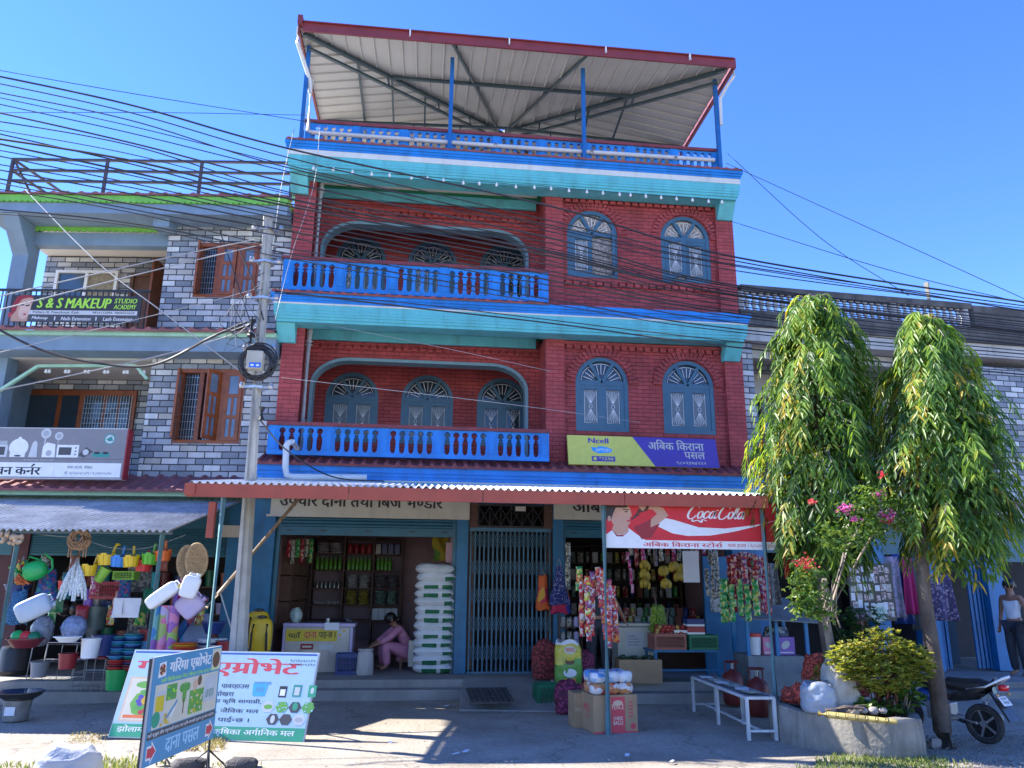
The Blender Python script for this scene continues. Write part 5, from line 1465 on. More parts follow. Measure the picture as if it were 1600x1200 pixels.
for q, up2 in ((Vector((0, 0, 0)), 1), (ud * W, 1)):
    mb = MB()
    mb.tube([q - n_ * .03 + Vector((0, 0, .0)), q - n_ * .03 + Vector((0, 0, zb + .81))], .014, 8)
    for dd in (ud * .18 + n_ * .1, ud * -.18 + n_ * .1, n_ * -.22):
        mb.tube([q - n_ * .03 + Vector((0, 0, .17)), q - n_ * .03 + dd], .010, 6)
    mb.build('leg', M_black, t)
# ------------------------------------------------------------------ goods: makers (origin at the base)
def pl(name, col, rough=.38): return mat('plastic_' + name, col, rough, .06, 8)
PLC = {n: pl(n, c) for n, c in dict(yellow=(.70, .46, .02), blue=(.03, .22, .62), green=(.10, .42, .03), orange=(.72, .14, .02), red=(.55, .03, .03), deepred=(.30, .02, .03), navy=(.015, .04, .17), sky=(.06, .30, .60), lime=(.22, .46, .05),
        white=(.68, .70, .72), milky=(.33, .41, .50), grey=(.25, .26, .28), black=(.02, .02, .022), darkgreen=(.01, .15, .07), emerald=(.01, .34, .08), purple=(.20, .08, .42), pink=(.6, .18, .34), maroon=(.14, .02, .03), teal=(.02, .24, .27), brick=(.30, .10, .07), lilac=(.42, .36, .55)).items()}
M_tin = mat('worn_tin', (.32, .33, .33), .35, .2, 14, metal=.7)
M_straw = mat('woven_bamboo', (.36, .24, .12), .75, .3, 40, bump=.4, bscale=90)
M_card = mat('brown_cardboard', (.34, .22, .12), .8, .12, 6, bump=.1)
M_paper = mat('white_paper', (.66, .68, .72), .7, .04, 4)
M_rope = mat('brown_rope', (.26, .14, .06), .85, .3, 30)
def bucket_mb(r1, r0, h, m=0, lip=.008):
    mb = MB()
    mb.lathe([(r0, 0), (r1, h), (r1 + lip, h), (r1 + lip, h - .012), (r1 + lip * .4, h - .012)], n=18, mi=m)
    mb.lathe([(r1 - .006, h - .001), (r0 - .004, .01), (0, .01)], n=18, mi=m)
    return mb
def put(name, mb_, m, label, cat, p, rz=0, group=None, parts=None, smooth=45, rot=None):
    """a thing made of one mesh, or of a mesh 'body' with further parts"""
    if parts:
        t = thing(name, label, cat, p, rz, group)
        if rot is not None: t.rotation_euler = rot
        mb_[0].build(mb_[1], m, t, smooth=smooth)
        for pm, pn, pmm in parts: pm.build(pn, pmm, t, smooth=smooth)
        return t
    o = mb_.build(name, m, None, smooth=smooth)
    o.location = p; o.rotation_euler = rot if rot is not None else (0, 0, rz)
    return tag(o, label, cat, group)
def bucket(px, py, Y, r, h, col, label, handle=True, z=None, k=.8):
    p = at(px, py, Y)
    hb = MB(); hb.tube([(r * math.cos(PI * i / 10), r * .5 * math.sin(PI * i / 10) * .0 - .01, h - .01 - r * .55 * math.sin(PI * i / 10)) for i in range(11)], .004, 5)
    return put('bucket', (bucket_mb(r, r * k, h), 'tub'), PLC.get(col, M_tin) if isinstance(col, str) else col, label, 'bucket', p, parts=[(hb, 'handle', M_tin)])
def castle_pail(px, py, Y, col, label, curved=False, s=1.0, tilt=0):
    mb = MB(); n = 20
    r1, r0, h = .112 * s, .09 * s, .155 * s
    mb.lathe([(r0, 0), (r1, h * .78)], n=n)
    for k in range(n):
        a0, a1 = 2 * PI * k / n, 2 * PI * (k + 1) / n
        z = h if (k // 2) % 2 else h * .86
        ra = r1 * 1.01
        mb.quad((ra * math.cos(a0), ra * math.sin(a0), h * .78), (ra * math.cos(a1), ra * math.sin(a1), h * .78), (ra * math.cos(a1) * 1.02, ra * math.sin(a1) * 1.02, z), (ra * math.cos(a0) * 1.02, ra * math.sin(a0) * 1.02, z))
    mb.lathe([(r1 - .005, h * .8), (r0 - .005, .012), (0, .012)], n=n)
    for k in range(n): 
        if k % 2: a0 = 2 * PI * k / n; mb.tube([(r0 * 1.01 * math.cos(a0), r0 * 1.01 * math.sin(a0), .005), (r1 * 1.01 * math.cos(a0), r1 * 1.01 * math.sin(a0), h * .8)], .004, 4)
    hb = MB()
    if curved: hb.tube([(.03 * s, r1 * .8, h * .7), (.05 * s, r1 * .9, h * 1.1), (.065 * s, r1 * .9, h * 1.55), (.09 * s, r1 * .85, h * 1.8), (.125 * s, r1 * .8, h * 1.72)], [.026 * s, .022 * s, .02 * s, .02 * s, .014 * s], 8)
    else: hb.tube([(0, r1 * .85, h * .7), (0, r1 * .95, h * 1.1), (0, r1 * .95, h * 1.75), (0, r1 * .9, h * 1.85)], [.034 * s, .02 * s, .018 * s, .01 * s], 8)
    return put('castle_pail', (mb, 'tub'), PLC[col], label, 'toy pail', at(px, py, Y), parts=[(hb, 'handle', PLC[col])], rot=(0, R(tilt), 0), group='castle pails hung on a line')
def basin(px, py, Y, r, h, m, label, name='basin', cat='basin', sy=1.0, tilt=None):
    mb = MB(); mb.lathe([(r * .6, 0), (r * .9, h * .7), (r, h), (r * 1.05, h), (r * 1.05, h - .012), (r * .99, h - .014)], n=22, sy=sy); mb.lathe([(r * .98, h - .002), (r * .85, h * .6), (r * .55, .012), (0, .012)], n=22, sy=sy)
    return put(name, mb, m, label, cat, at(px, py, Y), rot=tilt)
def stack(px, py, Y, r, n, dz, cols, label, name='bowl_stack', cat='stacked bowls', z=0):
    """bowls nested in one another, every bowl a part"""
    p = at(px, py, Y); t = thing(name, label, cat, p)
    for k in range(n):
        mb = MB(); mb.lathe([(r * .62, 0), (r * .9, dz * 1.1), (r, dz * 1.6), (r * 1.04, dz * 1.6), (r * 1.04, dz * 1.35), (r * .97, dz * 1.3)], n=18); mb.lathe([(r * .97, dz * 1.55), (r * .6, .006), (0, .006)], n=18)
        o = mb.build('bowl', PLC[cols[k % len(cols)]], t, smooth=45); o.location = (rnd.uniform(-.006, .006), rnd.uniform(-.006, .006), k * dz)
    return t
def crate(p, w_, d, h, col, label, rz=0, fill=None):
    t = thing('crate', label, 'crate', p, rz)
    mb = MB(); th = .012
    mb.box(-w_ / 2, -d / 2, 0, w_ / 2, d / 2, .012)
    for (ax_, s_) in ((0, -1), (0, 1), (1, -1), (1, 1)):
        L = w_ if ax_ == 0 else d
        def bx(a, b, z0, z1, out=0.0):
            if ax_ == 0: mb.box(a, s_ * d / 2 - th / 2 - out, z0, b, s_ * d / 2 + th / 2 + out, z1)
            else: mb.box(s_ * w_ / 2 - th / 2 - out, a, z0, s_ * w_ / 2 + th / 2 + out, b, z1)
        bx(-L / 2, L / 2, 0, h * .16); bx(-L / 2, L / 2, h * .82, h, .006)
        n = max(4, int(L / .032))
        for k in range(n + 1):
            xx = -L / 2 + L * k / n; bx(xx - .006, xx + .006, h * .16, h * .82)
        for zz in (.38, .6): bx(-L / 2, L / 2, h * zz - .006, h * zz + .006)
        for e in (-L / 2 + .01, L / 2 - .01): bx(e - .012, e + .012, 0, h, .004)
    mb.build('shell', PLC[col], t)
    return t
def jerrycan(px, py, Y, w_, d, h, col, label, rot, cap='yellow'):
    mb = MB(); mb.ell((0, 0, 0), w_ / 2, d / 2, h / 2, 24, 18, pw=.42)
    cb = MB(); cb.lathe([(.03, 0), (.03, .05), (0, .05)], (w_ * .22, 0, h * .47), 10)
    hb = MB(); hb.tube([(-w_ * .3, 0, h * .42), (-w_ * .25, 0, h * .56), (w_ * .02, 0, h * .56), (w_ * .08, 0, h * .44)], .016, 8)
    return put('jerrycan', (mb, 'tank'), PLC[col], label, 'jerrycan', at(px, py, Y), parts=[(cb, 'cap', PLC[cap]), (hb, 'handle', PLC[col])], rot=[R(a) for a in rot])

# --- houseware shop on the left
HY = -2.3
line = MB(); P = [at(60, 835, HY), at(125, 842, HY), at(175, 856, HY), at(230, 856, HY), at(290, 836, HY)]
line.tube(spline(P), .004, 5); tag(line.build('hanging_line', M_cabw, origin=P[2]), 'thin string under the zinc awning on which the toy pails hang', 'string')
for a in ((136, 900, 'yellow', 'yellow castle pail with hooked handle, lowest of the hanging pails', True), (165, 883, 'yellow', 'yellow castle pail with hooked handle beside the hanging blue pail', True), (184, 886, 'blue', 'blue castle pail hung between two yellow ones', False),
          (204, 886, 'yellow', 'yellow castle pail with straight handle between blue and green pails', False), (223, 893, 'red', 'red castle pail hung lower, half behind the green pail', False), (233, 882, 'green', 'green castle pail hung beside the orange one', False), (254, 877, 'orange', 'orange castle pail at the end of the hanging line', False)):
    castle_pail(a[0], a[1], HY + (.12 if a[2] == 'red' else 0), a[2], a[3], a[4], tilt=rnd.uniform(-5, 5))
mb = bucket_mb(.08, .06, .2); put('cup', mb, PLC['lime'], 'tilted lime green plastic tumbler hung under the yellow pail', 'tumbler', at(152, 908, HY + .1), rot=(0, R(28), 0))
# watering can
mb = MB(); mb.ell((0, 0, .12), .15, .11, .13, 16, 10, pw=.8)
sp = MB(); sp.tube([(-.11, 0, .08), (-.2, 0, .18), (-.25, 0, .27)], [.04, .025, .035], 8)
hd = MB(); hd.tube([(.08, 0, .23), (.16, 0, .30), (.22, 0, .2), (.2, 0, .08), (.12, 0, .04)], .016, 8); hd.tube([(-.08, -.0, .23), (-.02, 0, .32), (.08, 0, .24)], .014, 8)
put('watering_can', (mb, 'tank'), PLC['emerald'], 'bright green plastic watering can hung behind the awning post', 'watering can', at(58, 905, -2.2), parts=[(sp, 'spout', PLC['emerald']), (hd, 'handle', PLC['emerald'])], rot=(0, R(-20), R(20)))
jerrycan(52, 950, -3.05, .26, .24, .38, 'milky', 'large bluish translucent jerrycan tied to the awning post', (0, 62, 20), 'milky')
jerrycan(254, 930, -3.0, .17, .16, .42, 'white', 'white plastic jerrycan with yellow cap slanting beside the awning post', (0, 52, 0), 'yellow')
jerrycan(297, 917, -3.0, .22, .14, .28, 'white', 'white jerrycan with dark handle hole above the grey one', (0, 15, 10), 'white')
jerrycan(297, 945, -2.85, .30, .14, .30, 'lilac', 'grey square jerrycan hung cornerwise below the white one', (0, 45, 0), 'lilac')
for px, py, Y, l in ((307, 876, -2.6, 'round woven bamboo tray hung upright in front of its twin'), (293, 879, -2.5, 'round woven bamboo tray half hidden behind another tray')):
    mb = MB(); mb.lathe([(0, .006), (.19, .004), (.23, .03), (.24, .03), (.23, -.005), (0, -.004)], (0, 0, 0), 26, ax=(0, 1, 0), sx=.62 if py < 878 else .6)
    for k in range(-6, 7): mb.beam((k * .02, -.008, -math.sqrt(max(0, .2 ** 2 - (k * .033) ** 2))), (k * .02, -.008, math.sqrt(max(0, .2 ** 2 - (k * .033) ** 2))), .008, .004)
    put('woven_tray', mb, M_straw, l, 'tray', at(px, py, Y), rot=(0, R(-6), R(12)))
# rope mop and coil
mb = MB()
for k in range(9):
    x = (k - 4) * .022
    mb.tube([(0, rnd.uniform(-.02, .02), .52), (x * .9, rnd.uniform(-.03, .03), .34), (x * 1.6 + rnd.uniform(-.01, .01), rnd.uniform(-.03, .03), .14), (x * 2.0 + rnd.uniform(-.02, .02), 0, rnd.uniform(-.04, .05))], [.012, .022, .024, .012], 7)
M_yarn = mat('white_yarn', (.55, .60, .60), .95, .35, 50, bump=.8, bscale=70)
hk = MB(); hk.tube([(0, 0, .50), (.02, 0, .60), (.0, 0, .66)], .010, 6)
put('rope_mop', (mb, 'strands'), M_yarn, 'white braided yarn ropes hung in a bunch below the coil', 'rope bunch', at(112, 935, -2.4), parts=[(hk, 'hook', M_rope)])
mb = MB()
for k in range(12):
    r_ = .10 + rnd.uniform(-.025, .025); o = Vector((rnd.uniform(-.03, .03), rnd.uniform(-.04, .04), rnd.uniform(-.03, .03)))
    mb.tube([o + Vector((r_ * math.cos(2 * PI * t / 18), rnd.uniform(-.01, .01), r_ * math.sin(2 * PI * t / 18))) for t in range(19)], .010, 6)
for x in (-.1, -.07, .07, .1): mb.tube([(x, 0, 0), (x * 1.1, 0, -.12), (x * 1.1, 0, -.24)], .009, 6)
put('rope_coil', mb, M_rope, 'coil of brown rope tied under the zinc awning edge', 'rope', at(124, 842, -2.5))
mb = bucket_mb(.085, .07, .12); hb = MB(); hb.tube([(-.08, 0, .12), (.12, 0, .52), (.08, 0, .12)], .006, 5)
put('hanging_basket', (mb, 'tub'), PLC['red'], 'small red basket hanging by long strings left of the yarn', 'basket', at(100, 922, -2.2), parts=[(hb, 'strings', M_rope)])
t = crate(at(172, 936, -1.5), .42, .26, .24, 'deepred', 'dark red slotted plastic basket above the blue bucket'); t['category'] = 'basket'; t.name = 'slotted_basket'
t = crate(at(196, 906, -1.6), .28, .2, .12, 'lime', 'pale green slotted basket below the hanging pails'); t['category'] = 'basket'; t.name = 'slotted_basket'
# sacks and bags hanging at the left edge
def hang_bag(px, py, Y, w_, h, m, label, name='hanging_bag', cat='bag', d=.08, rot=0, strap=True, mats2=None, top=.55):
    mb = MB()
    def fn(u, v):
        a = 2 * PI * u; wv = w_ * (top + (1 - top) * (1 - v)) / 2; k = 1 + .10 * math.sin(5 * a + 3 * v) * (1 - v * .4)
        dd = d * (.35 + .9 * math.sin(PI * min(1, max(.02, v * .95 + .03))))
        return (wv * math.copysign(abs(math.cos(a)) ** .8, math.cos(a)) * (1 + .05 * math.sin(9 * v + px)), dd * math.sin(a) * k, h * v + .015 * math.sin(4 * a + px))
    mb.grid(fn, 28, 12)
    mb.add([fn(i / 28, 0) for i in range(28)], [tuple(range(28))[::-1]])
    st = MB(); st.tube([(-w_ * .12, 0, h * .97), (0, 0, h * 1.22), (w_ * .12, 0, h * .97)], .008, 6)
    return put(name, (mb, 'sack'), m, label, cat, at(px, py, Y), rz=R(rot), parts=[(st, 'strap', M_cabw)] if strap else [(st, 'strap', m)])
def net_mat(name, col, sc=46):
    m, t, b = newmat(name); g = t.nodes.new('ShaderNodeNewGeometry')
    v = t.nodes.new('ShaderNodeTexVoronoi'); v.inputs['Scale'].default_value = sc; t.links.new(g.outputs['Position'], v.inputs['Vector'])
    cr = t.nodes.new('ShaderNodeValToRGB'); e = cr.color_ramp.elements; e[0].position = .25; e[0].color = (*[c * 1.5 for c in col], 1); e[1].position = .6; e[1].color = (*[c * .45 for c in col], 1)
    t.links.new(v.outputs['Distance'], cr.inputs[0]); t.links.new(cr.outputs[0], b.inputs['Base Color']); b.inputs['Roughness'].default_value = .7
    bp = t.nodes.new('ShaderNodeBump'); bp.inputs['Strength'].default_value = .8; bp.inputs['Distance'].default_value = .02; bp.invert = True; t.links.new(v.outputs['Distance'], bp.inputs['Height']); t.links.new(bp.outputs[0], b.inputs['Normal'])
    return m
def print_mat(name, cols, sc=14, cell=True, rough=.35):
    """crowded many-coloured wrapper print"""
    m, t, b = newmat(name); g = t.nodes.new('ShaderNodeNewGeometry'); b.inputs['Roughness'].default_value = rough
    v = t.nodes.new('ShaderNodeTexVoronoi'); v.inputs['Scale'].default_value = sc; t.links.new(g.outputs['Position'], v.inputs['Vector'])
    sp_ = t.nodes.new('ShaderNodeSeparateColor'); t.links.new(v.outputs['Color'], sp_.inputs[0])
    cr = t.nodes.new('ShaderNodeValToRGB'); cr.color_ramp.interpolation = 'CONSTANT'
    while len(cr.color_ramp.elements) < len(cols): cr.color_ramp.elements.new(.5)
    for i, (e, c) in enumerate(zip(cr.color_ramp.elements, cols)): e.position = i / len(cols); e.color = (*c, 1)
    t.links.new(sp_.outputs[0], cr.inputs[0]); t.links.new(cr.outputs[0], b.inputs['Base Color'])
    return m
M_floral = print_mat('blue_floral_cloth', [(.015, .05, .2), (.02, .08, .3), (.25, .06, .14), (.02, .18, .2), (.015, .05, .2)], 34, rough=.8)
M_netblue = net_mat('blue_net', (.03, .16, .34), 60)
hang_bag(70, 938, -1.9, .30, .42, M_floral, 'dark blue flowered bag hanging behind the green watering can')
hang_bag(24, 975, -2.0, .30, .44, M_netblue, 'blue net sack hanging at the left edge of the shop')
hang_bag(30, 912, -2.1, .12, .30, print_mat('yellow_red_packets', [(.6, .4, .03), (.5, .04, .03), (.02, .2, .1), (.6, .4, .03)], 22), 'hanging strip of yellow and red packets at the left edge', top=.9)
basin(25, 932, -1.9, .16, .16, PLC['navy'], 'navy blue plastic tub hung above the blue net sack')
mb = MB()
for k in range(8): mb.tube([(rnd.uniform(-.1, .1), rnd.uniform(-.05, .05), rnd.uniform(0, .16)) for _ in range(5)], .014, 6)
put('rope_tangle', mb, mat('orange_rope', (.5, .13, .04), .8, .3, 20), 'tangled orange plastic rope hung by the left post', 'rope', at(35, 915, -2.2))
for k, (px, py) in enumerate(((7, 838), (20, 842), (31, 840))):
    mb = MB()
    for j in range(7): mb.ell((rnd.uniform(-.05, .05), rnd.uniform(-.04, .04), rnd.uniform(-.06, .05)), .03, .03, .045, 8, 6, rot=Matrix.Rotation(rnd.uniform(0, 3), 3, 'Y'))
    put('bulb_bunch', mb, mat('dried_gourd', (.42, .30, .2), .7, .4, 20), ['first', 'second', 'third'][k] + ' bunch of dried pale gourds under the awning from the left edge', 'dried bunch', at(px, py, -2.4))
# standing goods, from the back to the front
bucket(147, 961, -1.2, .17, .28, M_tin, 'upper grey tin pail with a crumpled label in the houseware shop')
bucket(144, 984, -1.4, .19, .32, mat('grey_green_tin', (.12, .16, .15), .4, .2, 9, metal=.4), 'lower grey green tin pail under the labelled pail')
for px, l in ((100, 'left dark metal cooking pot on the shelf'), (119, 'right dark metal cooking pot on the shelf')):
    mb = MB(); mb.ell((0, 0, .1), .12, .12, .11, 14, 10); mb.lathe([(.06, .19), (.09, .22), (.085, .22), (.05, .19)], n=14); put('cooking_pot', mb, mat('dark_metal_pot', (.06, .055, .055), .3, .3, 9, metal=.7), l, 'pot', at(px, 962, -1.0))
bucket(168, 972, -1.2, .15, .30, 'navy', 'navy blue bucket behind the papers in plastic')
mb = MB(); mb.grid(lambda u, v: (.36 * (u - .5), .02 * math.sin(5 * u + 3 * v), .26 * v), 8, 6); mb.box(-.14, -.03, .04, -.04, -.026, .24); 
put('paper_packet', mb, M_paper, 'white printed paper packet in clear plastic hung among the buckets', 'packet', at(195, 965, -1.9), smooth=60)
M_news = print_mat('hung_printed_cards', [(.10, .11, .10), (.20, .21, .2), (.08, .08, .09), (.3, .3, .28)], 30, rough=.7)
for i, (px, py, l) in enumerate(((218, 925, 'upper grey printed card sheet hung on the shop wall'), (213, 990, 'lower grey printed card sheet hung on the shop wall'))):
    mb = MB(); mb.box(-.14, -.01, 0, .14, .01, .36); put('card_sheet', mb, M_news, l, 'card sheet', at(px, py, -.9))
bucket(159, 1024, -1.7, .155, .27, 'navy', 'large navy bucket standing behind the white bin')
mb = MB(); mb.lathe([(.10, 0), (.12, .25), (.128, .25), (.128, .235), (.12, .235)], n=20); mb.lathe([(.118, .249), (.095, .01), (0, .01)], n=20)
put('waste_bin', mb, PLC['white'], 'white plastic bin standing on the red wire stool', 'bin', at(139, 1028, -2.15))
for a in ((181, 1030, .12, 9, ('sky', 'navy', 'teal'), 'tall stack of blue bowls next to the navy bucket'), (205, 1030, .13, 10, ('teal', 'navy', 'sky'), 'tall stack of dark teal bowls left of the rolled mats'), (180, 1052, .12, 5, ('deepred', 'red', 'maroon'), 'stack of dark red bowls on the green bin'), (205, 1048, .13, 4, ('deepred', 'maroon', 'navy'), 'stack of maroon bowls under the teal bowls')):
    stack(a[0], a[1], -1.65, a[2], a[3], .032, a[4], a[5])
bucket(180, 1078, -1.65, .15, .27, 'emerald', 'green plastic bin under the dark red bowls', handle=False)
mb = MB(); mb.ell((0, 0, .16), .17, .14, .16, 14, 10, jit=.06); put('plastic_bag', mb, mat('clear_plastic_bag', (.20, .26, .42), .25, .4, 20, bump=.6), 'clear plastic bag stuffed with blue goods on the wire rack', 'plastic bag', at(113, 1000, -1.9))
mb = MB(); mb.ell((0, 0, .2), .15, .13, .2, 14, 10, jit=.06); put('plastic_bag', mb, mat('smoky_plastic_bag', (.18, .20, .24), .25, .4, 20, bump=.6), 'smoky plastic bag left of the wire rack under the jerrycan', 'plastic bag', at(62, 1010, -1.9))
basin(105, 1003, -2.3, .17, .07, PLC['white'], 'shallow white oval basin lying on the wire rack', sy=.7)
# wire racks
def wire_rack(p, w_, d, h, label, rz, lean=0.0, arch=False, seat=None):
    t = thing('wire_rack', label, 'rack', p, rz)
    mb = MB(); r_ = .008
    def P3(x, y, z): return Vector((x + lean * z, y, z))
    for x in (-w_ / 2, w_ / 2):
        for y in (-d / 2, d / 2): mb.tube([P3(x, y, 0), P3(x, y, h)], r_, 6)
    for z in (.02, h * .35, h * .68, h):
        mb.tube([P3(-w_ / 2, -d / 2, z), P3(w_ / 2, -d / 2, z), P3(w_ / 2, d / 2, z), P3(-w_ / 2, d / 2, z), P3(-w_ / 2, -d / 2, z)], r_ * .8, 6)
    for k in range(1, 3): mb.tube([P3(-w_ / 2 + w_ * k / 3, -d / 2, .02), P3(-w_ / 2 + w_ * k / 3, -d / 2, h)], r_ * .7, 6)
    mb.build('frame', mat('chrome_wire', (.62, .62, .64), .35, .1, 6, metal=.3), t, smooth=50)
    for z in (h * .35, h * .68):
        sb = MB()
        for k in range(8): sb.tube([P3(-w_ / 2 + w_ * k / 7, -d / 2, z), P3(-w_ / 2 + w_ * k / 7, d / 2, z)], .004, 4)
        sb.build('wire_shelf', mat('chrome_wire', (.6, .6, .62)), t)
    if seat:
        sb = MB(); sb.box(-w_ / 2, -d / 2, h, w_ / 2, d / 2, h + .03); sb.build('seat', PLC[seat], t, bevel=.01)
    return t
p = gnd(72, 1092); wire_rack((p.x, p.y + .18, 0), .66, .38, .76, 'chrome wire rack standing in front of the houseware shop', R(-6), .06)
p = gnd(134, 1096); wire_rack((p.x, p.y + .15, 0), .44, .34, .58, 'chrome wire stool with red seat beside the wire rack', R(-6), .03, seat='deepred')
mb = bucket_mb(.12, .1, .2); put('pail', mb, PLC['deepred'], 'dark red pail standing on the chrome wire rack', 'pail', at(104, 1045, -1.9))
# black barrels, basins at the far left
mb = MB(); mb.lathe([(.22, 0), (.24, .05), (.24, .3), (.25, .32), (.24, .34), (.24, .62), (.21, .68), (0, .68)], n=22); put('barrel', mb, PLC['black'], 'black plastic barrel standing at the left edge', 'barrel', gnd(28, 1085) + Vector((-.25, .3, 0)))
basin(38, 1012, -2.2, .22, .12, PLC['maroon'], 'wide maroon basin on the black barrel holding plastic balls')
for px, py, col, l in ((28, 995, 'emerald', 'green plastic ball in the maroon basin'), (40, 996, 'red', 'red plastic ball in the maroon basin'), (53, 997, 'darkgreen', 'dark green plastic ball in the maroon basin')):
    mb = MB(); mb.ell((0, 0, 0), .085, .085, .085, 16, 10); put('ball', mb, PLC[col], l, 'ball', at(px, py, -2.2))
p = gnd(14, 1128); bucket_ = bucket_mb(.16, .14, .24); put('bucket', (bucket_, 'tub'), mat('dirty_grey_pail', (.18, .18, .17), .6, .3, 9, dirt=.5), 'dirty grey pail with a label under the dark basin', 'bucket', p + Vector((0, .15, 0)), parts=[(MB().box(-.07, -.16, .07, .05, -.155, .17), 'label', M_paper)])
mb = MB(); mb.lathe([(.16, 0), (.24, .05), (.27, .10), (.28, .10), (.28, .09)], n=24); mb.lathe([(.265, .098), (.2, .03), (0, .02)], n=24, mi=1)
put('basin', mb, [PLC['black'], mat('blue_water_gloss', (.03, .08, .16), .12, .1, 5)], 'dark iron basin of water resting on the grey pail', 'basin', p + Vector((.02, .13, .24)))
# rolled mats and plates
for i, (px, col, l) in enumerate(((236, ('sky', 'teal'), 'upright blue rolled mat, leftmost of the three'), (251, ('pink', 'lilac'), 'upright pink and lilac rolled mat in the middle'), (265, ('lime', 'pink'), 'upright green and pink rolled mat behind the awning post'))):
    mb = MB(); mb.lathe([(.07, 0), (.072, .66), (.05, .66), (.05, .64), (0, .64)], n=16)
    mm = print_mat('mat_print_%d' % i, [PLCC for PLCC in ([(.03, .30, .5), (.02, .2, .5), (.15, .4, .4), (.25, .1, .4)], [(.55, .2, .4), (.45, .4, .6), (.3, .4, .12), (.6, .15, .3)], [(.3, .45, .1), (.6, .2, .4), (.5, .3, .1), (.3, .1, .4)])[i]], 9, rough=.4)
    put('rolled_mat', mb, mm, l, 'rolled mat', at(px, 1025, -2.0), group='rolled plastic mats')
mb = MB(); mb.lathe([(.06, 0), (.06, .75), (0, .75)], n=14); put('rolled_mat', mb, print_mat('mat_print_purple', [(.06, .02, .14), (.02, .1, .3), (.3, .06, .1), (.08, .03, .2)], 9), 'dark purple rolled mat leaning aslant behind the plates', 'rolled mat', at(268, 1005, -1.7), rot=(0, R(32), 0), group='rolled plastic mats')
stack(287, 1030, -2.2, .16, 9, .022, ('red', 'orange', 'yellow', 'orange', 'yellow'), 'stack of yellow and orange plates in front of the rolled mats', 'plate_stack', 'stacked plates')
stack(322, 1022, -1.9, .13, 7, .026, ('white', 'navy', 'white'), 'stack of white and blue bowls right of the yellow plates')
basin(333, 990, -1.7, .17, .16, PLC['navy'], 'deep blue tub with purple rim standing on the bowls'); basin(333, 976, -1.68, .165, .04, PLC['purple'], 'purple shallow basin nested in the blue tub')
bucket(347, 1030, -1.8, .13, .24, 'deepred', 'dark red bucket beside the concrete pole'); bucket(312, 1045, -1.8, .13, .18, 'maroon', 'maroon tub under the white and blue bowls')
mb = MB(); mb.box(-.16, -.12, 0, .16, .12, .5); put('carton', mb, mat('pale_blue_box', (.25, .32, .50), .6, .1, 5), 'pale blue box standing behind the stacked bowls', 'box', at(306, 1015, -1.3))
mb = MB(); mb.tube([(0, 0, 0), (-.25, .1, .55)], .012, 6); put('broom_stick', mb, PLC['white'], 'thin white stick leaning behind the concrete pole', 'stick', at(362, 985, -1.5))
# yellow knapsack sprayer by the blue pillar
t = thing('knapsack_sprayer', 'yellow knapsack sprayer hung on the blue pillar behind the concrete pole', 'sprayer', at(405, 1022, -.75))
mb = MB(); mb.ell((0, 0, .26), .17, .11, .27, 16, 10, pw=.5); mb.build('tank', PLC['yellow'], t, smooth=50)
mb = MB()
for x in (-.1, .1): mb.tube([(x, -.10, .44), (x * 1.1, -.16, .3), (x * 1.2, -.12, .06)], .018, 6)
mb.lathe([(.07, .52), (.07, .56), (0, .57)], n=14); mb.build('strap', M_black, t, smooth=50)
t2 = dup(t, at(400, 1010, -.5), label='second yellow knapsack sprayer half hidden behind the first')
# back shelves of the houseware shop full of small wares
SHC = ['navy', 'sky', 'deepred', 'grey', 'black', 'teal', 'darkgreen', 'maroon', 'lilac', 'brick']
for row, (z, vv) in enumerate(((.55, 1.6), (1.1, 1.7), (1.6, 1.8))):
    mb = MB(); q = NF.w(-2.4, vv + .15, z - .03); mb.box(-1.6, -.2, 0, 1.6, .2, .03); tag(mb.build('shelf_board', M_woodd, origin=None), ['lowest', 'middle', 'top'][row] + ' dark wooden shelf board deep in the houseware shop', 'shelf')
    o = COL.objects[-1]; o.location = q; o.rotation_euler = (0, 0, NF.a)
    for k in range(11):
        c = SHC[(k * 3 + row) % len(SHC)]
        mb = bucket_mb(.11, .09, .2 + .05 * ((k * 7 + row) % 4))
        o = mb.build('tub', PLC[c], None, smooth=45); o.location = NF.w(-3.85 + k * .29, vv, z)
        tag(o, 'plastic tub on the dim shelves at the back of the houseware shop', 'tub', 'tubs on the back shelves')

# --- seed shop in the middle
# counter
t = thing('shop_counter', 'shop counter with lilac top and yellow painted notice in the seed shop', 'counter', (-2.15, .3, .25))
mb = MB(); mb.box(-.06, .0, 0, 1.0, .5, .72); mb.build('front_panel', mat('counter_cream', (.50, .46, .40), .6, .1, 4, dirt=.3), t, bevel=.01)
mb = MB(); mb.box(-.10, -.05, .72, 1.08, .55, .78); mb.box(-.10, -.03, 0, -.06, .5, .72); mb.box(1.001, -.02, 0, 1.05, .5, .72); mb.build('worktop', PLC['lilac'], t, bevel=.008)
s = Sign((-.05, -.0, 0), (1, 0, 0), (0, 0, 1), ['yolk'])
s.rect(.0, .49, .84, .68, 'yolk').rect(.86, .56, .98, .68, 'palegrey').rect(.25, .36, .46, .45, 'darkred').rect(.55, .36, .78, .44, 'palegrey').up()
s.text("यहाँ", .04, .53, .20, .11, 'black', .03).text("दाना", .30, .53, .20, .11, 'redtext', .03).text("पाइन^छ ।", .54, .53, .27, .11, 'black', .03)
s.rect(.28, .39, .43, .42, 'cream').rect(.87, .57, .91, .61, 'amber').rect(.93, .63, .97, .67, 'amber')
s.build('notice', t)
mb = MB(); mb.box(-.12, -.004, 0, .12, .0, .12); o = mb.build('paper_note', M_paper); o.location = (-1.45, .24, .92); tag(o, 'blank pale note stuck to the front of the lilac counter top', 'note')
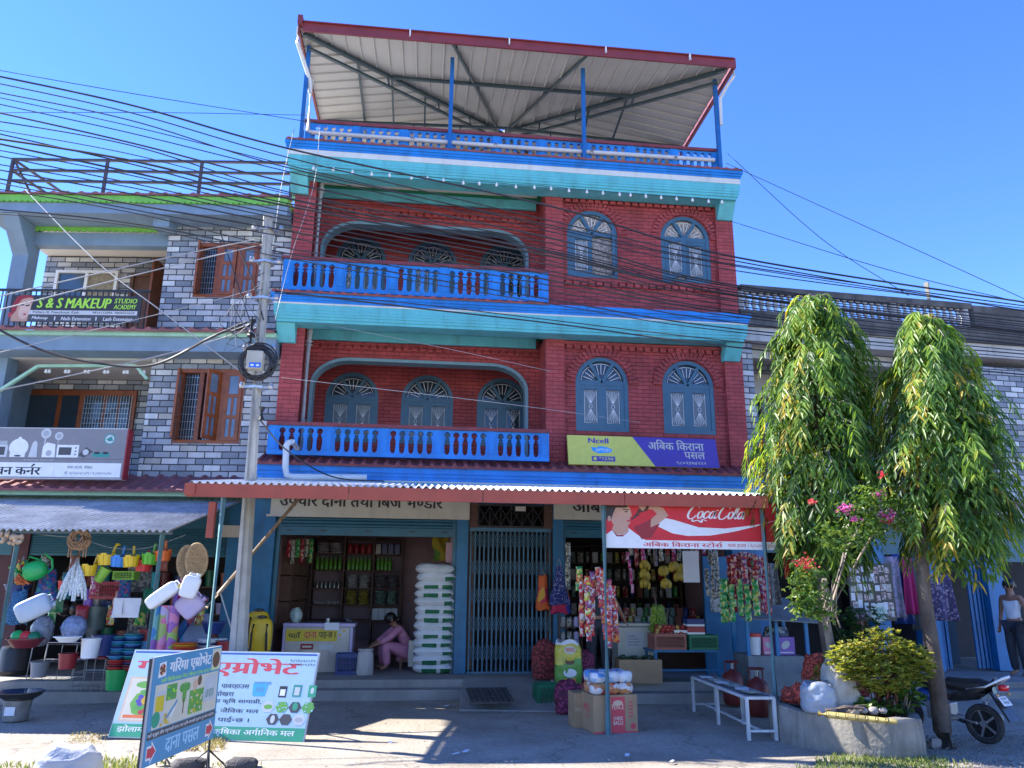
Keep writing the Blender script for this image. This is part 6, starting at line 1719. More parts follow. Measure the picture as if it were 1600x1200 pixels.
mb = MB(); mb.ell((0, 0, .12), .11, .09, .13, 12, 8, jit=.08); put('plastic_bag', mb, mat('white_green_bag', (.4, .5, .45), .4, .5, 14), 'crumpled white and green bag on the left end of the counter', 'plastic bag', (-2.08, .45, 1.03))
mb = MB(); mb.lathe([(.04, 0), (.04, .07), (.0, .07)], n=12); mb.tube([(.1, 0, .02), (.3, .05, .05), (.4, 0, .02)], .02, 6); put('desk_items', mb, M_tin, 'small metal weighing dish on the counter', 'dish', (-1.55, .5, 1.03))
# crate and milk can on the platform
crate(Vector((-1.12, .10, .25)), .40, .34, .32, 'navy', 'dark blue plastic crate standing before the seed shop counter', R(3))
mb = MB(); mb.lathe([(.13, 0), (.14, .03), (.13, .30), (.11, .36), (.125, .38), (.125, .40), (0, .40)], n=20); put('milk_can', mb, mat('grey_white_churn', (.42, .40, .39), .5, .1, 4, dirt=.3), 'pale grey churn standing right of the blue crate', 'churn', (-.85, -.05, .25))
# shelves of the seed shop
sh = thing('shop_shelf', 'dark wall shelf of three columns at the back of the seed shop', 'shelf', (-2.2, 3.0, .25))
cols = [-.02, .62, 1.22, 1.80]; rows = [.72, 1.02, 1.34, 1.70, 2.03, 2.33]
mb = MB()
for x in cols: mb.box(x - .015, 0, 0, x + .015, .4, 2.36)
mb.build('upright', M_woodd, sh)
mb = MB()
for z in rows: mb.box(cols[0] + .016, 0, z - .02, cols[1] - .016, .4, z); mb.box(cols[1] + .016, 0, z - .02, cols[2] - .016, .4, z); mb.box(cols[2] + .016, 0, z - .02, cols[3] - .016, .4, z)
mb.build('shelf_board', M_woodd, sh)
mb = MB(); mb.box(cols[0], .401, .3, cols[3], .42, 2.36); mb.build('back_panel', mat('dusky_back_panel', (.22, .15, .17), .8, .1, 3), sh)
M_btl = mat('green_bottle', (.12, .34, .04), .2, .15, 9)
for ci in range(3):
    xa, xb = -2.2 + cols[ci] + .05, -2.2 + cols[ci + 1] - .05
    for k in range(6 if ci < 2 else 4):
        x = xa + (xb - xa) * (k + .5) / 6
        mb = MB(); mb.lathe([(.036, 0), (.038, .02), (.038, .16), (.014, .22), (.014, .25)], n=10); cb = MB(); cb.lathe([(.017, .25), (.017, .28), (0, .28)], n=8)
        put('bottle', (mb, 'bottle_body'), M_btl, 'green capped bottle in the bottle row of the seed shop shelf', 'bottle', (x, 3.12, .25 + rows[3]), parts=[(cb, 'cap', PLC['darkgreen'])], group='green bottles on the shelf')
def packs(ci, ri, m, label, n=5, hh=.045, name='packet'):
    xa, xb = -2.2 + cols[ci] + .05, -2.2 + cols[ci + 1] - .05
    for col in range(2):
        for k in range(n):
            mb = MB(); mb.ell((0, 0, hh / 2), (xb - xa) / 4.4, .12, hh * .62, 10, 6, pw=.7)
            o = mb.build(name, m, None, smooth=60); o.location = (xa + (xb - xa) * (col + .5) / 2 + rnd.uniform(-.015, .015), 3.14 + rnd.uniform(-.02, .02), .25 + rows[ri] + k * hh); o.rotation_euler = (0, rnd.uniform(-.06, .06), rnd.uniform(-.1, .1))
            tag(o, label, 'packet', label.split(' in ')[0] + ' stack')
M_pkw = mat('pale_packet', (.36, .34, .33), .4, .3, 16); M_pky = mat('yellow_packet', (.30, .24, .05), .4, .3, 16); M_pkg = mat('grey_green_packet', (.18, .26, .22), .4, .4, 16); M_pkd = mat('grey_packet', (.16, .14, .15), .4, .4, 16)
packs(0, 4, M_pkw, 'pale seed packet in the top left shelf bay'); packs(1, 2, M_pkw, 'pale packet in the middle shelf bay under the bottles', 6); packs(2, 2, M_pkd, 'dark grey packet in the right shelf bay under the bottles', 6)
packs(1, 1, M_pky, 'yellow packet in the middle shelf bay', 6); packs(2, 1, M_pkg, 'grey green packet in the right shelf bay', 6)
for k in range(4):
    mb = MB(); mb.lathe([(.05, 0), (.06, .02), (.06, .14), (.03, .2), (0, .2)], n=12); o = mb.build('jar', PLC['deepred'], None, smooth=45); o.location = (-1.48 + k * .13, 3.12, .25 + rows[4]); tag(o, 'dark red jar in the top middle bay of the seed shop shelf', 'jar', 'red jars on the shelf')
for k in range(4):
    mb = MB(); mb.box(-.05, -.06, 0, .05, .06, .2); o = mb.build('carton', [M_pkw, PLC['navy'], PLC['navy'], PLC['navy']][k], None); o.location = (-.9 + k * .13, 3.12, .25 + rows[4]); tag(o, 'small carton in the top right bay of the seed shop shelf', 'carton', 'small cartons on the shelf')
for k in range(6):
    mb = MB(); mb.lathe([(.03, 0), (.03, .11), (.02, .13), (0, .13)], n=10); o = mb.build('tin', M_tin, None, smooth=45); o.location = (-2.1 + k * .085, 3.12, .25 + rows[2]); tag(o, 'small tin in the left bay below the bottles of the seed shop shelf', 'tin', 'small tins on the shelf')
for k in range(12):
    mb = MB(); mb.lathe([(.016, 0), (.016, .06), (0, .06)], n=8); o = mb.build('vial', M_pkw, None); o.location = (-2.12 + k * .045, 3.1, .25 + rows[1]); tag(o, 'tiny white capped vial in the lower left bay of the seed shop shelf', 'vial', 'vials on the shelf')
for k in range(4):
    mb = MB(); mb.box(-.06, -.05, 0, .06, .05, .22); o = mb.build('carton', M_paper, None); o.location = (-.9 + k * .13, 3.1, .25 + rows[0]); tag(o, 'white carton in the bottom right bay of the seed shop shelf', 'carton', 'white cartons on the shelf')
# side rack on the left wall
sr = thing('wall_rack', 'wooden side rack of small compartments on the left wall of the seed shop', 'rack', (-2.49, 1.0, .9))
mb = MB()
for z in (0, .45, .9, 1.35): mb.box(.0, 0, z, .22, 1.9, z + .02)
for k in range(8): mb.box(.0, k * .27, .021, .2, k * .27 + .015, 1.349)
mb.build('shelf_board', M_woodd, sr)
mb = MB(); mb.box(-.004, 0, -.05, -.001, 1.9, 1.4); mb.build('back_panel', M_pink, sr)
for k in range(7):
    for j in range(3):
        if rnd.random() < .75:
            mb = MB(); h = rnd.uniform(.14, .34); mb.box(-.06, -.08, 0, .06, .08, h, 0)
            o = mb.build('small_box', [M_pkw, PLC['brick'], M_pkg, PLC['deepred'], PLC['darkgreen'], M_pkd][rnd.randrange(6)], None, bevel=.01); o.location = (-2.38, 1.15 + k * .27, .921 + j * .45); tag(o, 'small box in a compartment of the side rack in the seed shop', 'box', 'boxes in the side rack')
# the pile of white sacks
M_sack = mat('white_woven_sack', (.66, .67, .68), .55, .07, 9, bump=.5, bscale=24)
M_sackg = mat('sack_green_print', (.02, .16, .07), .6, .5, 30)
def sack_mb(w_, d, h, seed):
    r_ = random.Random(seed); a1, a2, a3 = [r_.uniform(0, 6) for _ in range(3)]
    mb = MB()
    nu, nv = 30, 12
    for sgn in (1, -1):
        def fn(u, v, sgn=sgn):
            x = (u - .5) * 2; y = (v - .5) * 2
            e = (max(0, 1 - abs(x) ** 3.2) ** .5) * (max(0, 1 - abs(y) ** 2.6) ** .5)
            z = h * .5 * e + sgn * .0
            z *= (1 + .12 * math.sin(5 * x + a1) * math.sin(3 * y + a2))
            ends = .035 * max(0, abs(x) - .9) * 10
            return (x * w_ / 2 * (1 + .012 * math.sin(6 * y + a3)), y * d / 2 * (1 - .12 * max(0, abs(x) - .75) * 4), (h * .5 + sgn * z + .012 * math.sin(3.5 * x + a2) * (1 - abs(y))))
        b = len(mb.f); mb.grid(fn, nu, nv)
        if sgn < 0:
            for i in range(b, len(mb.f)): mb.f[i] = mb.f[i][::-1]
    return mb
NS = 13; zs = .25; sh_ = (1.98 - .25) / NS
for k in range(NS):
    mb = sack_mb(.66, .50, sh_ * 1.42, k)
    # the folded front carries the green print: faces low on the front edge
    for i, f in enumerate(mb.f):
        c = [sum(mb.v[j][q] for j in f) / len(f) for q in range(3)]
        if c[1] < -.12 and c[2] < sh_ * .62 and (-.18 < c[0] < .07 or .13 < c[0] < .30) and k not in (12,): mb.m[i] = 1 if (c[1] < -.16 and (k % 3 != 2 or c[0] > .15)) else 0
    o = mb.build('feed_sack', [M_sack, M_sackg], None, smooth=70)
    o.location = (.245 + rnd.uniform(-.02, .02), .18 + rnd.uniform(-.02, .03), .25 + k * sh_ - .01); o.rotation_euler = (0, rnd.uniform(-.02, .02), rnd.uniform(-.06, .06))
    ordn = ['bottom', 'second', 'third', 'fourth', 'fifth', 'sixth', 'seventh', 'eighth', 'ninth', 'tenth', 'eleventh', 'twelfth', 'top'][k]
    tag(o, 'white woven feed sack, ' + ordn + (' of' if k in (0, 12) else ' from the bottom of') + ' the tall pile beside the gate', 'sack', 'white feed sacks piled beside the gate')
mb = MB(); mb.grid(lambda u, v: (.30 * (u - .5) + .03 * math.sin(7 * v), .05 * math.sin(6 * u + 4 * v), .5 * v), 10, 12); put('cloth', mb, print_mat('yellow_green_cloth', [(.4, .3, .03), (.12, .25, .04), (.4, .3, .03)], 9, rough=.9), 'yellow and green cloth hanging in the shop above the sacks', 'cloth', (.36, 1.2, 2.1), smooth=60)
mb = MB(); mb.box(-.10, 0, 0, .10, .01, .34); put('calendar', mb, mat('pink_paper', (.5, .28, .3), .7, .1, 4), 'pink paper calendar on the pillar above the sack pile', 'calendar', (.52, .33, 2.05))
# ------------------------------------------------------------------ grocery on the right
# patterned bags on the blue pillar
M_dots = print_mat('navy_dotted_cloth', [(.012, .02, .13), (.012, .02, .13), (.02, .03, .16), (.012, .02, .12), (.25, .26, .40)], 70, rough=.8)
hang_bag(848, 953, -.25, .24, .56, print_mat('red_yellow_cloth', [(.5, .03, .04), (.55, .3, .03), (.45, .02, .08), (.55, .10, .02)], 5, rough=.7), 'red and yellow cloth bag hanging behind the navy dotted bag', rot=-8)
hang_bag(876, 958, -.30, .34, .30, print_mat('crimson_blue_cloth', [(.45, .02, .08), (.02, .03, .25), (.5, .05, .03)], 4, rough=.7), 'crimson and blue folded bag under the navy dotted bag', top=.9)
hang_bag(874, 945, -.42, .36, .62, M_dots, 'navy blue dotted cloth bag hung on the blue pillar beside the gate', rot=6, top=.25)
# snack strips: every packet a part
WR = [print_mat('wrapper_red', [(.42, .02, .03), (.45, .40, .36), (.38, .03, .04), (.3, .02, .03), (.5, .2, .03)], 30, rough=.22), print_mat('wrapper_white', [(.45, .43, .41), (.42, .04, .05), (.3, .03, .05), (.14, .06, .18)], 34, rough=.22),
      print_mat('wrapper_yellow', [(.6, .5, .06), (.5, .05, .04), (.55, .52, .3), (.3, .4, .05)], 32, rough=.22), print_mat('wrapper_green', [(.03, .25, .06), (.04, .3, .08), (.4, .42, .1), (.02, .16, .05)], 26, rough=.22), print_mat('wrapper_maroon', [(.28, .02, .03), (.34, .03, .03), (.5, .3, .25), (.22, .015, .03)], 26, rough=.22),
      print_mat('wrapper_magenta', [(.4, .03, .16), (.5, .3, .4), (.35, .02, .12)], 26, rough=.22), print_mat('sachet_pale', [(.35, .33, .26), (.05, .05, .05), (.4, .38, .3)], 40, rough=.3)]
def packet_mesh(w_, h, d, seed):
    r_ = random.Random(seed); a = r_.uniform(0, 6)
    mb = MB(); nu, nv = 8, 9
    for sg in (1, -1):
        b = len(mb.f)
        mb.grid(lambda u, v: (w_ * (u - .5) * (1 - .1 * math.sin(PI * v)), sg * d * (math.sin(PI * u) ** .6) * (math.sin(PI * v) ** .5) * (1 + .25 * math.sin(9 * u + 5 * v + a)), -h * v), nu, nv)
        if sg > 0:
            for i in range(b, len(mb.f)): mb.f[i] = mb.f[i][::-1]
    return mb
_pk = {}
def packet(m, k):
    key = (m.name, k % 3)
    if key not in _pk:
        o = packet_mesh(.5, 1, .16, k).build('packet', m, None, smooth=70); _pk[key] = o.data; bpy.data.objects.remove(o)
    o = bpy.data.objects.new('packet', _pk[key]); COL.objects.link(o); return o
def snack_strip(p, n, w_, h, m, label, group, lean=0.0):
    t = thing('snack_strip', label, 'snack strip', p, rnd.uniform(-.25, .25), group)
    for k in range(n):
        o = packet(m[k % len(m)] if isinstance(m, list) else m, k + rnd.randrange(3)); o.parent = t
        o.location = (lean * k * h + rnd.uniform(-.008, .008), rnd.uniform(-.01, .01), -k * h * .97); o.scale = (w_ * 2, h * 1.1, h * 1.05); o.rotation_euler = (rnd.uniform(-.1, .1), rnd.uniform(-.08, .08), rnd.uniform(-.3, .3))
    return t
SY = -3.45
for px, py, n, m, lb in ((904, 885, 3, [WR[3], WR[2]], 'short green and yellow snack strip left of the red ones'), (910, 905, 7, WR[0], 'red snack strip at the outer left of the cluster by the post'), (917, 900, 8, [WR[2], WR[1]], 'yellow and white snack strip in the cluster by the post'), (926, 893, 8, [WR[1], WR[0]], 'white snack strip left of the post'),
                         (934, 886, 10, [WR[0], WR[1]], 'longest red snack strip ending in a single low packet by the post'), (941, 888, 9, WR[0], 'red snack strip just behind the awning post'), (951, 905, 7, [WR[1], WR[5]], 'white and pink snack strip right of the post'), (957, 915, 7, [WR[0], WR[1]], 'outermost right snack strip by the post')):
    snack_strip(at(px, py, SY + rnd.uniform(-.08, .08)), n, .085, .102, m, lb, 'snack strips by the awning post', rnd.uniform(-.05, .12))
snack_strip(at(887, 848, -.6), 7, .09, .11, WR[6], 'pale sachet strip hanging beside the dotted bags', 'sachet strips')
snack_strip(at(981, 862, -1.2), 5, .05, .13, WR[5], 'purple sachet strip slanting left of the bananas', None, .12)
for k in range(13):
    px = 1128 + k * 5.6; m = [WR[3], WR[3], WR[4], WR[4], WR[4], WR[4], WR[1], WR[4], [WR[4], WR[3]], WR[4], WR[1], WR[5], WR[4]][k]
    snack_strip(at(px, 862 + abs(k - 6) * 1.5 + (34 if k < 2 else 0), -2.2 + .1 * (k % 3)), 8 if k > 1 else 6, .10, .105, m, 'wrapper strip in the crowded red and green snack curtain beside the blue door panel', 'snack curtain by the blue panel')
for k in range(5): snack_strip(at(1131 + k * 12, 905 + (k % 2) * 8, -2.35), 5, .10, .105, WR[3], 'green wrapper strip low in the snack curtain beside the blue door panel', 'snack curtain by the blue panel')
for k, (px, py) in enumerate(((1112, 862), (1119, 860), (1104, 888))): snack_strip(at(px, py, -1.0), 7 if k < 2 else 4, .08, .11, WR[6], ['left dark sachet strip beside the white paper', 'right dark sachet strip beside the snack curtain', 'short sachet strip under the white paper'][k], 'sachet strips')
# more small hanging wares
HM = [WR[6], PLC['deepred'], WR[4], PLC['teal'], M_netblue, WR[3], PLC['purple'], M_floral, PLC['brick'], WR[2], PLC['darkgreen'], WR[5]]
for k in range(22):
    px = 72 + k * 11.5; m = HM[(k * 5) % 12]
    mb = packet_mesh(.13 + .02 * (k % 3), .22 + .05 * (k % 4), .05, k)
    o = mb.build('hanging_packet', m, None, smooth=70); o.location = at(px, 868 + 26 * ((k * 7) % 4), -1.55 - .05 * (k % 3)); o.rotation_euler = (0, 0, rnd.uniform(-.4, .4))
    tag(o, 'coloured packet hanging in the dim back of the houseware stall', 'packet', 'packets hung in the back of the houseware stall')
for k in range(14):
    px = 985 + k * 9.5
    snack_strip(at(px, 850, -.9 - .06 * (k % 3)), 2 + (k * 5) % 3, .07, .09, [WR[6], WR[4], WR[5], WR[6], M_pkd][k % 5], 'short sachet strip in the row hung behind the red drink banner', 'sachet strips behind the banner')
for k in range(6):
    snack_strip(at(452 + k * 7, 842, .8 + .1 * k), 3 + k % 2, .08, .11, [WR[4], WR[6], WR[3]][k % 3], 'packet strip hung at the upper left inside the seed shop', 'packet strips in the seed shop')
for k, (px, py, r_, h, c) in enumerate(((222, 1030, .13, .30, 'sky'), (228, 1000, .12, .2, 'deepred'), (342, 1005, .10, .12, 'white'), (352, 1012, .10, .16, 'sky'), (300, 1055, .14, .2, 'navy'), (60, 1052, .12, .2, 'grey'), (330, 1055, .14, .22, 'red'))):
    bucket(px, py + 6, -1.5, r_, h, c, ['sky blue bucket left of the rolled mats', 'dark red bucket above the sky blue one', 'small white tub on the right of the houseware stall', 'small sky blue tub by the concrete pole', 'navy tub under the plates', 'grey pail behind the wire rack', 'bright red tub low beside the concrete pole'][k])
# sacks on the step
M_onion = net_mat('red_onion_net', (.26, .035, .035), 24); M_onion2 = net_mat('purple_onion_net', (.20, .02, .07), 24)
from mathutils import noise
def px_seed(t): return sum(ord(c) * (i % 7 + 1) for i, c in enumerate(t)) % 97
def bag_standing(p, w_, h, m, label, name, cat, top=.6, tied=True, d=.13, rot=0, crumple=.022):
    mb = MB()
    def fn(u, v):
        a = 2 * PI * u
        k = (.92 + .11 * math.sin(PI * min(1, v * 1.1))) * (1 if v < .8 else 1 - ((v - .8) / .2) ** 1.3 * (1 - top))
        return (w_ / 2 * k * math.copysign(abs(math.cos(a)) ** .7, math.cos(a)), d * k * math.copysign(abs(math.sin(a)) ** .8, math.sin(a)) * (1 + .05 * math.sin(7 * v)), h * v + (.02 * math.sin(3 * a) if v > .9 else 0))
    mb.grid(fn, 44, 26); mb.add([fn(i / 44, 1) for i in range(44)], [tuple(range(44))])
    sd_ = Vector((px_seed(label), 3.1, 7.7))
    for i, q in enumerate(mb.v):                                    # creases and sags of a filled bag
        q = Vector(q); k = crumple if q.z > .01 else 0
        a = noise.noise(q * 7 + sd_) * .7 + (.5 - abs(noise.noise(q * 11 + sd_ * 2))) * .9 + noise.noise(q * 24 + sd_) * .3
        r_ = Vector((q.x, q.y, 0)); r_ = r_.normalized() if r_.length > 1e-4 else Vector((0, 0, 1))
        mb.v[i] = tuple(q + r_ * a * k + Vector((0, 0, noise.noise(q * 6 + sd_) * k * (1.6 if q.z > h * .8 else .5))))
    o = mb.build(name, m, None, smooth=75); o.location = p; o.rotation_euler = (0, 0, R(rot))
    return tag(o, label, cat)
bag_standing(gnd(852, 1060, .25), .42, .58, M_onion, 'red net sack of onions standing against the folding gate', 'onion_sack', 'sack', .45)
ls = thing('rice_bag', 'green and yellow printed rice bag standing beside the red onion sack', 'rice bag', gnd(888, 1070, .25))
o = bag_standing((0, 0, 0), .40, .62, [mat('rice_bag_green', (.12, .30, .05), .35, .2, 6), mat('rice_bag_yellow', (.55, .48, .05), .35, .2, 6), M_paper], 'x', 'bag', 'x', .85); o.parent = ls; del o['label']; del o['category']
for pl_ in o.data.polygons:
    z = pl_.center.z; pl_.material_index = 2 if z > .57 else 1 if z > .34 + .05 * math.sin(9 * pl_.center.x) else 0
s = Sign((-.15, -.145, 0), (1, 0, 0), (0, 0, 1), ['redtext'])
s.ell(.15, .50, .09, .06, 'cream').ell(.15, .34, .07, .05, 'soil').ell(.15, .18, .10, .06, 'white').rect(.06, .05, .24, .10, 'orange').up().ell(.15, .37, .06, .02, 'yolk').text("चामल", .08, .475, .14, .055, 'redtext', .03)
s.build('print', ls)
bag_standing(gnd(913, 1068, .25) + Vector((0, .1, 0)), .34, .48, M_onion2, 'dark purple net sack half hidden behind the rice bag', 'onion_sack', 'sack', .5)
bag_standing(gnd(890, 1116) + Vector((0, .1, 0)), .36, .42, M_onion2, 'purple net sack of onions standing on the ground below the rice bag', 'onion_sack', 'sack', .55, rot=8)
crate(gnd(862, 1106) + Vector((0, .25, 0)), .40, .3, .30, 'darkgreen', 'dark green crate on the ground behind the purple onion sack', R(5))
crate(gnd(915, 1108) + Vector((0, .2, 0)), .34, .3, .30, 'brick', 'brick red crate on the ground right of the purple onion sack', R(-5))
# cartons by the post
p = gnd(952, 1149)
t = thing('carton', 'printed brown snack carton standing on the ground at the foot of the awning post', 'carton', (2.22, -3.92, 0), R(8))
mb = MB(); mb.box(-.14, 0, 0, .42, .42, .42); mb.build('box', M_card, t, bevel=.006)
s = Sign((-.14, 0, 0), (1, 0, 0), (0, 0, 1), ['redtext'])
s.rect(.22, .02, .40, .40, 'redtext').rect(.0, .0, .56, .02, 'redtext').ell(.50, .07, .035, .035, 'redtext').up()
s.text("PEACE", .235, .26, .15, .06, 'peach', .03).text("CHEESE", .25, .14, .12, .04, 'cream', .02).text("BALLS", .25, .09, .12, .04, 'cream', .02).ell(.31, .33, .06, .03, 'peach').rect(.45, .15, .455, .36, 'redtext').rect(.49, .17, .495, .36, 'redtext')
for k in range(5): s.rect(.46, .17 + k * .04, .49, .185 + k * .04, 'redtext')
s.build('print', t)
s = Sign((-.14, .42, 0), (0, -1, 0), (0, 0, 1), ['redtext']); s.text("Mr.S", .10, .22, .2, .09, 'redtext', .04).text("TM", .16, .15, .08, .04, 'redtext'); s.build('print', t)
t = thing('carton', 'plain brown carton half hidden behind the printed snack carton', 'carton', (2.05, -3.55, 0), R(5)); mb = MB(); mb.box(-.12, 0, 0, .3, .3, .40); mb.build('box', M_card, t, bevel=.006); mb = MB(); mb.box(-.12, -.004, .19, .3, .0, .23); mb.build('tape', mat('packing_tape', (.4, .3, .18), .2, .1, 9), t)
for k, (z, m, lb) in enumerate(((.42, print_mat('bale_red_white', [(.6, .58, .56), (.5, .08, .05), (.55, .53, .52), (.45, .2, .08)], 16, rough=.2), 'lower shrink wrapped bale of red and white packs on the snack carton'), (.55, print_mat('bale_blue_white', [(.60, .62, .64), (.08, .25, .55), (.55, .57, .6), (.3, .45, .6)], 12, rough=.2), 'upper shrink wrapped bale of blue and white packs on the snack carton'))):
    mb = MB()
    for i in range(3):
        for j in range(2): mb.ell((-.02 + i * .17, .09 + j * .18, .065), .10, .10, .07, 12, 8, pw=.6, jit=.05)
    o = mb.build('snack_bale', m, None, smooth=60); o.location = (2.19, -3.90, z); o.rotation_euler = (0, 0, R(8)); tag(o, lb, 'bale')
# freezer, box of greens
t = thing('chest_freezer', 'cream chest freezer with a note on its front in the grocery', 'freezer', Vector((at(990, 1000, -.35).x, -.35, .25)), R(-3))
mb = MB(); mb.box(-.32, -.25, .05, .32, .3, .78); mb.build('body', mat('cream_enamel', (.46, .47, .42), .3, .05, 3), t, bevel=.02)
mb = MB(); mb.box(-.33, -.26, .785, .33, .31, .84); mb.build('lid', mat('cream_enamel', (.46, .47, .42)), t, bevel=.012)
s = Sign((-.18, -.252, .45), (1, 0, 0), (0, 0, 1), ['white']); s.rect(0, 0, .30, .24, 'palegrey').up(); 
for k in range(4): s.rect(.03, .18 - k * .045, .12 + .13 * rnd.random(), .19 - k * .045, 'charcoal')
s.build('note', t)
t = thing('carton', 'open brown carton of dark greens standing on the platform before the freezer', 'carton', gnd(1005, 1068, .25), R(-4))
mb = MB(); mb.box(-.36, .0, 0, .30, .02, .34); mb.box(-.36, .36, 0, .30, .38, .34); mb.box(-.36, .021, 0, -.34, .359, .34); mb.box(.28, .021, 0, .30, .359, .34); mb.box(-.34, .02, .2, .28, .36, .24); mb.build('box', M_card, t)
mb = MB()
for k in range(70): mb.ell((rnd.uniform(-.32, .26), rnd.uniform(.04, .34), .33 + rnd.uniform(-.03, .05)), .02, .05, .014, 6, 4, rot=Matrix.Rotation(rnd.uniform(0, 3), 3, 'Z'))
tag(mb.build('greens', mat('dark_greens', (.03, .06, .025), .5, .5, 30), t, smooth=60), kind='stuff')
# table with fruit crates
t = thing('display_table', 'low blue steel table carrying the fruit crates', 'table', gnd(1075, 1066, .25) + Vector((0, .0, 0)))
mb = MB()
for x in (-.5, .5):
    for y in (.0, .5): mb.box(x - .02, y - .02, 0, x + .02, y + .02, .44)
mb.box(-.5, -.01, .16, .5, .01, .19); mb.build('leg_frame', M_shop, t); mb = MB(); mb.box(-.54, -.03, .441, .54, .54, .47); mb.build('tabletop', M_shop, t)
tp = t.location
crate(tp + Vector((-.24, .22, .47)), .50, .36, .24, 'brick', 'faded brick red crate heaped with apples on the blue table', 0)
bpy_c = crate(tp + Vector((.30, .22, .47)), .46, .36, .22, 'darkgreen', 'dark green crate on the right half of the blue table', 0)
M_apple = [mat('apple_red', (.30, .03, .02), .3, .4, 14), mat('apple_yellow', (.42, .25, .06), .3, .3, 14)]
for k in range(34):
    mb = MB(); mb.lathe([(0, .012), (.018, .002), (.036, .03), (.036, .048), (.022, .066), (.006, .060), (0, .058)], n=10)
    o = mb.build('apple', M_apple[1 if k % 4 == 0 else 0], None, smooth=70); q = k // 12
    o.location = tp + Vector((-.42 + (k % 12 % 6) * .075 + .03 * q, .12 + (k % 12 // 6) * .12 + q * .03, .68 + q * .045)); o.rotation_euler = (rnd.uniform(-.4, .4), rnd.uniform(-.4, .4), 0)
    tag(o, 'red or yellow apple heaped in the brick red crate', 'apple', 'apples in the crate')
for z, m, lb in ((.92, PLC['navy'], 'upper blue carton on the dark green crate'), (.80, PLC['deepred'], 'lower red and white carton on the dark green crate')):
    mb = MB(); mb.box(-.14, -.1, 0, .14, .12, .11, 0); mb.box(-.141, -.101, .0, .141, .121, .03, 1); o = mb.build('carton', [m, PLC['white']], None); o.location = tp + Vector((.20, .18, z - .1)); tag(o, lb, 'carton')
mb = MB(); mb.box(-.11, -.1, 0, .11, .1, .04); put('tray', mb, PLC['white'], 'white tray of green limes between the apples and the cartons', 'tray', tp + Vector((-.06 + .02, .2, .72)))
# bananas
M_bany = mat('banana_yellow', (.42, .30, .03), .45, .25, 18); M_bang = mat('banana_green', (.20, .30, .03), .45, .25, 18)
def banana_mb(mb, n, rad, L, seed, droop=1.0):
    r_ = random.Random(seed)
    for k in range(n):
        a = -1.25 + 2.5 * k / max(1, n - 1) + r_.uniform(-.08, .08); tz = r_.uniform(-.02, .02)
        d = Vector((math.sin(a), -math.cos(a) * .5 - .1, 0))
        p0 = Vector((0, 0, tz)); pts = [p0 + d * (rad * f) + Vector((0, 0, -L * g)) for f, g in ((.1, .0), (.55, .12), (.9, .42), (.95, .75), (.75, 1.0))]
        mb.tube(pts, [.008, .017, .019, .016, .006], 7)
for px, py, n, lb in ((1007, 876, 6, 'topmost small banana hand of the left hanging column'), (1007, 890, 7, 'middle banana hand of the left hanging column'), (1007, 905, 6, 'lowest banana hand of the left hanging column'), (1036, 885, 8, 'large banana hand hanging right of the left column'), (1052, 878, 8, 'banana hand hanging highest near the white paper'),
                      (1040, 904, 9, 'lowest large banana hand in the middle'), (1060, 892, 9, 'banana hand hanging next to the white paper'), (1066, 880, 6, 'small banana hand half behind the white paper')):
    mb = MB(); banana_mb(mb, n, .085, .15, px); sm = MB(); sm.tube([(0, 0, -.02), (0, 0, .10)], .007, 6)
    put('banana_hand', (mb, 'fruit'), M_bany, lb, 'bananas', at(px, py, -1.0), parts=[(sm, 'stem', M_woodd)], smooth=60, group='banana hands hung in the grocery')
t = thing('banana_bunch', 'big bunch of green bananas hanging above the freezer and apples', 'bananas', at(1027, 985, -.6))
sm = MB(); sm.tube([(0, 0, .05), (.0, 0, .35), (-.03, 0, .6)], .018, 8); sm.build('stalk', M_woodd, t)
for j in range(6):
    mb = MB(); banana_mb(mb, 10, .17 - .012 * abs(j - 2), .12, j); o = mb.build('banana_hand', M_bang, t, smooth=60); o.location = (0, 0, .02 + j * .075); o.rotation_euler = (0, 0, rnd.uniform(-.4, .4))
mb = MB(); mb.box(-.13, -.003, 0, .13, .003, .48); put('paper_sheet', mb, M_paper, 'blank white paper sheet hung before the grocery right of the bananas', 'paper', at(1081, 910, -1.5))
# grocery shelves with jars and packets
gs = thing('shop_shelf', 'dark stepped shelf of jars and packets at the back of the grocery', 'shelf', (2.6, 2.8, .25))
mb = MB()
for z in (.5, .85, 1.2, 1.55, 1.9, 2.25): mb.box(0, 0, z - .02, 2.9, .5, z)
for x in (0, .96, 1.93, 2.88): mb.box(x, .01, 0, x + .02, .51, 2.3)
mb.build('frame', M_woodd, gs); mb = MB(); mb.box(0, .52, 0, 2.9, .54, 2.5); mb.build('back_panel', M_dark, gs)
JM = [WR[4], WR[3], WR[6], PLC['navy'], M_pkw, M_tin, PLC['brick'], WR[2], PLC['white'], M_pkg]
_jm = {}
for r_, z in enumerate((.5, .85, 1.2, 1.55, 1.9)):
    for k in range(18):
        m = JM[(k * 3 + r_ * 5) % len(JM)]; sh2 = (k + r_) % 2
        key = (m.name, sh2)
        if key not in _jm:
            mb = MB()
            if sh2: mb.lathe([(.045, 0), (.055, .02), (.055, .16), (.04, .19), (.045, .20), (.045, .225), (0, .225)], n=12)
            else: mb.box(-.055, -.04, 0, .055, .04, .22)
            o = mb.build('jar' if sh2 else 'packet_box', m, None, smooth=40); _jm[key] = o.data; bpy.data.objects.remove(o)
        o = bpy.data.objects.new('jar' if sh2 else 'packet_box', _jm[key]); COL.objects.link(o); o.location = (2.72 + k * .158, 2.95, .25 + z)
        tag(o, 'small jar on the dim stepped shelf at the back of the grocery' if sh2 else 'small upright box on the dim stepped shelf at the back of the grocery', 'jar' if sh2 else 'box', 'jars on the grocery shelf' if sh2 else 'boxes on the grocery shelf')
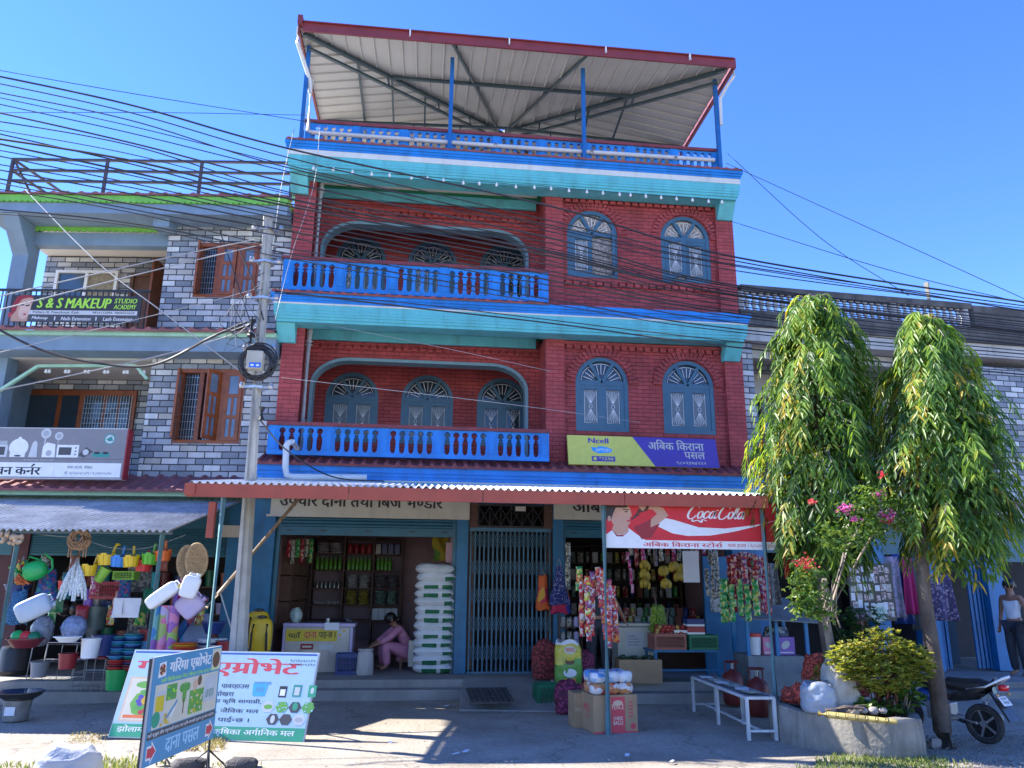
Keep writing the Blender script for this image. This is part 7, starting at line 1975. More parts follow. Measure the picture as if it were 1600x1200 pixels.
for k in range(12):
    for j in range(2):
        m = JM[(k * 7 + j * 3) % len(JM)]; key = (m.name, (k + j) % 2)
        if key in _jm:
            o = bpy.data.objects.new('snack_tin', _jm[key]); COL.objects.link(o); o.location = (3.75 + k * .13, 1.0 + j * .3, .92 + j * .14); tag(o, 'small tin or packet on the grocery counter behind the apples', 'packet', 'packets on the grocery counter')
mb = MB(); mb.box(3.6, .9, .25, 5.3, 1.5, .92); tag(mb.build('shop_counter', M_woodd), 'dark wooden grocery counter behind the fruit crates', 'counter')
t = thing('wall_rack', 'small rack of pale jars on the blue pillar behind the onion sacks', 'rack', at(892, 1030, -.1))
mb = MB()
for z in (0, .26, .5): mb.box(-.19, 0, z, .19, .22, z + .015)
mb.box(-.205, 0, 0, -.19, .22, .72); mb.box(.19, 0, 0, .205, .22, .72); mb.build('frame', M_woodd, t)
for k in range(9):
    mb = MB(); mb.lathe([(.045, 0), (.05, .02), (.05, .13), (.04, .16), (0, .16)], n=12); o = mb.build('jar', [M_pkw, WR[6], PLC['lilac']][k % 3], None, smooth=45); o.location = t.location + Vector((-.12 + (k % 3) * .12, .1, .016 + (0, .26, .5)[k // 3])); tag(o, 'pale jar in the small rack behind the onion sacks', 'jar', 'jars in the small rack')

# snack cart, cylinders, bench
cp = gnd(1222, 1102) + Vector((.0, .1, 0))
t = thing('snack_cart', 'grey street cart with tilted sheet roof and blue posts left of the planter', 'cart', cp, R(-4))
mb = MB(); mb.box(-.42, 0, .05, .44, .7, .68); mb.build('base', mat('grey_painted_sheet', (.17, .20, .22), .5, .2, 4, dirt=.3), t, bevel=.01)
mb = MB(); mb.add([(-.55, -.25, 1.22), (.62, -.25, 1.16), (.55, .8, 1.50), (-.5, .8, 1.52), (-.55, -.25, 1.235), (.62, -.25, 1.175), (.55, .8, 1.515), (-.5, .8, 1.535)], [(0, 3, 2, 1), (4, 5, 6, 7), (0, 1, 5, 4), (1, 2, 6, 5), (2, 3, 7, 6), (3, 0, 4, 7)])
mb.build('roof_sheet', mat('grey_tarpaulin', (.16, .18, .19), .6, .2, 4, dirt=.3), t)
mb = MB()
for x, y, z in ((-.40, .02, 1.22), (.05, .02, 1.20), (.50, .0, 1.18), (-.40, .68, 1.48), (.42, .68, 1.47)): MB().beam((x, y, 0 if x > .45 else .68), (x, y, z), .05, .05).build('post', mat('bright_blue_paint', (.015, .17, .40)), t)
for x, h, r_, m, cap, lb in ((-.25, .26, .11, 'white', 'red', 'white tub with red lid on the grey cart'),):
    mb = MB(); mb.lathe([(r_ * .85, 0), (r_, h), (0, h)], n=18); cb = MB(); cb.lathe([(r_ * 1.05, h), (r_ * 1.05, h + .05), (0, h + .05)], n=18)
    put('tub', (mb, 'tub_body'), PLC[m], lb, 'tub', cp + Vector((x, .18, .685)), parts=[(cb, 'lid', PLC[cap])])
for x, w_, h, c1, lb in ((-.06, .14, .26, 'pink', 'pink printed box beside the white tub on the cart'), (.22, .30, .26, 'purple', 'purple printed box on the right of the grey cart')):
    t2 = thing('box', lb, 'box', cp + Vector((x, .10, .685))); mb = MB(); mb.box(-w_ / 2, 0, 0, w_ / 2, .2, h); mb.build('carton', PLC[c1], t2, bevel=.006)
    s = Sign((-w_ / 2, 0, 0), (1, 0, 0), (0, 0, 1), ['palegrey']); s.ell(w_ * .5, h * .55, w_ * .25, h * .2, 'palegrey', rot=.6).rect(w_ * .1, h * .1, w_ * .9, h * .16, 'white'); s.build('print', t2)
mb = MB(); mb.ell((0, 0, .2), .22, .16, .2, 14, 9, jit=.2); put('packet_heap', mb, print_mat('black_white_packets', [(.03, .03, .03), (.3, .3, .28), (.05, .05, .05), (.03, .03, .03)], 22), 'heap of black and white packets inside the grey cart', 'packets', cp + Vector((.25, .5, .70)))
M_gas = mat('red_gas_cylinder', (.15, .018, .014), .5, .2, 5, dirt=.35, dirtcol=(.09, .03, .02))
for q, lb in ((gnd(1160, 1106) + Vector((0, .3, 0)), 'red gas cylinder standing behind the white bench, left of two'), (gnd(1192, 1122) + Vector((.04, .2, 0)), 'red gas cylinder standing between the white bench and the planter')):
    t = thing('gas_cylinder', lb, 'gas cylinder', q, rnd.uniform(0, 1), 'gas cylinders by the bench')
    mb = MB(); mb.lathe([(.12, 0), (.15, .04), (.15, .36), (.12, .44), (.04, .48), (.03, .5), (0, .5)], n=22); mb.lathe([(.155, .2), (.155, .22), (.15, .22)], n=22); mb.build('tank', M_gas, t, smooth=50)
    mb = MB()
    for k in range(3): mb.tube([(.10 * math.cos(k * 2.1), .10 * math.sin(k * 2.1), .44), (.10 * math.cos(k * 2.1), .10 * math.sin(k * 2.1), .60)], .012, 6)
    mb.tube([(.10 * math.cos(2 * PI * k / 20), .10 * math.sin(2 * PI * k / 20), .60) for k in range(21)], .013, 6); mb.build('collar', M_gas, t, smooth=50)
    mb = MB(); mb.lathe([(.02, .5), (.02, .56), (.03, .56), (.03, .58), (0, .58)], n=10); mb.build('valve', M_tin, t)
A, B = gnd(1102, 1112), gnd(1192, 1157)
t = thing('bench', 'narrow white metal bench strewn with papers in front of the grocery', 'bench', (A + B) / 2)
d = (B - A); d.z = 0; L = d.length; d.normalize(); n_ = Vector((-d.y, d.x, 0))
M_wm = mat('white_painted_steel', (.55, .57, .58), .45, .12, 6, dirt=.3)
mb = MB()
for sx in (-1, 1):
    mb.beam(d * sx * L / 2 - n_ * .16 + Vector((0, 0, .45)), d * sx * L / 2 + n_ * .16 + Vector((0, 0, .45)), .035, .03)
    mb.beam(d * sx * L / 2 - n_ * .16 + Vector((0, 0, .10)), d * sx * L / 2 + n_ * .16 + Vector((0, 0, .10)), .025, .025)
for sy in (-1, 1): mb.beam(d * -L / 2 + n_ * sy * .16 + Vector((0, 0, .45)), d * L / 2 + n_ * sy * .16 + Vector((0, 0, .45)), .035, .03)
mb.beam(d * -L / 2 + Vector((0, 0, .10)), d * L / 2 + Vector((0, 0, .10)), .025, .025)
mb.build('seat_frame', M_wm, t)
for sx in (-1, 0, 1):
    for sy in (-1, 1): mb = MB(); mb.beam(d * sx * L / 2 + n_ * sy * .16, d * sx * L / 2 + n_ * sy * .16 + Vector((0, 0, .45)), .035, .035); mb.build('leg', M_wm, t)
mb = MB(); mb.obox((0, 0, .462), d * L * .48, n_ * .15, (0, 0, .006)); mb.build('seat', mat('bench_sheet', (.12, .13, .14), .5, .3, 5), t)
for k in range(6):
    mb = MB(); q = d * (-L * .42 + L * .16 * k) + n_ * rnd.uniform(-.03, .03); a = rnd.uniform(-.5, .5)
    dd = d * math.cos(a) + n_ * math.sin(a); ee = n_ * math.cos(a) - d * math.sin(a)
    mb.obox(t.location + q + Vector((0, 0, .472 + .003 * k)), dd * .12, ee * .08, (0, 0, .0015)); 
    o = mb.build('paper_sheet', [M_paper, print_mat('newsprint', [(.45, .45, .43), (.3, .3, .28), (.5, .5, .3)], 40, rough=.8)][k % 2], None, origin=t.location + q); tag(o, ('plain white' if k % 2 == 0 else 'printed') + ' paper lying on the white bench, ' + ['nearest the grocery', 'second from the grocery end', 'third from the grocery end', 'third from the planter end', 'second from the planter end', 'nearest the planter'][k], 'paper')

# clothes and card rack of the shop behind the trees
def garment(px, py, Y, w_, h, m, label):
    mb = MB(); mb.grid(lambda u, v: (w_ * (u - .5) * (1 - .25 * v), .05 * math.sin(9 * u + px) * (1.2 - v), h * v), 16, 12)
    o = mb.build('garment', m, None, smooth=70, sol=.006); o.location = at(px, py, Y); return tag(o, label, 'garment', 'clothes hung at the shop behind the trees')
garment(1402, 965, -.9, .3, 1.0, print_mat('grey_lilac_print', [(.2, .2, .28), (.32, .25, .36), (.15, .17, .22)], 18, rough=.9), 'grey and lilac patterned garment beside the card rack')
garment(1415, 975, -.8, .3, 1.15, PLC['navy'], 'navy garment hung between the lilac and the magenta ones'); garment(1427, 960, -.85, .22, .95, mat('magenta_cloth', (.35, .02, .12), .9, .15, 8), 'magenta garment hung left of the right tree trunk'); garment(1440, 985, -.8, .24, 1.2, mat('dark_grey_cloth', (.06, .07, .08), .9, .15, 8), 'dark grey garment behind the right tree trunk')
garment(1478, 970, -.9, .45, .75, print_mat('dark_dotted_cloth', [(.05, .05, .12), (.05, .05, .1), (.25, .2, .3), (.06, .03, .1)], 40, rough=.9), 'dark dotted garment hung right of the right tree trunk'); garment(1207, 945, -1.8, .30, .62, print_mat('grey_stripe_cloth', [(.12, .13, .14), (.22, .23, .24), (.08, .09, .1)], 40, rough=.9), 'grey ribbed cloth hung right of the snack curtain')
garment(1236, 905, -1.6, .26, .75, mat('red_cloth', (.42, .015, .02), .85, .15, 8), 'bright red cloth hung behind the left tree'); garment(1345, 985, -.7, .30, 1.0, PLC['maroon'], 'maroon garment hung left of the card rack')
t = thing('card_rack', 'board crowded with small photo cards behind the trees', 'rack', at(1366, 970, -1.1), R(4))
mb = MB(); mb.box(-.40, .0, 0, .42, .03, .92); mb.build('board', M_black, t)
for k in range(42):
    mb = MB(); x, z = -.36 + (k % 7) * .108 + rnd.uniform(-.02, .02), .04 + (k // 7) * .145 + rnd.uniform(-.02, .02); mb.box(x, -.004 - .001 * (k % 3), z, x + rnd.uniform(.07, .11), -.001, z + rnd.uniform(.09, .13))
    mb.build('card', [M_paper, print_mat('photo_card', [(.3, .28, .3), (.5, .48, .5), (.1, .08, .1), (.35, .2, .2)], 40), M_pkw, print_mat('photo_card_pink', [(.4, .25, .28), (.5, .4, .42), (.15, .1, .12)], 40)][rnd.randrange(4)], t)
t = thing('round_sign', 'round white hand lettered disc hanging in front of the card rack', 'sign', at(1373, 958, -1.35))
mb = MB(); mb.lathe([(.145, 0), (.145, .012), (0, .012)], (0, 0, 0), 26, ax=(0, -1, 0)); mb.build('disc', mat('mint_white', (.5, .6, .55), .6, .05, 5), t)
s = Sign((-.14, -.014, -.14), (1, 0, 0), (0, 0, 1), ['teal']); s.text("SAVE", .05, .16, .18, .07, 'teal', .02).text("500", .07, .06, .14, .07, 'teal', .02); s.build('lettering', t)

# ------------------------------------------------------------------ people
def skin_obj(name, V, E, m, parent, sub=2, root=0):
    me = bpy.data.meshes.new(name); me.from_pydata([v[0] for v in V], E, []); me.materials.append(m)
    o = bpy.data.objects.new(name, me); COL.objects.link(o); o.parent = parent
    sk = o.modifiers.new('skin', 'SKIN'); sk.use_smooth_shade = True; sk.branch_smoothing = .6
    for i, v in enumerate(V):
        sv = me.skin_vertices[0].data[i]; r_ = v[1]; sv.radius = (r_, r_) if not isinstance(r_, tuple) else r_
        sv.use_root = (i == root)
    ss = o.modifiers.new('subdivision', 'SUBSURF'); ss.levels = sub; ss.render_levels = sub
    return o
def hand(V, E, wi, wrist, d, side, curl=.4):
    """palm and five fingers beyond the wrist vertex wi; d the hand's direction, side the thumb side"""
    d = Vector(d).normalized(); side = Vector(side); side = (side - d * side.dot(d)).normalized(); n_ = d.cross(side)
    pi_ = len(V); V.append((tuple(wrist + d * .05), .024)); E.append((wi, pi_))
    for k, L in enumerate((.058, .068, .064, .05)):
        b = wrist + d * .085 + side * (.028 - .019 * k); i0 = len(V)
        V.append((tuple(b), .010)); V.append((tuple(b + d * L * .5 * math.cos(curl * .5) + n_ * L * .5 * math.sin(curl * .5)), .009)); V.append((tuple(b + d * L * .85 * math.cos(curl) + n_ * L * .9 * math.sin(curl)), .007))
        E += [(pi_, i0), (i0, i0 + 1), (i0 + 1, i0 + 2)]
    i0 = len(V); V.append((tuple(wrist + d * .04 + side * .036), .011)); V.append((tuple(wrist + d * .075 + side * .055 + n_ * .01), .009)); E += [(pi_, i0), (i0, i0 + 1)]
M_skin = mat('brown_skin', (.27, .13, .08), .5, .06, 9); M_hair = mat('black_hair', (.012, .010, .010), .4, .2, 30)
def person(label, loc, rz, J, clothes, hair='bun', s=1.0, face=(0, -1, 0)):
    """J: joints by name, local coordinates, facing -Y"""
    t = thing('person', label, 'person', loc, rz)
    if s != 1: t.scale = (s, s, s)
    V, E, ix = [], [], {}
    def add(n_, p, r_, to=None):
        ix[n_] = len(V); V.append((tuple(p), r_))
        if to: E.append((ix[to], ix[n_]))
    j = {k: Vector(v) for k, v in J.items()}
    add('pelvis', j['pelvis'], (.14, .11)); add('waist', j['waist'], (.12, .095), 'pelvis'); add('chest', j['chest'], (.145, .105), 'waist'); add('neckb', j['neck'], .055, 'chest')
    hd = j['head']; up = (hd - j['neck']).normalized()
    add('jaw', hd - up * .06, .06, 'neckb'); add('skull', hd + up * .03, .09, 'jaw'); add('crown', hd + up * .09, .07, 'skull')
    for sd in 'lr':
        add('sh' + sd, j['sh' + sd], .055, 'chest'); add('el' + sd, j['el' + sd], .04, 'sh' + sd); add('wr' + sd, j['wr' + sd], .026, 'el' + sd)
        dd = (j['wr' + sd] - j['el' + sd])
        hand(V, E, ix['wr' + sd], j['wr' + sd], dd, Vector(face) if abs(dd.normalized().dot(Vector(face))) < .8 else Vector((1 if sd == 'r' else -1, 0, .3)))
        add('hip' + sd, j['hip' + sd], .095, 'pelvis'); add('kn' + sd, j['kn' + sd], .06, 'hip' + sd); add('an' + sd, j['an' + sd], .04, 'kn' + sd); add('to' + sd, j['to' + sd], .03, 'an' + sd)
    body = skin_obj('body', V, E, M_skin, t)
    # face, ears, nose as one mesh on the body's head
    f = Vector(face).normalized(); sx = up.cross(f).normalized()
    mb = MB()
    c = hd
    mb.ell(c + f * .085 - up * .005, .014, .014, .022, 8, 6)
    for q in (-1, 1): mb.ell(c + sx * q * .088, .014, .02, .03, 8, 6)
    mb.build('nose_and_ears', M_skin, t, smooth=70)
    for q in (-1, 1):
        e = MB(); e.ell(c + f * .078 + sx * q * .032 + up * .022, .012, .010, .008, 8, 6); e.build('eye', M_black, t, smooth=70)
    e = MB(); e.ell(c + f * .079 - up * .048, .022, .012, .008, 8, 6, rot=None); e.build('mouth', mat('lips', (.25, .07, .06), .5, .05, 9), t, smooth=70)
    hb = MB(); hb.ell(c + up * .045 - f * .022, .100, .104, .098, 16, 12, jit=.03)
    if hair == 'bun': hb.ell(c - f * .13 + up * .01, .055, .055, .055, 12, 8, jit=.04)
    elif hair == 'long': hb.tube([c - f * .07, c - f * .11 - up * .12, c - f * .12 - up * .3], [.07, .065, .03], 10)
    hb.build('hair', M_hair, t, smooth=70)
    for nm, m, seq, sub in clothes:
        CV, CE = [], []; last = {}
        for a, b, ra, rb, *more in seq:
            def node(n_, r_):
                if n_ in last: return last[n_]
                p = j[n_] if isinstance(n_, str) else Vector(n_)
                last[n_] = len(CV); CV.append((tuple(p), r_)); return last[n_]
            CE.append((node(a, ra), node(b, rb)))
        skin_obj(nm, CV, CE, m, t, sub)
    return t
stand = dict(pelvis=(0, 0, .92), waist=(0, 0, 1.05), chest=(0, .01, 1.25), neck=(0, .01, 1.42), head=(0, -.015, 1.53), shl=(.17, .01, 1.36), shr=(-.17, .01, 1.36), ell=(.23, .03, 1.09), elr=(-.23, .03, 1.09), wrl=(.24, -.04, .85), wrr=(-.24, -.04, .85),
             hipl=(.09, 0, .86), hipr=(-.09, 0, .86), knl=(.10, -.02, .48), knr=(-.10, -.02, .48), anl=(.10, .02, .08), anr=(-.10, .02, .08), tol=(.11, -.13, .03), tor=(-.11, -.13, .03))
q = at(1590, 1063, -.2)
p = person('woman in white sleeveless top and dark trousers standing at the right edge, facing left', (q.x + .10, -.2, .20), R(-72), stand,
       [('top', mat('white_cotton', (.62, .64, .66), .85, .08, 9, bump=.2), [('pelvis', 'waist', (.155, .125), (.13, .105)), ('waist', 'chest', (.13, .105), (.155, .12)), ('chest', (0, .01, 1.37), (.155, .12), .085), ('chest', (.14, .01, 1.36), 0, .06), ('chest', (-.14, .01, 1.36), 0, .06)], 2),
        ('trousers', mat('dark_cloth', (.03, .033, .045), .85, .1, 9), [('pelvis', 'hipl', (.15, .12), .115), ('hipl', 'knl', .115, .085), ('knl', 'anl', .085, .07), ('pelvis', 'hipr', (.15, .12), .115), ('hipr', 'knr', .115, .085), ('knr', 'anr', .085, .07)], 2)], 'bun')
st2 = dict(stand); st2.update(elr=(-.30, .0, 1.12), wrr=(-.40, -.06, .93), ell=(.24, -.08, 1.12), wrl=(.16, -.28, 1.1), knl=(.12, -.06, .48), anl=(.13, .0, .08), tol=(.15, -.15, .03))
q = gnd(935, 1064, .25)
person('person in dark shirt and trousers standing behind the snack strips by the post', (q.x + .02, -1.05, .25), R(170), st2,
       [('shirt', mat('dark_shirt', (.025, .028, .04), .85, .1, 9), [('pelvis', 'waist', (.17, .13), (.15, .12)), ('waist', 'chest', (.15, .12), (.165, .125)), ('chest', 'neck', (.165, .125), .07), ('chest', 'shl', 0, .075), ('shl', (.21, .0, 1.2), .075, .06), ('chest', 'shr', 0, .075), ('shr', (-.25, .01, 1.2), .075, .06)], 2),
        ('trousers', mat('dark_cloth', (.03, .033, .045)), [('pelvis', 'hipl', (.15, .12), .12), ('hipl', 'knl', .12, .09), ('knl', 'anl', .09, .075), ('pelvis', 'hipr', (.15, .12), .12), ('hipr', 'knr', .12, .09), ('knr', 'anr', .09, .075)], 2)], 'short')
sit = dict(pelvis=(0, .05, .30), waist=(0, .0, .44), chest=(0, -.13, .62), neck=(0, -.22, .74), head=(0, -.29, .82), shl=(.15, -.16, .70), shr=(-.15, -.16, .70), ell=(.17, -.36, .52), elr=(-.17, -.36, .52), wrl=(.10, -.56, .42), wrr=(-.10, -.56, .42),
           hipl=(.09, .02, .28), hipr=(-.09, .02, .28), knl=(.13, -.40, .42), knr=(-.13, -.40, .42), anl=(.13, -.36, .07), anr=(-.13, -.36, .07), tol=(.14, -.48, .03), tor=(-.14, -.48, .03))
M_pinkc = mat('pink_cotton', (.50, .20, .30), .9, .12, 9, bump=.3)
q = gnd(622, 1046, .25)
person('person in pink clothes crouching on a low seat beside the white sack pile, facing left', (q.x + .12, .75, .25), R(-75), sit,
       [('tunic', M_pinkc, [('pelvis', 'waist', (.19, .16), (.155, .125)), ('waist', 'chest', (.155, .125), (.165, .12)), ('chest', 'neck', (.165, .12), .075), ('chest', 'shl', 0, .075), ('shl', 'ell', .075, .06), ('ell', (.12, -.5, .45), .06, .045), ('chest', 'shr', 0, .075), ('shr', 'elr', .075, .06), ('elr', (-.12, -.5, .45), .06, .045)], 2),
        ('trousers', M_pinkc, [('pelvis', 'hipl', (.17, .14), .13), ('hipl', 'knl', .13, .10), ('knl', 'anl', .10, .07), ('pelvis', 'hipr', (.17, .14), .13), ('hipr', 'knr', .13, .10), ('knr', 'anr', .10, .07)], 2)], 'bun')
t = thing('stool', 'low wooden stool under the crouching person in pink', 'stool', (q.x + .16, .75, .25)); mb = MB(); mb.box(-.15, -.13, .15, .15, .13, .18); mb.build('seat', M_wood, t, bevel=.01)
for x in (-.12, .12):
    for y in (-.1, .1): mb = MB(); mb.box(x - .018, y - .018, 0, x + .018, y + .018, .15); mb.build('leg', M_wood, t)
mb = MB(); mb.box(-.13, 0, 0, .13, .012, .42); mb.lathe([(.05, 0), (.05, .004), (0, .004)], (.0, -.001, .22), 16, 1, ax=(0, -1, 0)); put('cloth_bag', mb, [mat('pale_bag', (.5, .48, .4), .8, .1, 6), PLC['navy']], 'pale bag with a dark blue disc hanging between the person in pink and the sacks', 'bag', (q.x + .30, .35, .33), smooth=50)
# ------------------------------------------------------------------ trees and plants
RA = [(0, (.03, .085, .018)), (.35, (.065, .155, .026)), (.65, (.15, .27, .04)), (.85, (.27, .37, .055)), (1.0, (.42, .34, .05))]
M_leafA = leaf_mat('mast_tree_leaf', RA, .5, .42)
M_leafV = leaf_mat('vine_leaf', [(0, (.03, .085, .015)), (.5, (.07, .16, .025)), (1, (.20, .28, .05))], .35, .4)
M_leafS = leaf_mat('shrub_leaf', [(0, (.08, .13, .02)), (.4, (.20, .25, .04)), (.75, (.34, .35, .07)), (1, (.46, .38, .12))], .45, .5)
M_leafD = leaf_mat('dark_shrub_leaf', [(0, (.018, .05, .012)), (.6, (.04, .10, .02)), (1, (.09, .17, .03))], .3, .4)
M_grass = leaf_mat('grass_blade', [(0, (.07, .13, .02)), (.6, (.16, .22, .05)), (1, (.34, .31, .12))], .3, .6)
M_dry = leaf_mat('dry_grass_blade', [(0, (.20, .18, .06)), (.6, (.33, .28, .10)), (1, (.24, .26, .08))], .25, .7)
M_bark = mat('grey_brown_bark', (.085, .065, .052), .9, .35, 7, bump=.7, bscale=35, dirt=.3, dirtcol=(.22, .2, .17))
M_barkp = mat('pale_twig_bark', (.24, .20, .16), .85, .3, 9, bump=.4)
class Leaves:
    def __init__(s): s.mb = MB(); s.t = []
    def leaf(s, p, d, L, W, tint, nrm=None, droop=.25, fold=.25):
        """long leaf: base, two shoulders, tip; bends down along its length"""
        d = d.normalized()
        n_ = nrm if nrm is not None else Vector((rnd.uniform(-1, 1), rnd.uniform(-1, 1), rnd.uniform(.2, 1)))
        sd = d.cross(n_)
        if sd.length < 1e-4: sd = d.cross(Vector((1, .3, .2)))
        sd.normalize(); up = sd.cross(d)
        dn = Vector((0, 0, -1)) * droop * L
        a = p; m1 = p + d * L * .33 + dn * .15; m2 = p + d * L * .68 + dn * .5; e = p + d * L + dn
        f = up * W * fold
        b = len(s.mb.v)
        s.mb.v.extend([tuple(a), tuple(m1 - sd * W * .5 + f), tuple(m1), tuple(m1 + sd * W * .5 + f), tuple(m2 - sd * W * .4 + f * .8), tuple(m2), tuple(m2 + sd * W * .4 + f * .8), tuple(e)])
        for q in ((0, 2, 1), (0, 3, 2), (1, 2, 5, 4), (2, 3, 6, 5), (4, 5, 7), (5, 6, 7)):
            s.mb.f.append(tuple(b + i for i in q)); s.mb.m.append(0); s.t.append(tint)
    def build(s, name, m, parent): 
        o = s.mb.build(name, m, parent, tint=s.t); return o
def interp(tab, z):
    for (z0, r0), (z1, r1) in zip(tab[:-1], tab[1:]):
        if z0 <= z <= z1: return r0 + (r1 - r0) * (z - z0) / (z1 - z0)
    return tab[0][1] if z < tab[0][0] else tab[-1][1]
def mast_tree(label, base, trunk, prof, axis, nb, seed, skew=(0, 0), lobes=()):
    """drooping mast tree: tapered trunk, hidden boughs and hanging leafy twigs; prof = (height, radius)"""
    global rnd
    rnd = random.Random(seed)
    t = thing('mast_tree', label, 'tree', base)
    mb = MB(); mb.tube([Vector(p) for p, r_ in trunk], [r_ for p, r_ in trunk], 12); mb.build('trunk', M_bark, t, smooth=60)
    br = MB(); lv = Leaves()
    z0, z1 = prof[0][0], prof[-1][0]
    for k in range(nb):
        z = z0 + (z1 - z0) * (1 - (1 - (k + rnd.random()) / nb) ** 1.0)
        Rz = interp(prof, z)
        ax_ = Vector((axis(z), 0, 0))
        th = rnd.uniform(0, 2 * PI)
        lump = .98 + .15 * math.sin(3 * th + 2.3 * z + seed) + .11 * math.sin(5 * th - 4.6 * z) + .12 * math.sin(8.5 * z + 2 * th + seed) + rnd.uniform(-.12, .16)
        for (la, lz, lw, lr) in lobes:
            lump += lr * math.exp(-((math.atan2(math.sin(th - la), math.cos(th - la))) / .6) ** 2 - ((z - lz) / lw) ** 2)
        rr = Rz * lump * (rnd.uniform(.35, 1.0) ** .5)
        out = Vector((math.cos(th), math.sin(th), 0))
        top = ax_ + Vector((0, 0, z)) 
        p0 = top + out * rr * .2 + Vector((0, 0, .10))
        p1 = top + out * rr * .72 + Vector((0, 0, .13))
        hang = rnd.uniform(.16, .44) * (1 if z < z1 - .5 else .6)
        p2 = top + out * rr + Vector((rnd.uniform(-.05, .05), rnd.uniform(-.05, .05), .0))
        p3 = top + out * rr * rnd.uniform(1.0, 1.12) + Vector((rnd.uniform(-.06, .06), rnd.uniform(-.06, .06), -hang))
        P = spline([p0, p1, p2, p3], 5)
        if k % 4 == 0: br.tube([Vector((axis(z), 0, z + .15))] + P[2:11:4], [.014, .010, .007, .004], 5)
        base_t = rnd.random() ** 1.3 * .6 + .05 + .34 * max(0, (z - z0) / (z1 - z0) - .42)  # random per twig, paler and yellower towards the top of the crown
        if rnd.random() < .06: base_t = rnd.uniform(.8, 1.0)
        if out.x < -.6 and rnd.random() < .18: base_t = rnd.uniform(.75, 1.0)  # twigs on the left side take a yellow tint more often
        n_ = 16
        for i in range(n_):
            f = .22 + .78 * i / (n_ - 1); idx = min(len(P) - 2, int(f * (len(P) - 1)))
            p = P[idx]; d = (P[idx + 1] - P[idx]).normalized()
            sd = Vector((-out.y, out.x, 0)) * (1 if i % 2 else -1)
            ld = d * .35 + sd * rnd.uniform(.45, 1.0) + out * rnd.uniform(.1, .7) + Vector((0, 0, -rnd.uniform(.45, 1.05)))
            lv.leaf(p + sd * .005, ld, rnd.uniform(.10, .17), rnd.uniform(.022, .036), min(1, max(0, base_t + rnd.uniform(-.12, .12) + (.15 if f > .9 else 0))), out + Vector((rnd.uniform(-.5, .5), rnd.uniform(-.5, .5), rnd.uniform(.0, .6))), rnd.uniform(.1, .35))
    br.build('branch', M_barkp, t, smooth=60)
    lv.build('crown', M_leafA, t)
    return t
T1 = Vector((4.98, -4.05, 0))
mast_tree('taller drooping mast tree growing in the round cement planter, the left of two', T1, [((.12, 0, .2), .085), ((.05, 0, .7), .075), ((0, 0, 1.2), .065), ((.05, 0, 2.6), .05), ((.12, 0, 4.0), .035), ((.18, 0, 5.25), .012)],
          [(2.0, .42), (2.4, .64), (2.9, .77), (3.5, .77), (4.1, .71), (4.6, .64), (4.95, .57), (5.25, .44), (5.48, .24)], lambda z: .0 + .045 * z, 820, 11, lobes=((PI, 2.3, .3, .12), (PI * 1.1, 4.1, .3, .12)))
T2 = Vector((5.83, -4.87, 0))
mast_tree('drooping mast tree rising from the bare ground beside the motorcycle, the right of two', T2, [((.02, 0, -.05), .125), ((0, 0, .15), .095), ((-.0, 0, .8), .085), ((-.02, 0, 1.6), .075), ((.05, 0, 2.6), .06), ((.25, 0, 3.8), .035), ((.32, 0, 4.8), .012)],
          [(2.1, .42), (2.45, .72), (2.9, .82), (3.4, .78), (3.9, .70), (4.2, .60), (4.45, .46), (4.72, .34), (4.95, .20)], lambda z: .47 - .005 * z - .02 * max(0, z - 3.2), 760, 23, lobes=((0, 2.8, .4, .12), (PI, 2.2, .3, -.12), (0, 2.1, .25, -.25)))
rnd = random.Random(5)
# low twigs of the right tree near the trunk stay in its crown; planter
M_planter = mat('rough_planter_cement', (.22, .205, .175), .95, .3, 3.5, dirt=.6, dirtcol=(.07, .062, .05), bump=.7, bscale=16)
fp = [(4.13, -4.2), (4.16, -4.65), (4.38, -5.14), (4.72, -5.44), (5.08, -5.52), (5.32, -5.3), (5.50, -4.7), (5.45, -3.95), (4.95, -3.65), (4.42, -3.75)]
def smooth_poly(pts, n=4):
    out = []
    m = len(pts)
    for i in range(m):
        a, b, c, d = [Vector((*pts[(i + k) % m], 0)) for k in (-1, 0, 1, 2)]
        for k in range(n):
            t = k / n; q = .5 * ((2 * b) + (c - a) * t + (2 * a - 5 * b + 4 * c - d) * t * t + (3 * b - a - 3 * c + d) * t ** 3); out.append((q.x, q.y))
    return out
sp_ = smooth_poly(fp)
PC = Vector((4.9, -4.5, 0))
t = thing('planter', 'round rough cement planter holding the left tree and shrubs', 'planter', PC)
mb = MB()
n = len(sp_); ht = .37
rings = []
for sc, z in ((1.0, -.05), (1.01, .12), (.995, ht - .02), (.985, ht), (.84, ht), (.83, ht - .06)):
    rings.append([((x - PC.x) * sc + .006 * math.sin(i * 2.3 + z * 9), (y - PC.y) * sc + .006 * math.cos(i * 1.7), z + (.012 * math.sin(i * .9) if z > .2 else 0)) for i, (x, y) in enumerate(sp_)])
for ra, rb in zip(rings[:-1], rings[1:]):
    mb.add(ra + rb, [(i, (i + 1) % n, n + (i + 1) % n, n + i) for i in range(n)])
mb.build('wall', M_planter, t, smooth=50)
mb = MB(); mb.add([tuple(p) for p in rings[-1]], [tuple(range(n))]); mb.build('soil', mat('dark_soil', (.08, .06, .045), .95, .4, 9, bump=.8), t)
def on_pl(px, py, z=.37): return gnd(px, py, z)
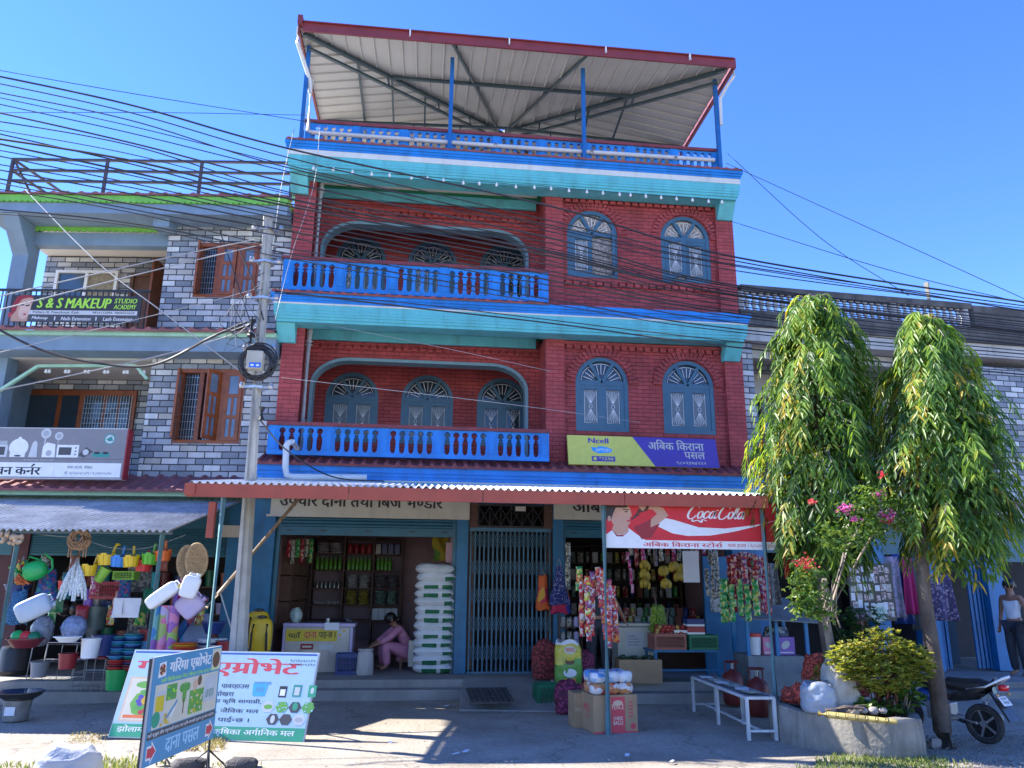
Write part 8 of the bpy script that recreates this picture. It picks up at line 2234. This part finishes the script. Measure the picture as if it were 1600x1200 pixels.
# things lying on the planter
mb = MB(); a, b = on_pl(1279, 1115, .40), on_pl(1402, 1128, .39)
P = [a + (b - a) * k / 8 for k in range(9)]; mb.tube(P, [.032, .034, .033, .034, .031, .030, .028, .026, .022], 9)
for p in P[1:-1]: mb.tube([p - (b - a).normalized() * .01, p + (b - a).normalized() * .01], .037, 9)
tag(mb.build('cane_stick', mat('yellow_cane', (.38, .30, .10), .55, .3, 14), smooth=40, origin=a), 'thick yellowish cane lying along the planter rim', 'cane')
for k, (px, py, px2, py2) in enumerate(((1290, 1110, 1350, 1107), (1325, 1113, 1352, 1103))):
    a, b = on_pl(px, py, .43), on_pl(px2, py2, .46); mb = MB(); mb.tube([a, (a + b) / 2 + Vector((0, 0, .02)), b], [.018, .022, .014], 7); tag(mb.build('dry_branch', M_bark, smooth=50, origin=a), ['longer', 'shorter'][k] + ' dark dry branch lying behind the cane on the planter', 'branch')
for k in range(7):
    px = 1345 + k * 7.5; mb = MB(); mb.ell((0, 0, 0), rnd.uniform(.04, .07), .05, rnd.uniform(.03, .05), 9, 6, jit=.12); o = mb.build('stone', mat('pale_stone', (.30, .27, .24), .9, .3, 9, bump=.4), None, smooth=50, origin=None); o.location = on_pl(px, 1118 - (k % 2) * 4, .39) + Vector((0, .12, .03)); tag(o, 'small pale stone in the row behind the cane on the planter', 'stone', 'stones on the planter')
M_gsack = mat('grey_white_gunny', (.33, .32, .29), .9, .25, 6, bump=.9, bscale=14)
bag_standing(on_pl(1326, 1112, .37) + Vector((0, .12, 0)), .36, .56, M_gsack, 'crumpled grey white sack standing on the planter before the red nets', 'filled_sack', 'sack', .5, d=.16)
bag_standing(on_pl(1288, 1114, .37) + Vector((0, .10, 0)), .36, .30, mat('bluish_white_bag', (.27, .31, .36), .5, .1, 7, bump=.4, bscale=12), 'low bluish white plastic bag slumped left of the grey sack', 'plastic_bag', 'plastic bag', .75, d=.15, rot=-15)
M_rednet = net_mat('bright_red_net', (.48, .07, .04), 30)
for px, py, w_, h, lb in ((1282, 1085, .34, .48, 'large orange red net bag standing behind the bluish bag'), (1243, 1098, .26, .18, 'orange red net heaped at the left rim of the planter'), (1262, 1100, .22, .22, 'crimson net bag between the orange nets and the bluish bag'), (1345, 1088, .22, .32, 'dull red net bag right of the grey sack')):
    bag_standing(on_pl(px, py, .37) + Vector((0, .05, 0)), w_, h, M_rednet if 'orange' in lb else net_mat('crimson_net_' + str(px), (.32, .02, .04), 30), lb, 'net_bag', 'net bag', .6)
# shrubs
def shrub(name, label, cat, p, blobs, n, L, W, m, stems=8, seed=1, mstem=None, h=.5):
    global rnd
    rnd = random.Random(seed)
    t = thing(name, label, cat, p)
    mb = MB()
    for k in range(stems):
        c = blobs[k % len(blobs)]; e = Vector(c[0]) + Vector((rnd.uniform(-1, 1) * c[1][0] * .6, rnd.uniform(-1, 1) * c[1][1] * .6, rnd.uniform(-.2, .6) * c[1][2])); b = Vector((rnd.uniform(-.10, .10), rnd.uniform(-.08, .08), 0))
        mb.tube([b, b * .6 + e * .45 + Vector((rnd.uniform(-.05, .05), 0, 0)), e], [.014, .010, .005], 6)
    mb.build('stem', mstem or M_barkp, t, smooth=60)
    lv = Leaves()
    for k in range(n):
        c, r_ = blobs[rnd.randrange(len(blobs))]
        d = Vector((rnd.gauss(0, 1), rnd.gauss(0, 1), rnd.gauss(0, 1))).normalized(); q = rnd.uniform(.4, 1.12) ** .7
        # small rosettes of leaves
        cc = Vector(c) + Vector((d.x * r_[0], d.y * r_[1], d.z * r_[2])) * q
        if cc.z < .02: continue
        bt = rnd.random() * .75
        for j in range(6):
            a = j * 2.4 + rnd.random(); o = Vector((math.cos(a), math.sin(a), rnd.uniform(.1, .9)))
            lv.leaf(cc, (o + d * .5), L * rnd.uniform(.7, 1.2), W * rnd.uniform(.8, 1.2), min(1, bt + rnd.uniform(-.1, .25)), Vector((rnd.uniform(-.3, .3), rnd.uniform(-.3, .3), 1)), rnd.uniform(.0, .3))
    lv.build('foliage', m, t); return t
p = Vector((at(1382, 1110, -5.02).x, -4.97, .33))
shrub('flowering_shrub', 'dense yellow green shrub filling the right half of the planter', 'shrub', p + Vector((0, -.05, 0)), [((-.28, 0, .56), (.30, .24, .20)), ((.05, 0, .68), (.32, .26, .22)), ((.34, -.02, .56), (.24, .24, .2)), ((-.02, -.06, .42), (.36, .26, .18))], 1500, .055, .027, M_leafS, 22, 3, mat('reddish_stem', (.16, .05, .04), .8, .3, 9))
p = on_pl(1418, 1122, .33)
shrub('low_shrub', 'low mid green leafy plant spilling over the right rim of the planter', 'plant', p + Vector((-.02, .12, 0)), [((.0, 0, .16), (.30, .2, .16)), ((.12, .05, .34), (.18, .2, .22)), ((-.30, -.02, .08), (.2, .14, .09))], 190, .07, .045, M_leafV, 8, 4)
p = on_pl(1270, 1092, .35)
shrub('small_shrub', 'small yellow green plant in front of the red nets at the left of the planter', 'plant', p + Vector((-.05, -.3, 0)), [((0, -.12, .22), (.17, .14, .16)), ((.06, -.12, .36), (.12, .12, .1))], 110, .05, .024, M_leafS, 7, 6)
p = on_pl(1350, 1060, .33)
shrub('dark_shrub', 'dark green shrub behind the yellow green one, before the card rack', 'shrub', p + Vector((.05, .15, 0)), [((-.25, 0, .72), (.30, .25, .26)), ((.15, 0, .86), (.35, .25, .20)), ((-.3, 0, .45), (.25, .2, .25))], 330, .065, .03, M_leafD, 12, 8)
# bougainvillea climbing on the left tree
rnd = random.Random(12)
t = thing('flowering_vine', 'climbing vine with pink flower clusters growing between the two trees', 'vine', on_pl(1308, 1060, .33) + Vector((0, .2, 0)))
o0 = t.location
def AV(px, py, Y=-4.75): return at(px, py, Y) - o0
mb = MB()
mb.tube([Vector((0, 0, 0)), AV(1300, 1020, -4.5), AV(1290, 965, -4.6), AV(1288, 905, -4.8)], [.06, .05, .045, .03], 9)
for e in ((1240, 950), (1265, 880), (1330, 800), (1390, 790), (1260, 905), (1380, 760)):
    s_ = AV(1290, 965, -4.6) + Vector((rnd.uniform(-.04, .04), 0, 0)); q = AV(*e, -5.0); mb.tube([s_, s_ * .5 + q * .5 + Vector((rnd.uniform(-.1, .1), 0, rnd.uniform(-.05, .08))), q], [.024, .015, .006], 7)
for k in range(7): 
    a = AV(1305 + rnd.uniform(-12, 8), 975 + rnd.uniform(-10, 14), -4.7); mb.tube([a, a + Vector((rnd.uniform(-.15, .1), -.05, rnd.uniform(.1, .25))), a + Vector((rnd.uniform(-.25, .05), -.08, rnd.uniform(.25, .5)))], [.012, .010, .005], 5)
mb.build('stem', M_barkp, t, smooth=60)
lv = Leaves()
segs = [((1258, 880), (1258, 950), .12, 240), ((1262, 900), (1290, 960), .10, 110), ((1240, 952), (1280, 958), .05, 60), ((1318, 800), (1385, 770), .10, 130), ((1385, 790), (1500, 772), .055, 170), ((1330, 830), (1420, 815), .13, 220), ((1350, 760), (1370, 830), .12, 120), ((1290, 830), (1330, 860), .12, 120)]
for (a, b, r_, n) in segs:
    A_, B_ = AV(*a, -5.12), AV(*b, -5.12)
    for k in range(n):
        f = rnd.random(); c = A_ + (B_ - A_) * f + Vector((rnd.gauss(0, r_ * .6), rnd.gauss(0, r_ * .8), rnd.gauss(0, r_ * .6)))
        bt = rnd.random() * .8
        for j in range(3): lv.leaf(c, Vector((rnd.uniform(-1, 1), rnd.uniform(-1, 1), rnd.uniform(-.7, .6))), rnd.uniform(.035, .06), rnd.uniform(.025, .036), min(1, bt + rnd.uniform(0, .25)), None, .1)
lv.build('foliage', M_leafV, t)
M_petal = leaf_mat('pink_petal', [(0, (.45, .05, .22)), (.6, (.60, .14, .36)), (1, (.65, .30, .42))], .4, .5); M_petr = leaf_mat('coral_petal', [(0, (.5, .06, .04)), (1, (.6, .16, .10))], .4, .5)
for px, py, r_, n, m in ((1320, 796, .085, 60, M_petal), (1336, 812, .04, 20, M_petal), (1371, 774, .05, 30, M_petal), (1387, 806, .09, 60, M_petal), (1390, 815, .05, 20, M_petr), (1379, 743, .045, 18, M_petr), (1258, 882, .10, 60, M_petr), (1268, 785, .05, 16, M_petr)):
    fl = Leaves(); c = AV(px, py, -5.22)
    for k in range(n): fl.leaf(c + Vector((rnd.gauss(0, r_ * .55), rnd.gauss(0, r_ * .4), rnd.gauss(0, r_ * .35))), Vector((rnd.uniform(-1, 1), rnd.uniform(-1, 1), rnd.uniform(-.5, 1))), .035, .03, rnd.random(), None, .0)
    fl.build('flower_cluster', m, t)

# grass, weeds, stones of the roadside
lv = Leaves()
def blades(lv, px0, px1, py0, py1, n, h, tint=(0, 1), lean=.5):
    for k in range(n):
        p = gnd(rnd.uniform(px0, px1), rnd.uniform(py0, py1), -.01)
        lv.leaf(p, Vector((rnd.uniform(-lean, lean), rnd.uniform(-lean, lean), 1)), h * rnd.uniform(.5, 1.2), .008 + h * .05, rnd.uniform(*tint), None, .15, .1)
blades(lv, 1275, 1480, 1186, 1240, 2600, .07, (0, .9)); blades(lv, 1300, 1440, 1180, 1200, 700, .06); blades(lv, 1420, 1520, 1192, 1240, 500, .06); blades(lv, 1240, 1290, 1196, 1230, 200, .05)
blades(lv, 150, 215, 1188, 1215, 260, .09, (.2, .9)); blades(lv, -20, 70, 1196, 1225, 300, .06); blades(lv, 330, 420, 1194, 1230, 160, .05)
tag(lv.build('grass', M_grass, None), kind='stuff')
lv = Leaves()
blades(lv, 275, 352, 1152, 1176, 420, .10, (0, 1), 1.0); blades(lv, 108, 166, 1145, 1162, 160, .045, (0, 1), 1.4); blades(lv, 440, 500, 1165, 1172, 60, .03, (0, 1), 1.4)
tag(lv.build('dry_grass', M_dry, None), kind='stuff')
shrub('weed', 'small yellow green weed below the blue board', 'weed', gnd(258, 1194), [((0, 0, .07), (.06, .06, .06))], 14, .05, .025, M_leafS, 3, 9)
mb = MB()
for k in range(900):
    p = gnd(rnd.uniform(1405, 1640), rnd.uniform(1148, 1200), .0); r_ = rnd.uniform(.006, .016); mb.ell((p.x, p.y, .0), r_, r_ * 1.2, r_ * .6, 5, 3)
for k in range(420):
    p = gnd(rnd.uniform(-30, 1400), rnd.uniform(1110, 1230), .0); r_ = rnd.uniform(.003, .009); mb.ell((p.x, p.y, -.002), r_ * 1.3, r_, r_ * .6, 5, 3)
tag(mb.build('gravel', mat('grey_gravel', (.24, .22, .19), .9, .4, 30), smooth=60), kind='stuff')
for px, py, lb, sx in ((295, 1200, 'dark broken stone beside the black sign legs, the left one', .16), (378, 1199, 'dark flat broken stone right of the black sign legs', .15), (1110 / 1600 * 1600 + 352, 1166, 'scrap of pale rubble at the foot of the right tree', .07)):
    mb = MB(); mb.ell((0, 0, .03), sx, sx * .7, .055, 10, 6, jit=.15, pw=.7); o = mb.build('stone', mat('dark_broken_stone', (.06, .055, .055), .85, .4, 8, bump=.6) if 'dark' in lb else mat('pale_stone', (.3, .27, .24)), None, smooth=35); o.location = gnd(px, py); tag(o, lb, 'stone')
for k in range(9):
    mb = MB(); a = rnd.uniform(0, 3); w_ = rnd.uniform(.02, .05)
    mb.obox((0, 0, .006), (w_ * math.cos(a), w_ * math.sin(a), .004), (-w_ * .5 * math.sin(a), w_ * .5 * math.cos(a), 0), (0, 0, .001)); px, py = ((698, 1103), (712, 1178), (728, 1174), (1440, 1160), (1462, 1157), (610, 1160), (980, 1180), (1050, 1190), (560, 1178))[k]
    o = mb.build('litter_scrap', M_paper, None); o.location = gnd(px, py) + Vector((0, 0, .0 if k else .0)); tag(o, 'tiny scrap of pale litter lying on the cement forecourt', 'litter', 'scraps of litter')
# white sack at the lower left corner
bag_standing(gnd(98, 1243), .46, .36, mat('white_crumpled_sack', (.32, .34, .37), .6, .08, 8, bump=.6, bscale=16), 'crumpled white sack standing at the lower left corner of the road', 'filled_sack', 'sack', .62, d=.2, crumple=.035)

# ------------------------------------------------------------------ motorcycle parked behind the right tree
REAR = gnd(1543, 1163); t = thing('motorcycle', 'dark motorcycle parked behind the right tree with its tail light towards the road', 'motorcycle', REAR)
fd = Vector((-.55, 1.15, 0)).normalized(); t.rotation_euler = (0, 0, math.atan2(fd.y, fd.x)); t.scale = (.72, .72, .72)
M_bk = mat('black_gloss_paint', (.02, .02, .024), .25, .1, 6, dirt=.25, dirtcol=(.12, .11, .1)); M_rub = mat('tyre_rubber', (.025, .025, .026), .8, .2, 12, dirt=.4, dirtcol=(.1, .09, .08)); M_alu = mat('dull_aluminium', (.35, .35, .36), .4, .15, 9, metal=.7); M_redl = mat('red_tail_lens', (.5, .01, .012), .15, .1, 6)
def wheel(x, nm):
    mb = MB(); prof = []
    for k in range(15): a = 2 * PI * k / 14; prof.append((.245 + .05 * math.cos(a), .055 * math.sin(a)))
    mb.lathe(prof, (x, 0, .295), 32, ax=(0, 1, 0)); o = mb.build('wheel', M_rub, t, smooth=50)
    mb = MB(); mb.lathe([(.20, -.03), (.215, -.03), (.215, .03), (.20, .03), (.20, -.03)], (x, 0, .295), 28, ax=(0, 1, 0)); mb.lathe([(.0, -.05), (.05, -.05), (.05, .05), (0, .05)], (x, 0, .295), 14, ax=(0, 1, 0))
    for k in range(5): a = 2 * PI * k / 5; mb.beam((x, 0, .295), (x + .2 * math.cos(a), 0, .295 + .2 * math.sin(a)), .04, .03)
    mb.build('rim', M_alu, o, smooth=40)
wheel(0, 'rear'); wheel(1.28, 'front')
mb = MB()
mb.tube([(-.22, 0, .80), (.05, 0, .74), (.45, 0, .68), (.70, 0, .78), (.95, 0, .86)], [.06, .10, .12, .15, .10], 12); mb.ell((.72, 0, .82), .25, .15, .13, 14, 10); mb.build('body', M_bk, t, smooth=60)
mb = MB(); mb.tube([(-.28, 0, .94), (-.05, 0, .86), (.22, 0, .82), (.50, 0, .85)], [.07, .115, .13, .10], 12); mb.build('seat', M_black, t, smooth=60)
mb = MB()
for s_ in (-1, 1): mb.tube([(.15, s_ * .13, .80), (-.15, s_ * .13, .86), (-.40, s_ * .08, 1.0), (-.46, 0, 1.03)], [.012, .016, .02, .022], 8)
mb.build('grab_rail', PLC['white'], t, smooth=50)
mb = MB()
for s_ in (-1, 1): mb.add([(.30, s_ * .132, .66), (-.02, s_ * .125, .76), (-.22, s_ * .10, .88), (-.02, s_ * .128, .83), (.3, s_ * .135, .74)], [(0, 1, 2, 3, 4) if s_ < 0 else (4, 3, 2, 1, 0)])
mb.build('side_panel', M_bk, t)
mb = MB(); mb.ell((-.36, 0, .86), .06, .09, .05, 12, 8, pw=.6); mb.build('tail_light', M_redl, t, smooth=60)
for s_ in (-1, 1): mb = MB(); mb.ell((-.34, s_ * .17, .76), .03, .03, .022, 10, 7); mb.tube([(-.30, 0, .77), (-.33, s_ * .16, .76)], .009, 6); mb.build('indicator', mat('amber_lens', (.45, .28, .12), .2, .1, 6), t, smooth=60)
mb = MB(); mb.add([(-.20, -.09, .80), (-.20, .09, .80), (-.48, .17, .40), (-.48, -.17, .40), (-.17, -.09, .78), (-.17, .09, .78), (-.45, .17, .39), (-.45, -.17, .39)], [(0, 3, 2, 1), (4, 5, 6, 7), (0, 1, 5, 4), (1, 2, 6, 5), (2, 3, 7, 6), (3, 0, 4, 7)]); mb.build('mudguard', M_bk, t)
pn_ = Vector((-.38, 0, -.28)).normalized(); pv = Vector((.28, 0, .38)).normalized(); pu = Vector((0, -1, 0)); po = Vector((-.345, .11, .625)) + pn_.cross(pu) * 0
qn = pu.cross(pv)
mb = MB(); c = Vector((-.345, 0, .66)) + qn * .012; mb.obox(c, pu * .115, pv * .075, qn * .005); o = mb.build('number_plate', PLC['white'], t)
s = Sign(c - pu * .105 - pv * .065 + qn * .006, pu, pv, ['black']); s.text("ग १० प", .03, .075, .15, .045, 'black', .04).text("२५९१", .03, .012, .15, .05, 'black', .04); s.build('lettering', o)
mb = MB()
for k in range(9): mb.lathe([(.026, 0), (.034, .012), (.026, .024)], Vector((.10 - .0, -.15, .36)) + Vector((-.10, 0, .36)).normalized() * (.03 * k), 10, ax=(-.27, 0, .96))
mb.tube([(.06, -.15, .30), (-.05, -.15, .72)], .013, 7); mb.build('shock_spring', mat('spring_steel', (.5, .5, .5), .3, .1, 9, metal=.6), t, smooth=50)
mb = MB(); mb.tube([(.72, -.12, .32), (.4, -.15, .27), (.1, -.17, .30), (-.18, -.18, .40)], [.025, .04, .058, .05], 12); mb.build('exhaust', mat('dark_exhaust', (.10, .10, .10), .4, .3, 9, metal=.5), t, smooth=50)
mb = MB(); mb.box(.45, -.12, .28, .85, .12, .55); mb.tube([(.05, -.10, .30), (.5, -.10, .38)], .025, 8); mb.tube([(.05, .10, .30), (.5, .10, .38)], .025, 8); mb.build('engine', M_alu, t, bevel=.03)
mb = MB(); mb.tube([(1.28, .07, .295), (1.02, .07, .98)], .022, 8); mb.tube([(1.28, -.07, .295), (1.02, -.07, .98)], .022, 8); mb.tube([(.92, .36, 1.04), (1.0, .15, 1.02), (1.0, -.15, 1.02), (.92, -.36, 1.04)], .014, 8); mb.ell((1.12, 0, .92), .10, .09, .10, 12, 8); mb.build('front_fork', M_bk, t, smooth=50)
for s_ in (-1, 1):
    mb = MB(); mb.tube([(.96, s_ * .26, 1.04), (.98, s_ * .34, 1.2)], .007, 6); mb.ell((.97, s_ * .36, 1.23), .015, .075, .045, 12, 8); mb.build('mirror', [PLC['white']], t, smooth=60)
mb = MB(); mb.ell((.9, 0, .62), .16, .14, .12, 12, 8); mb.build('fairing', mat('blue_fairing', (.02, .07, .3), .3, .1, 6), t, smooth=60)
mb = MB(); mb.tube([(.5, .10, .30), (.42, .30, .02)], .014, 7); mb.build('side_stand', M_black, t)
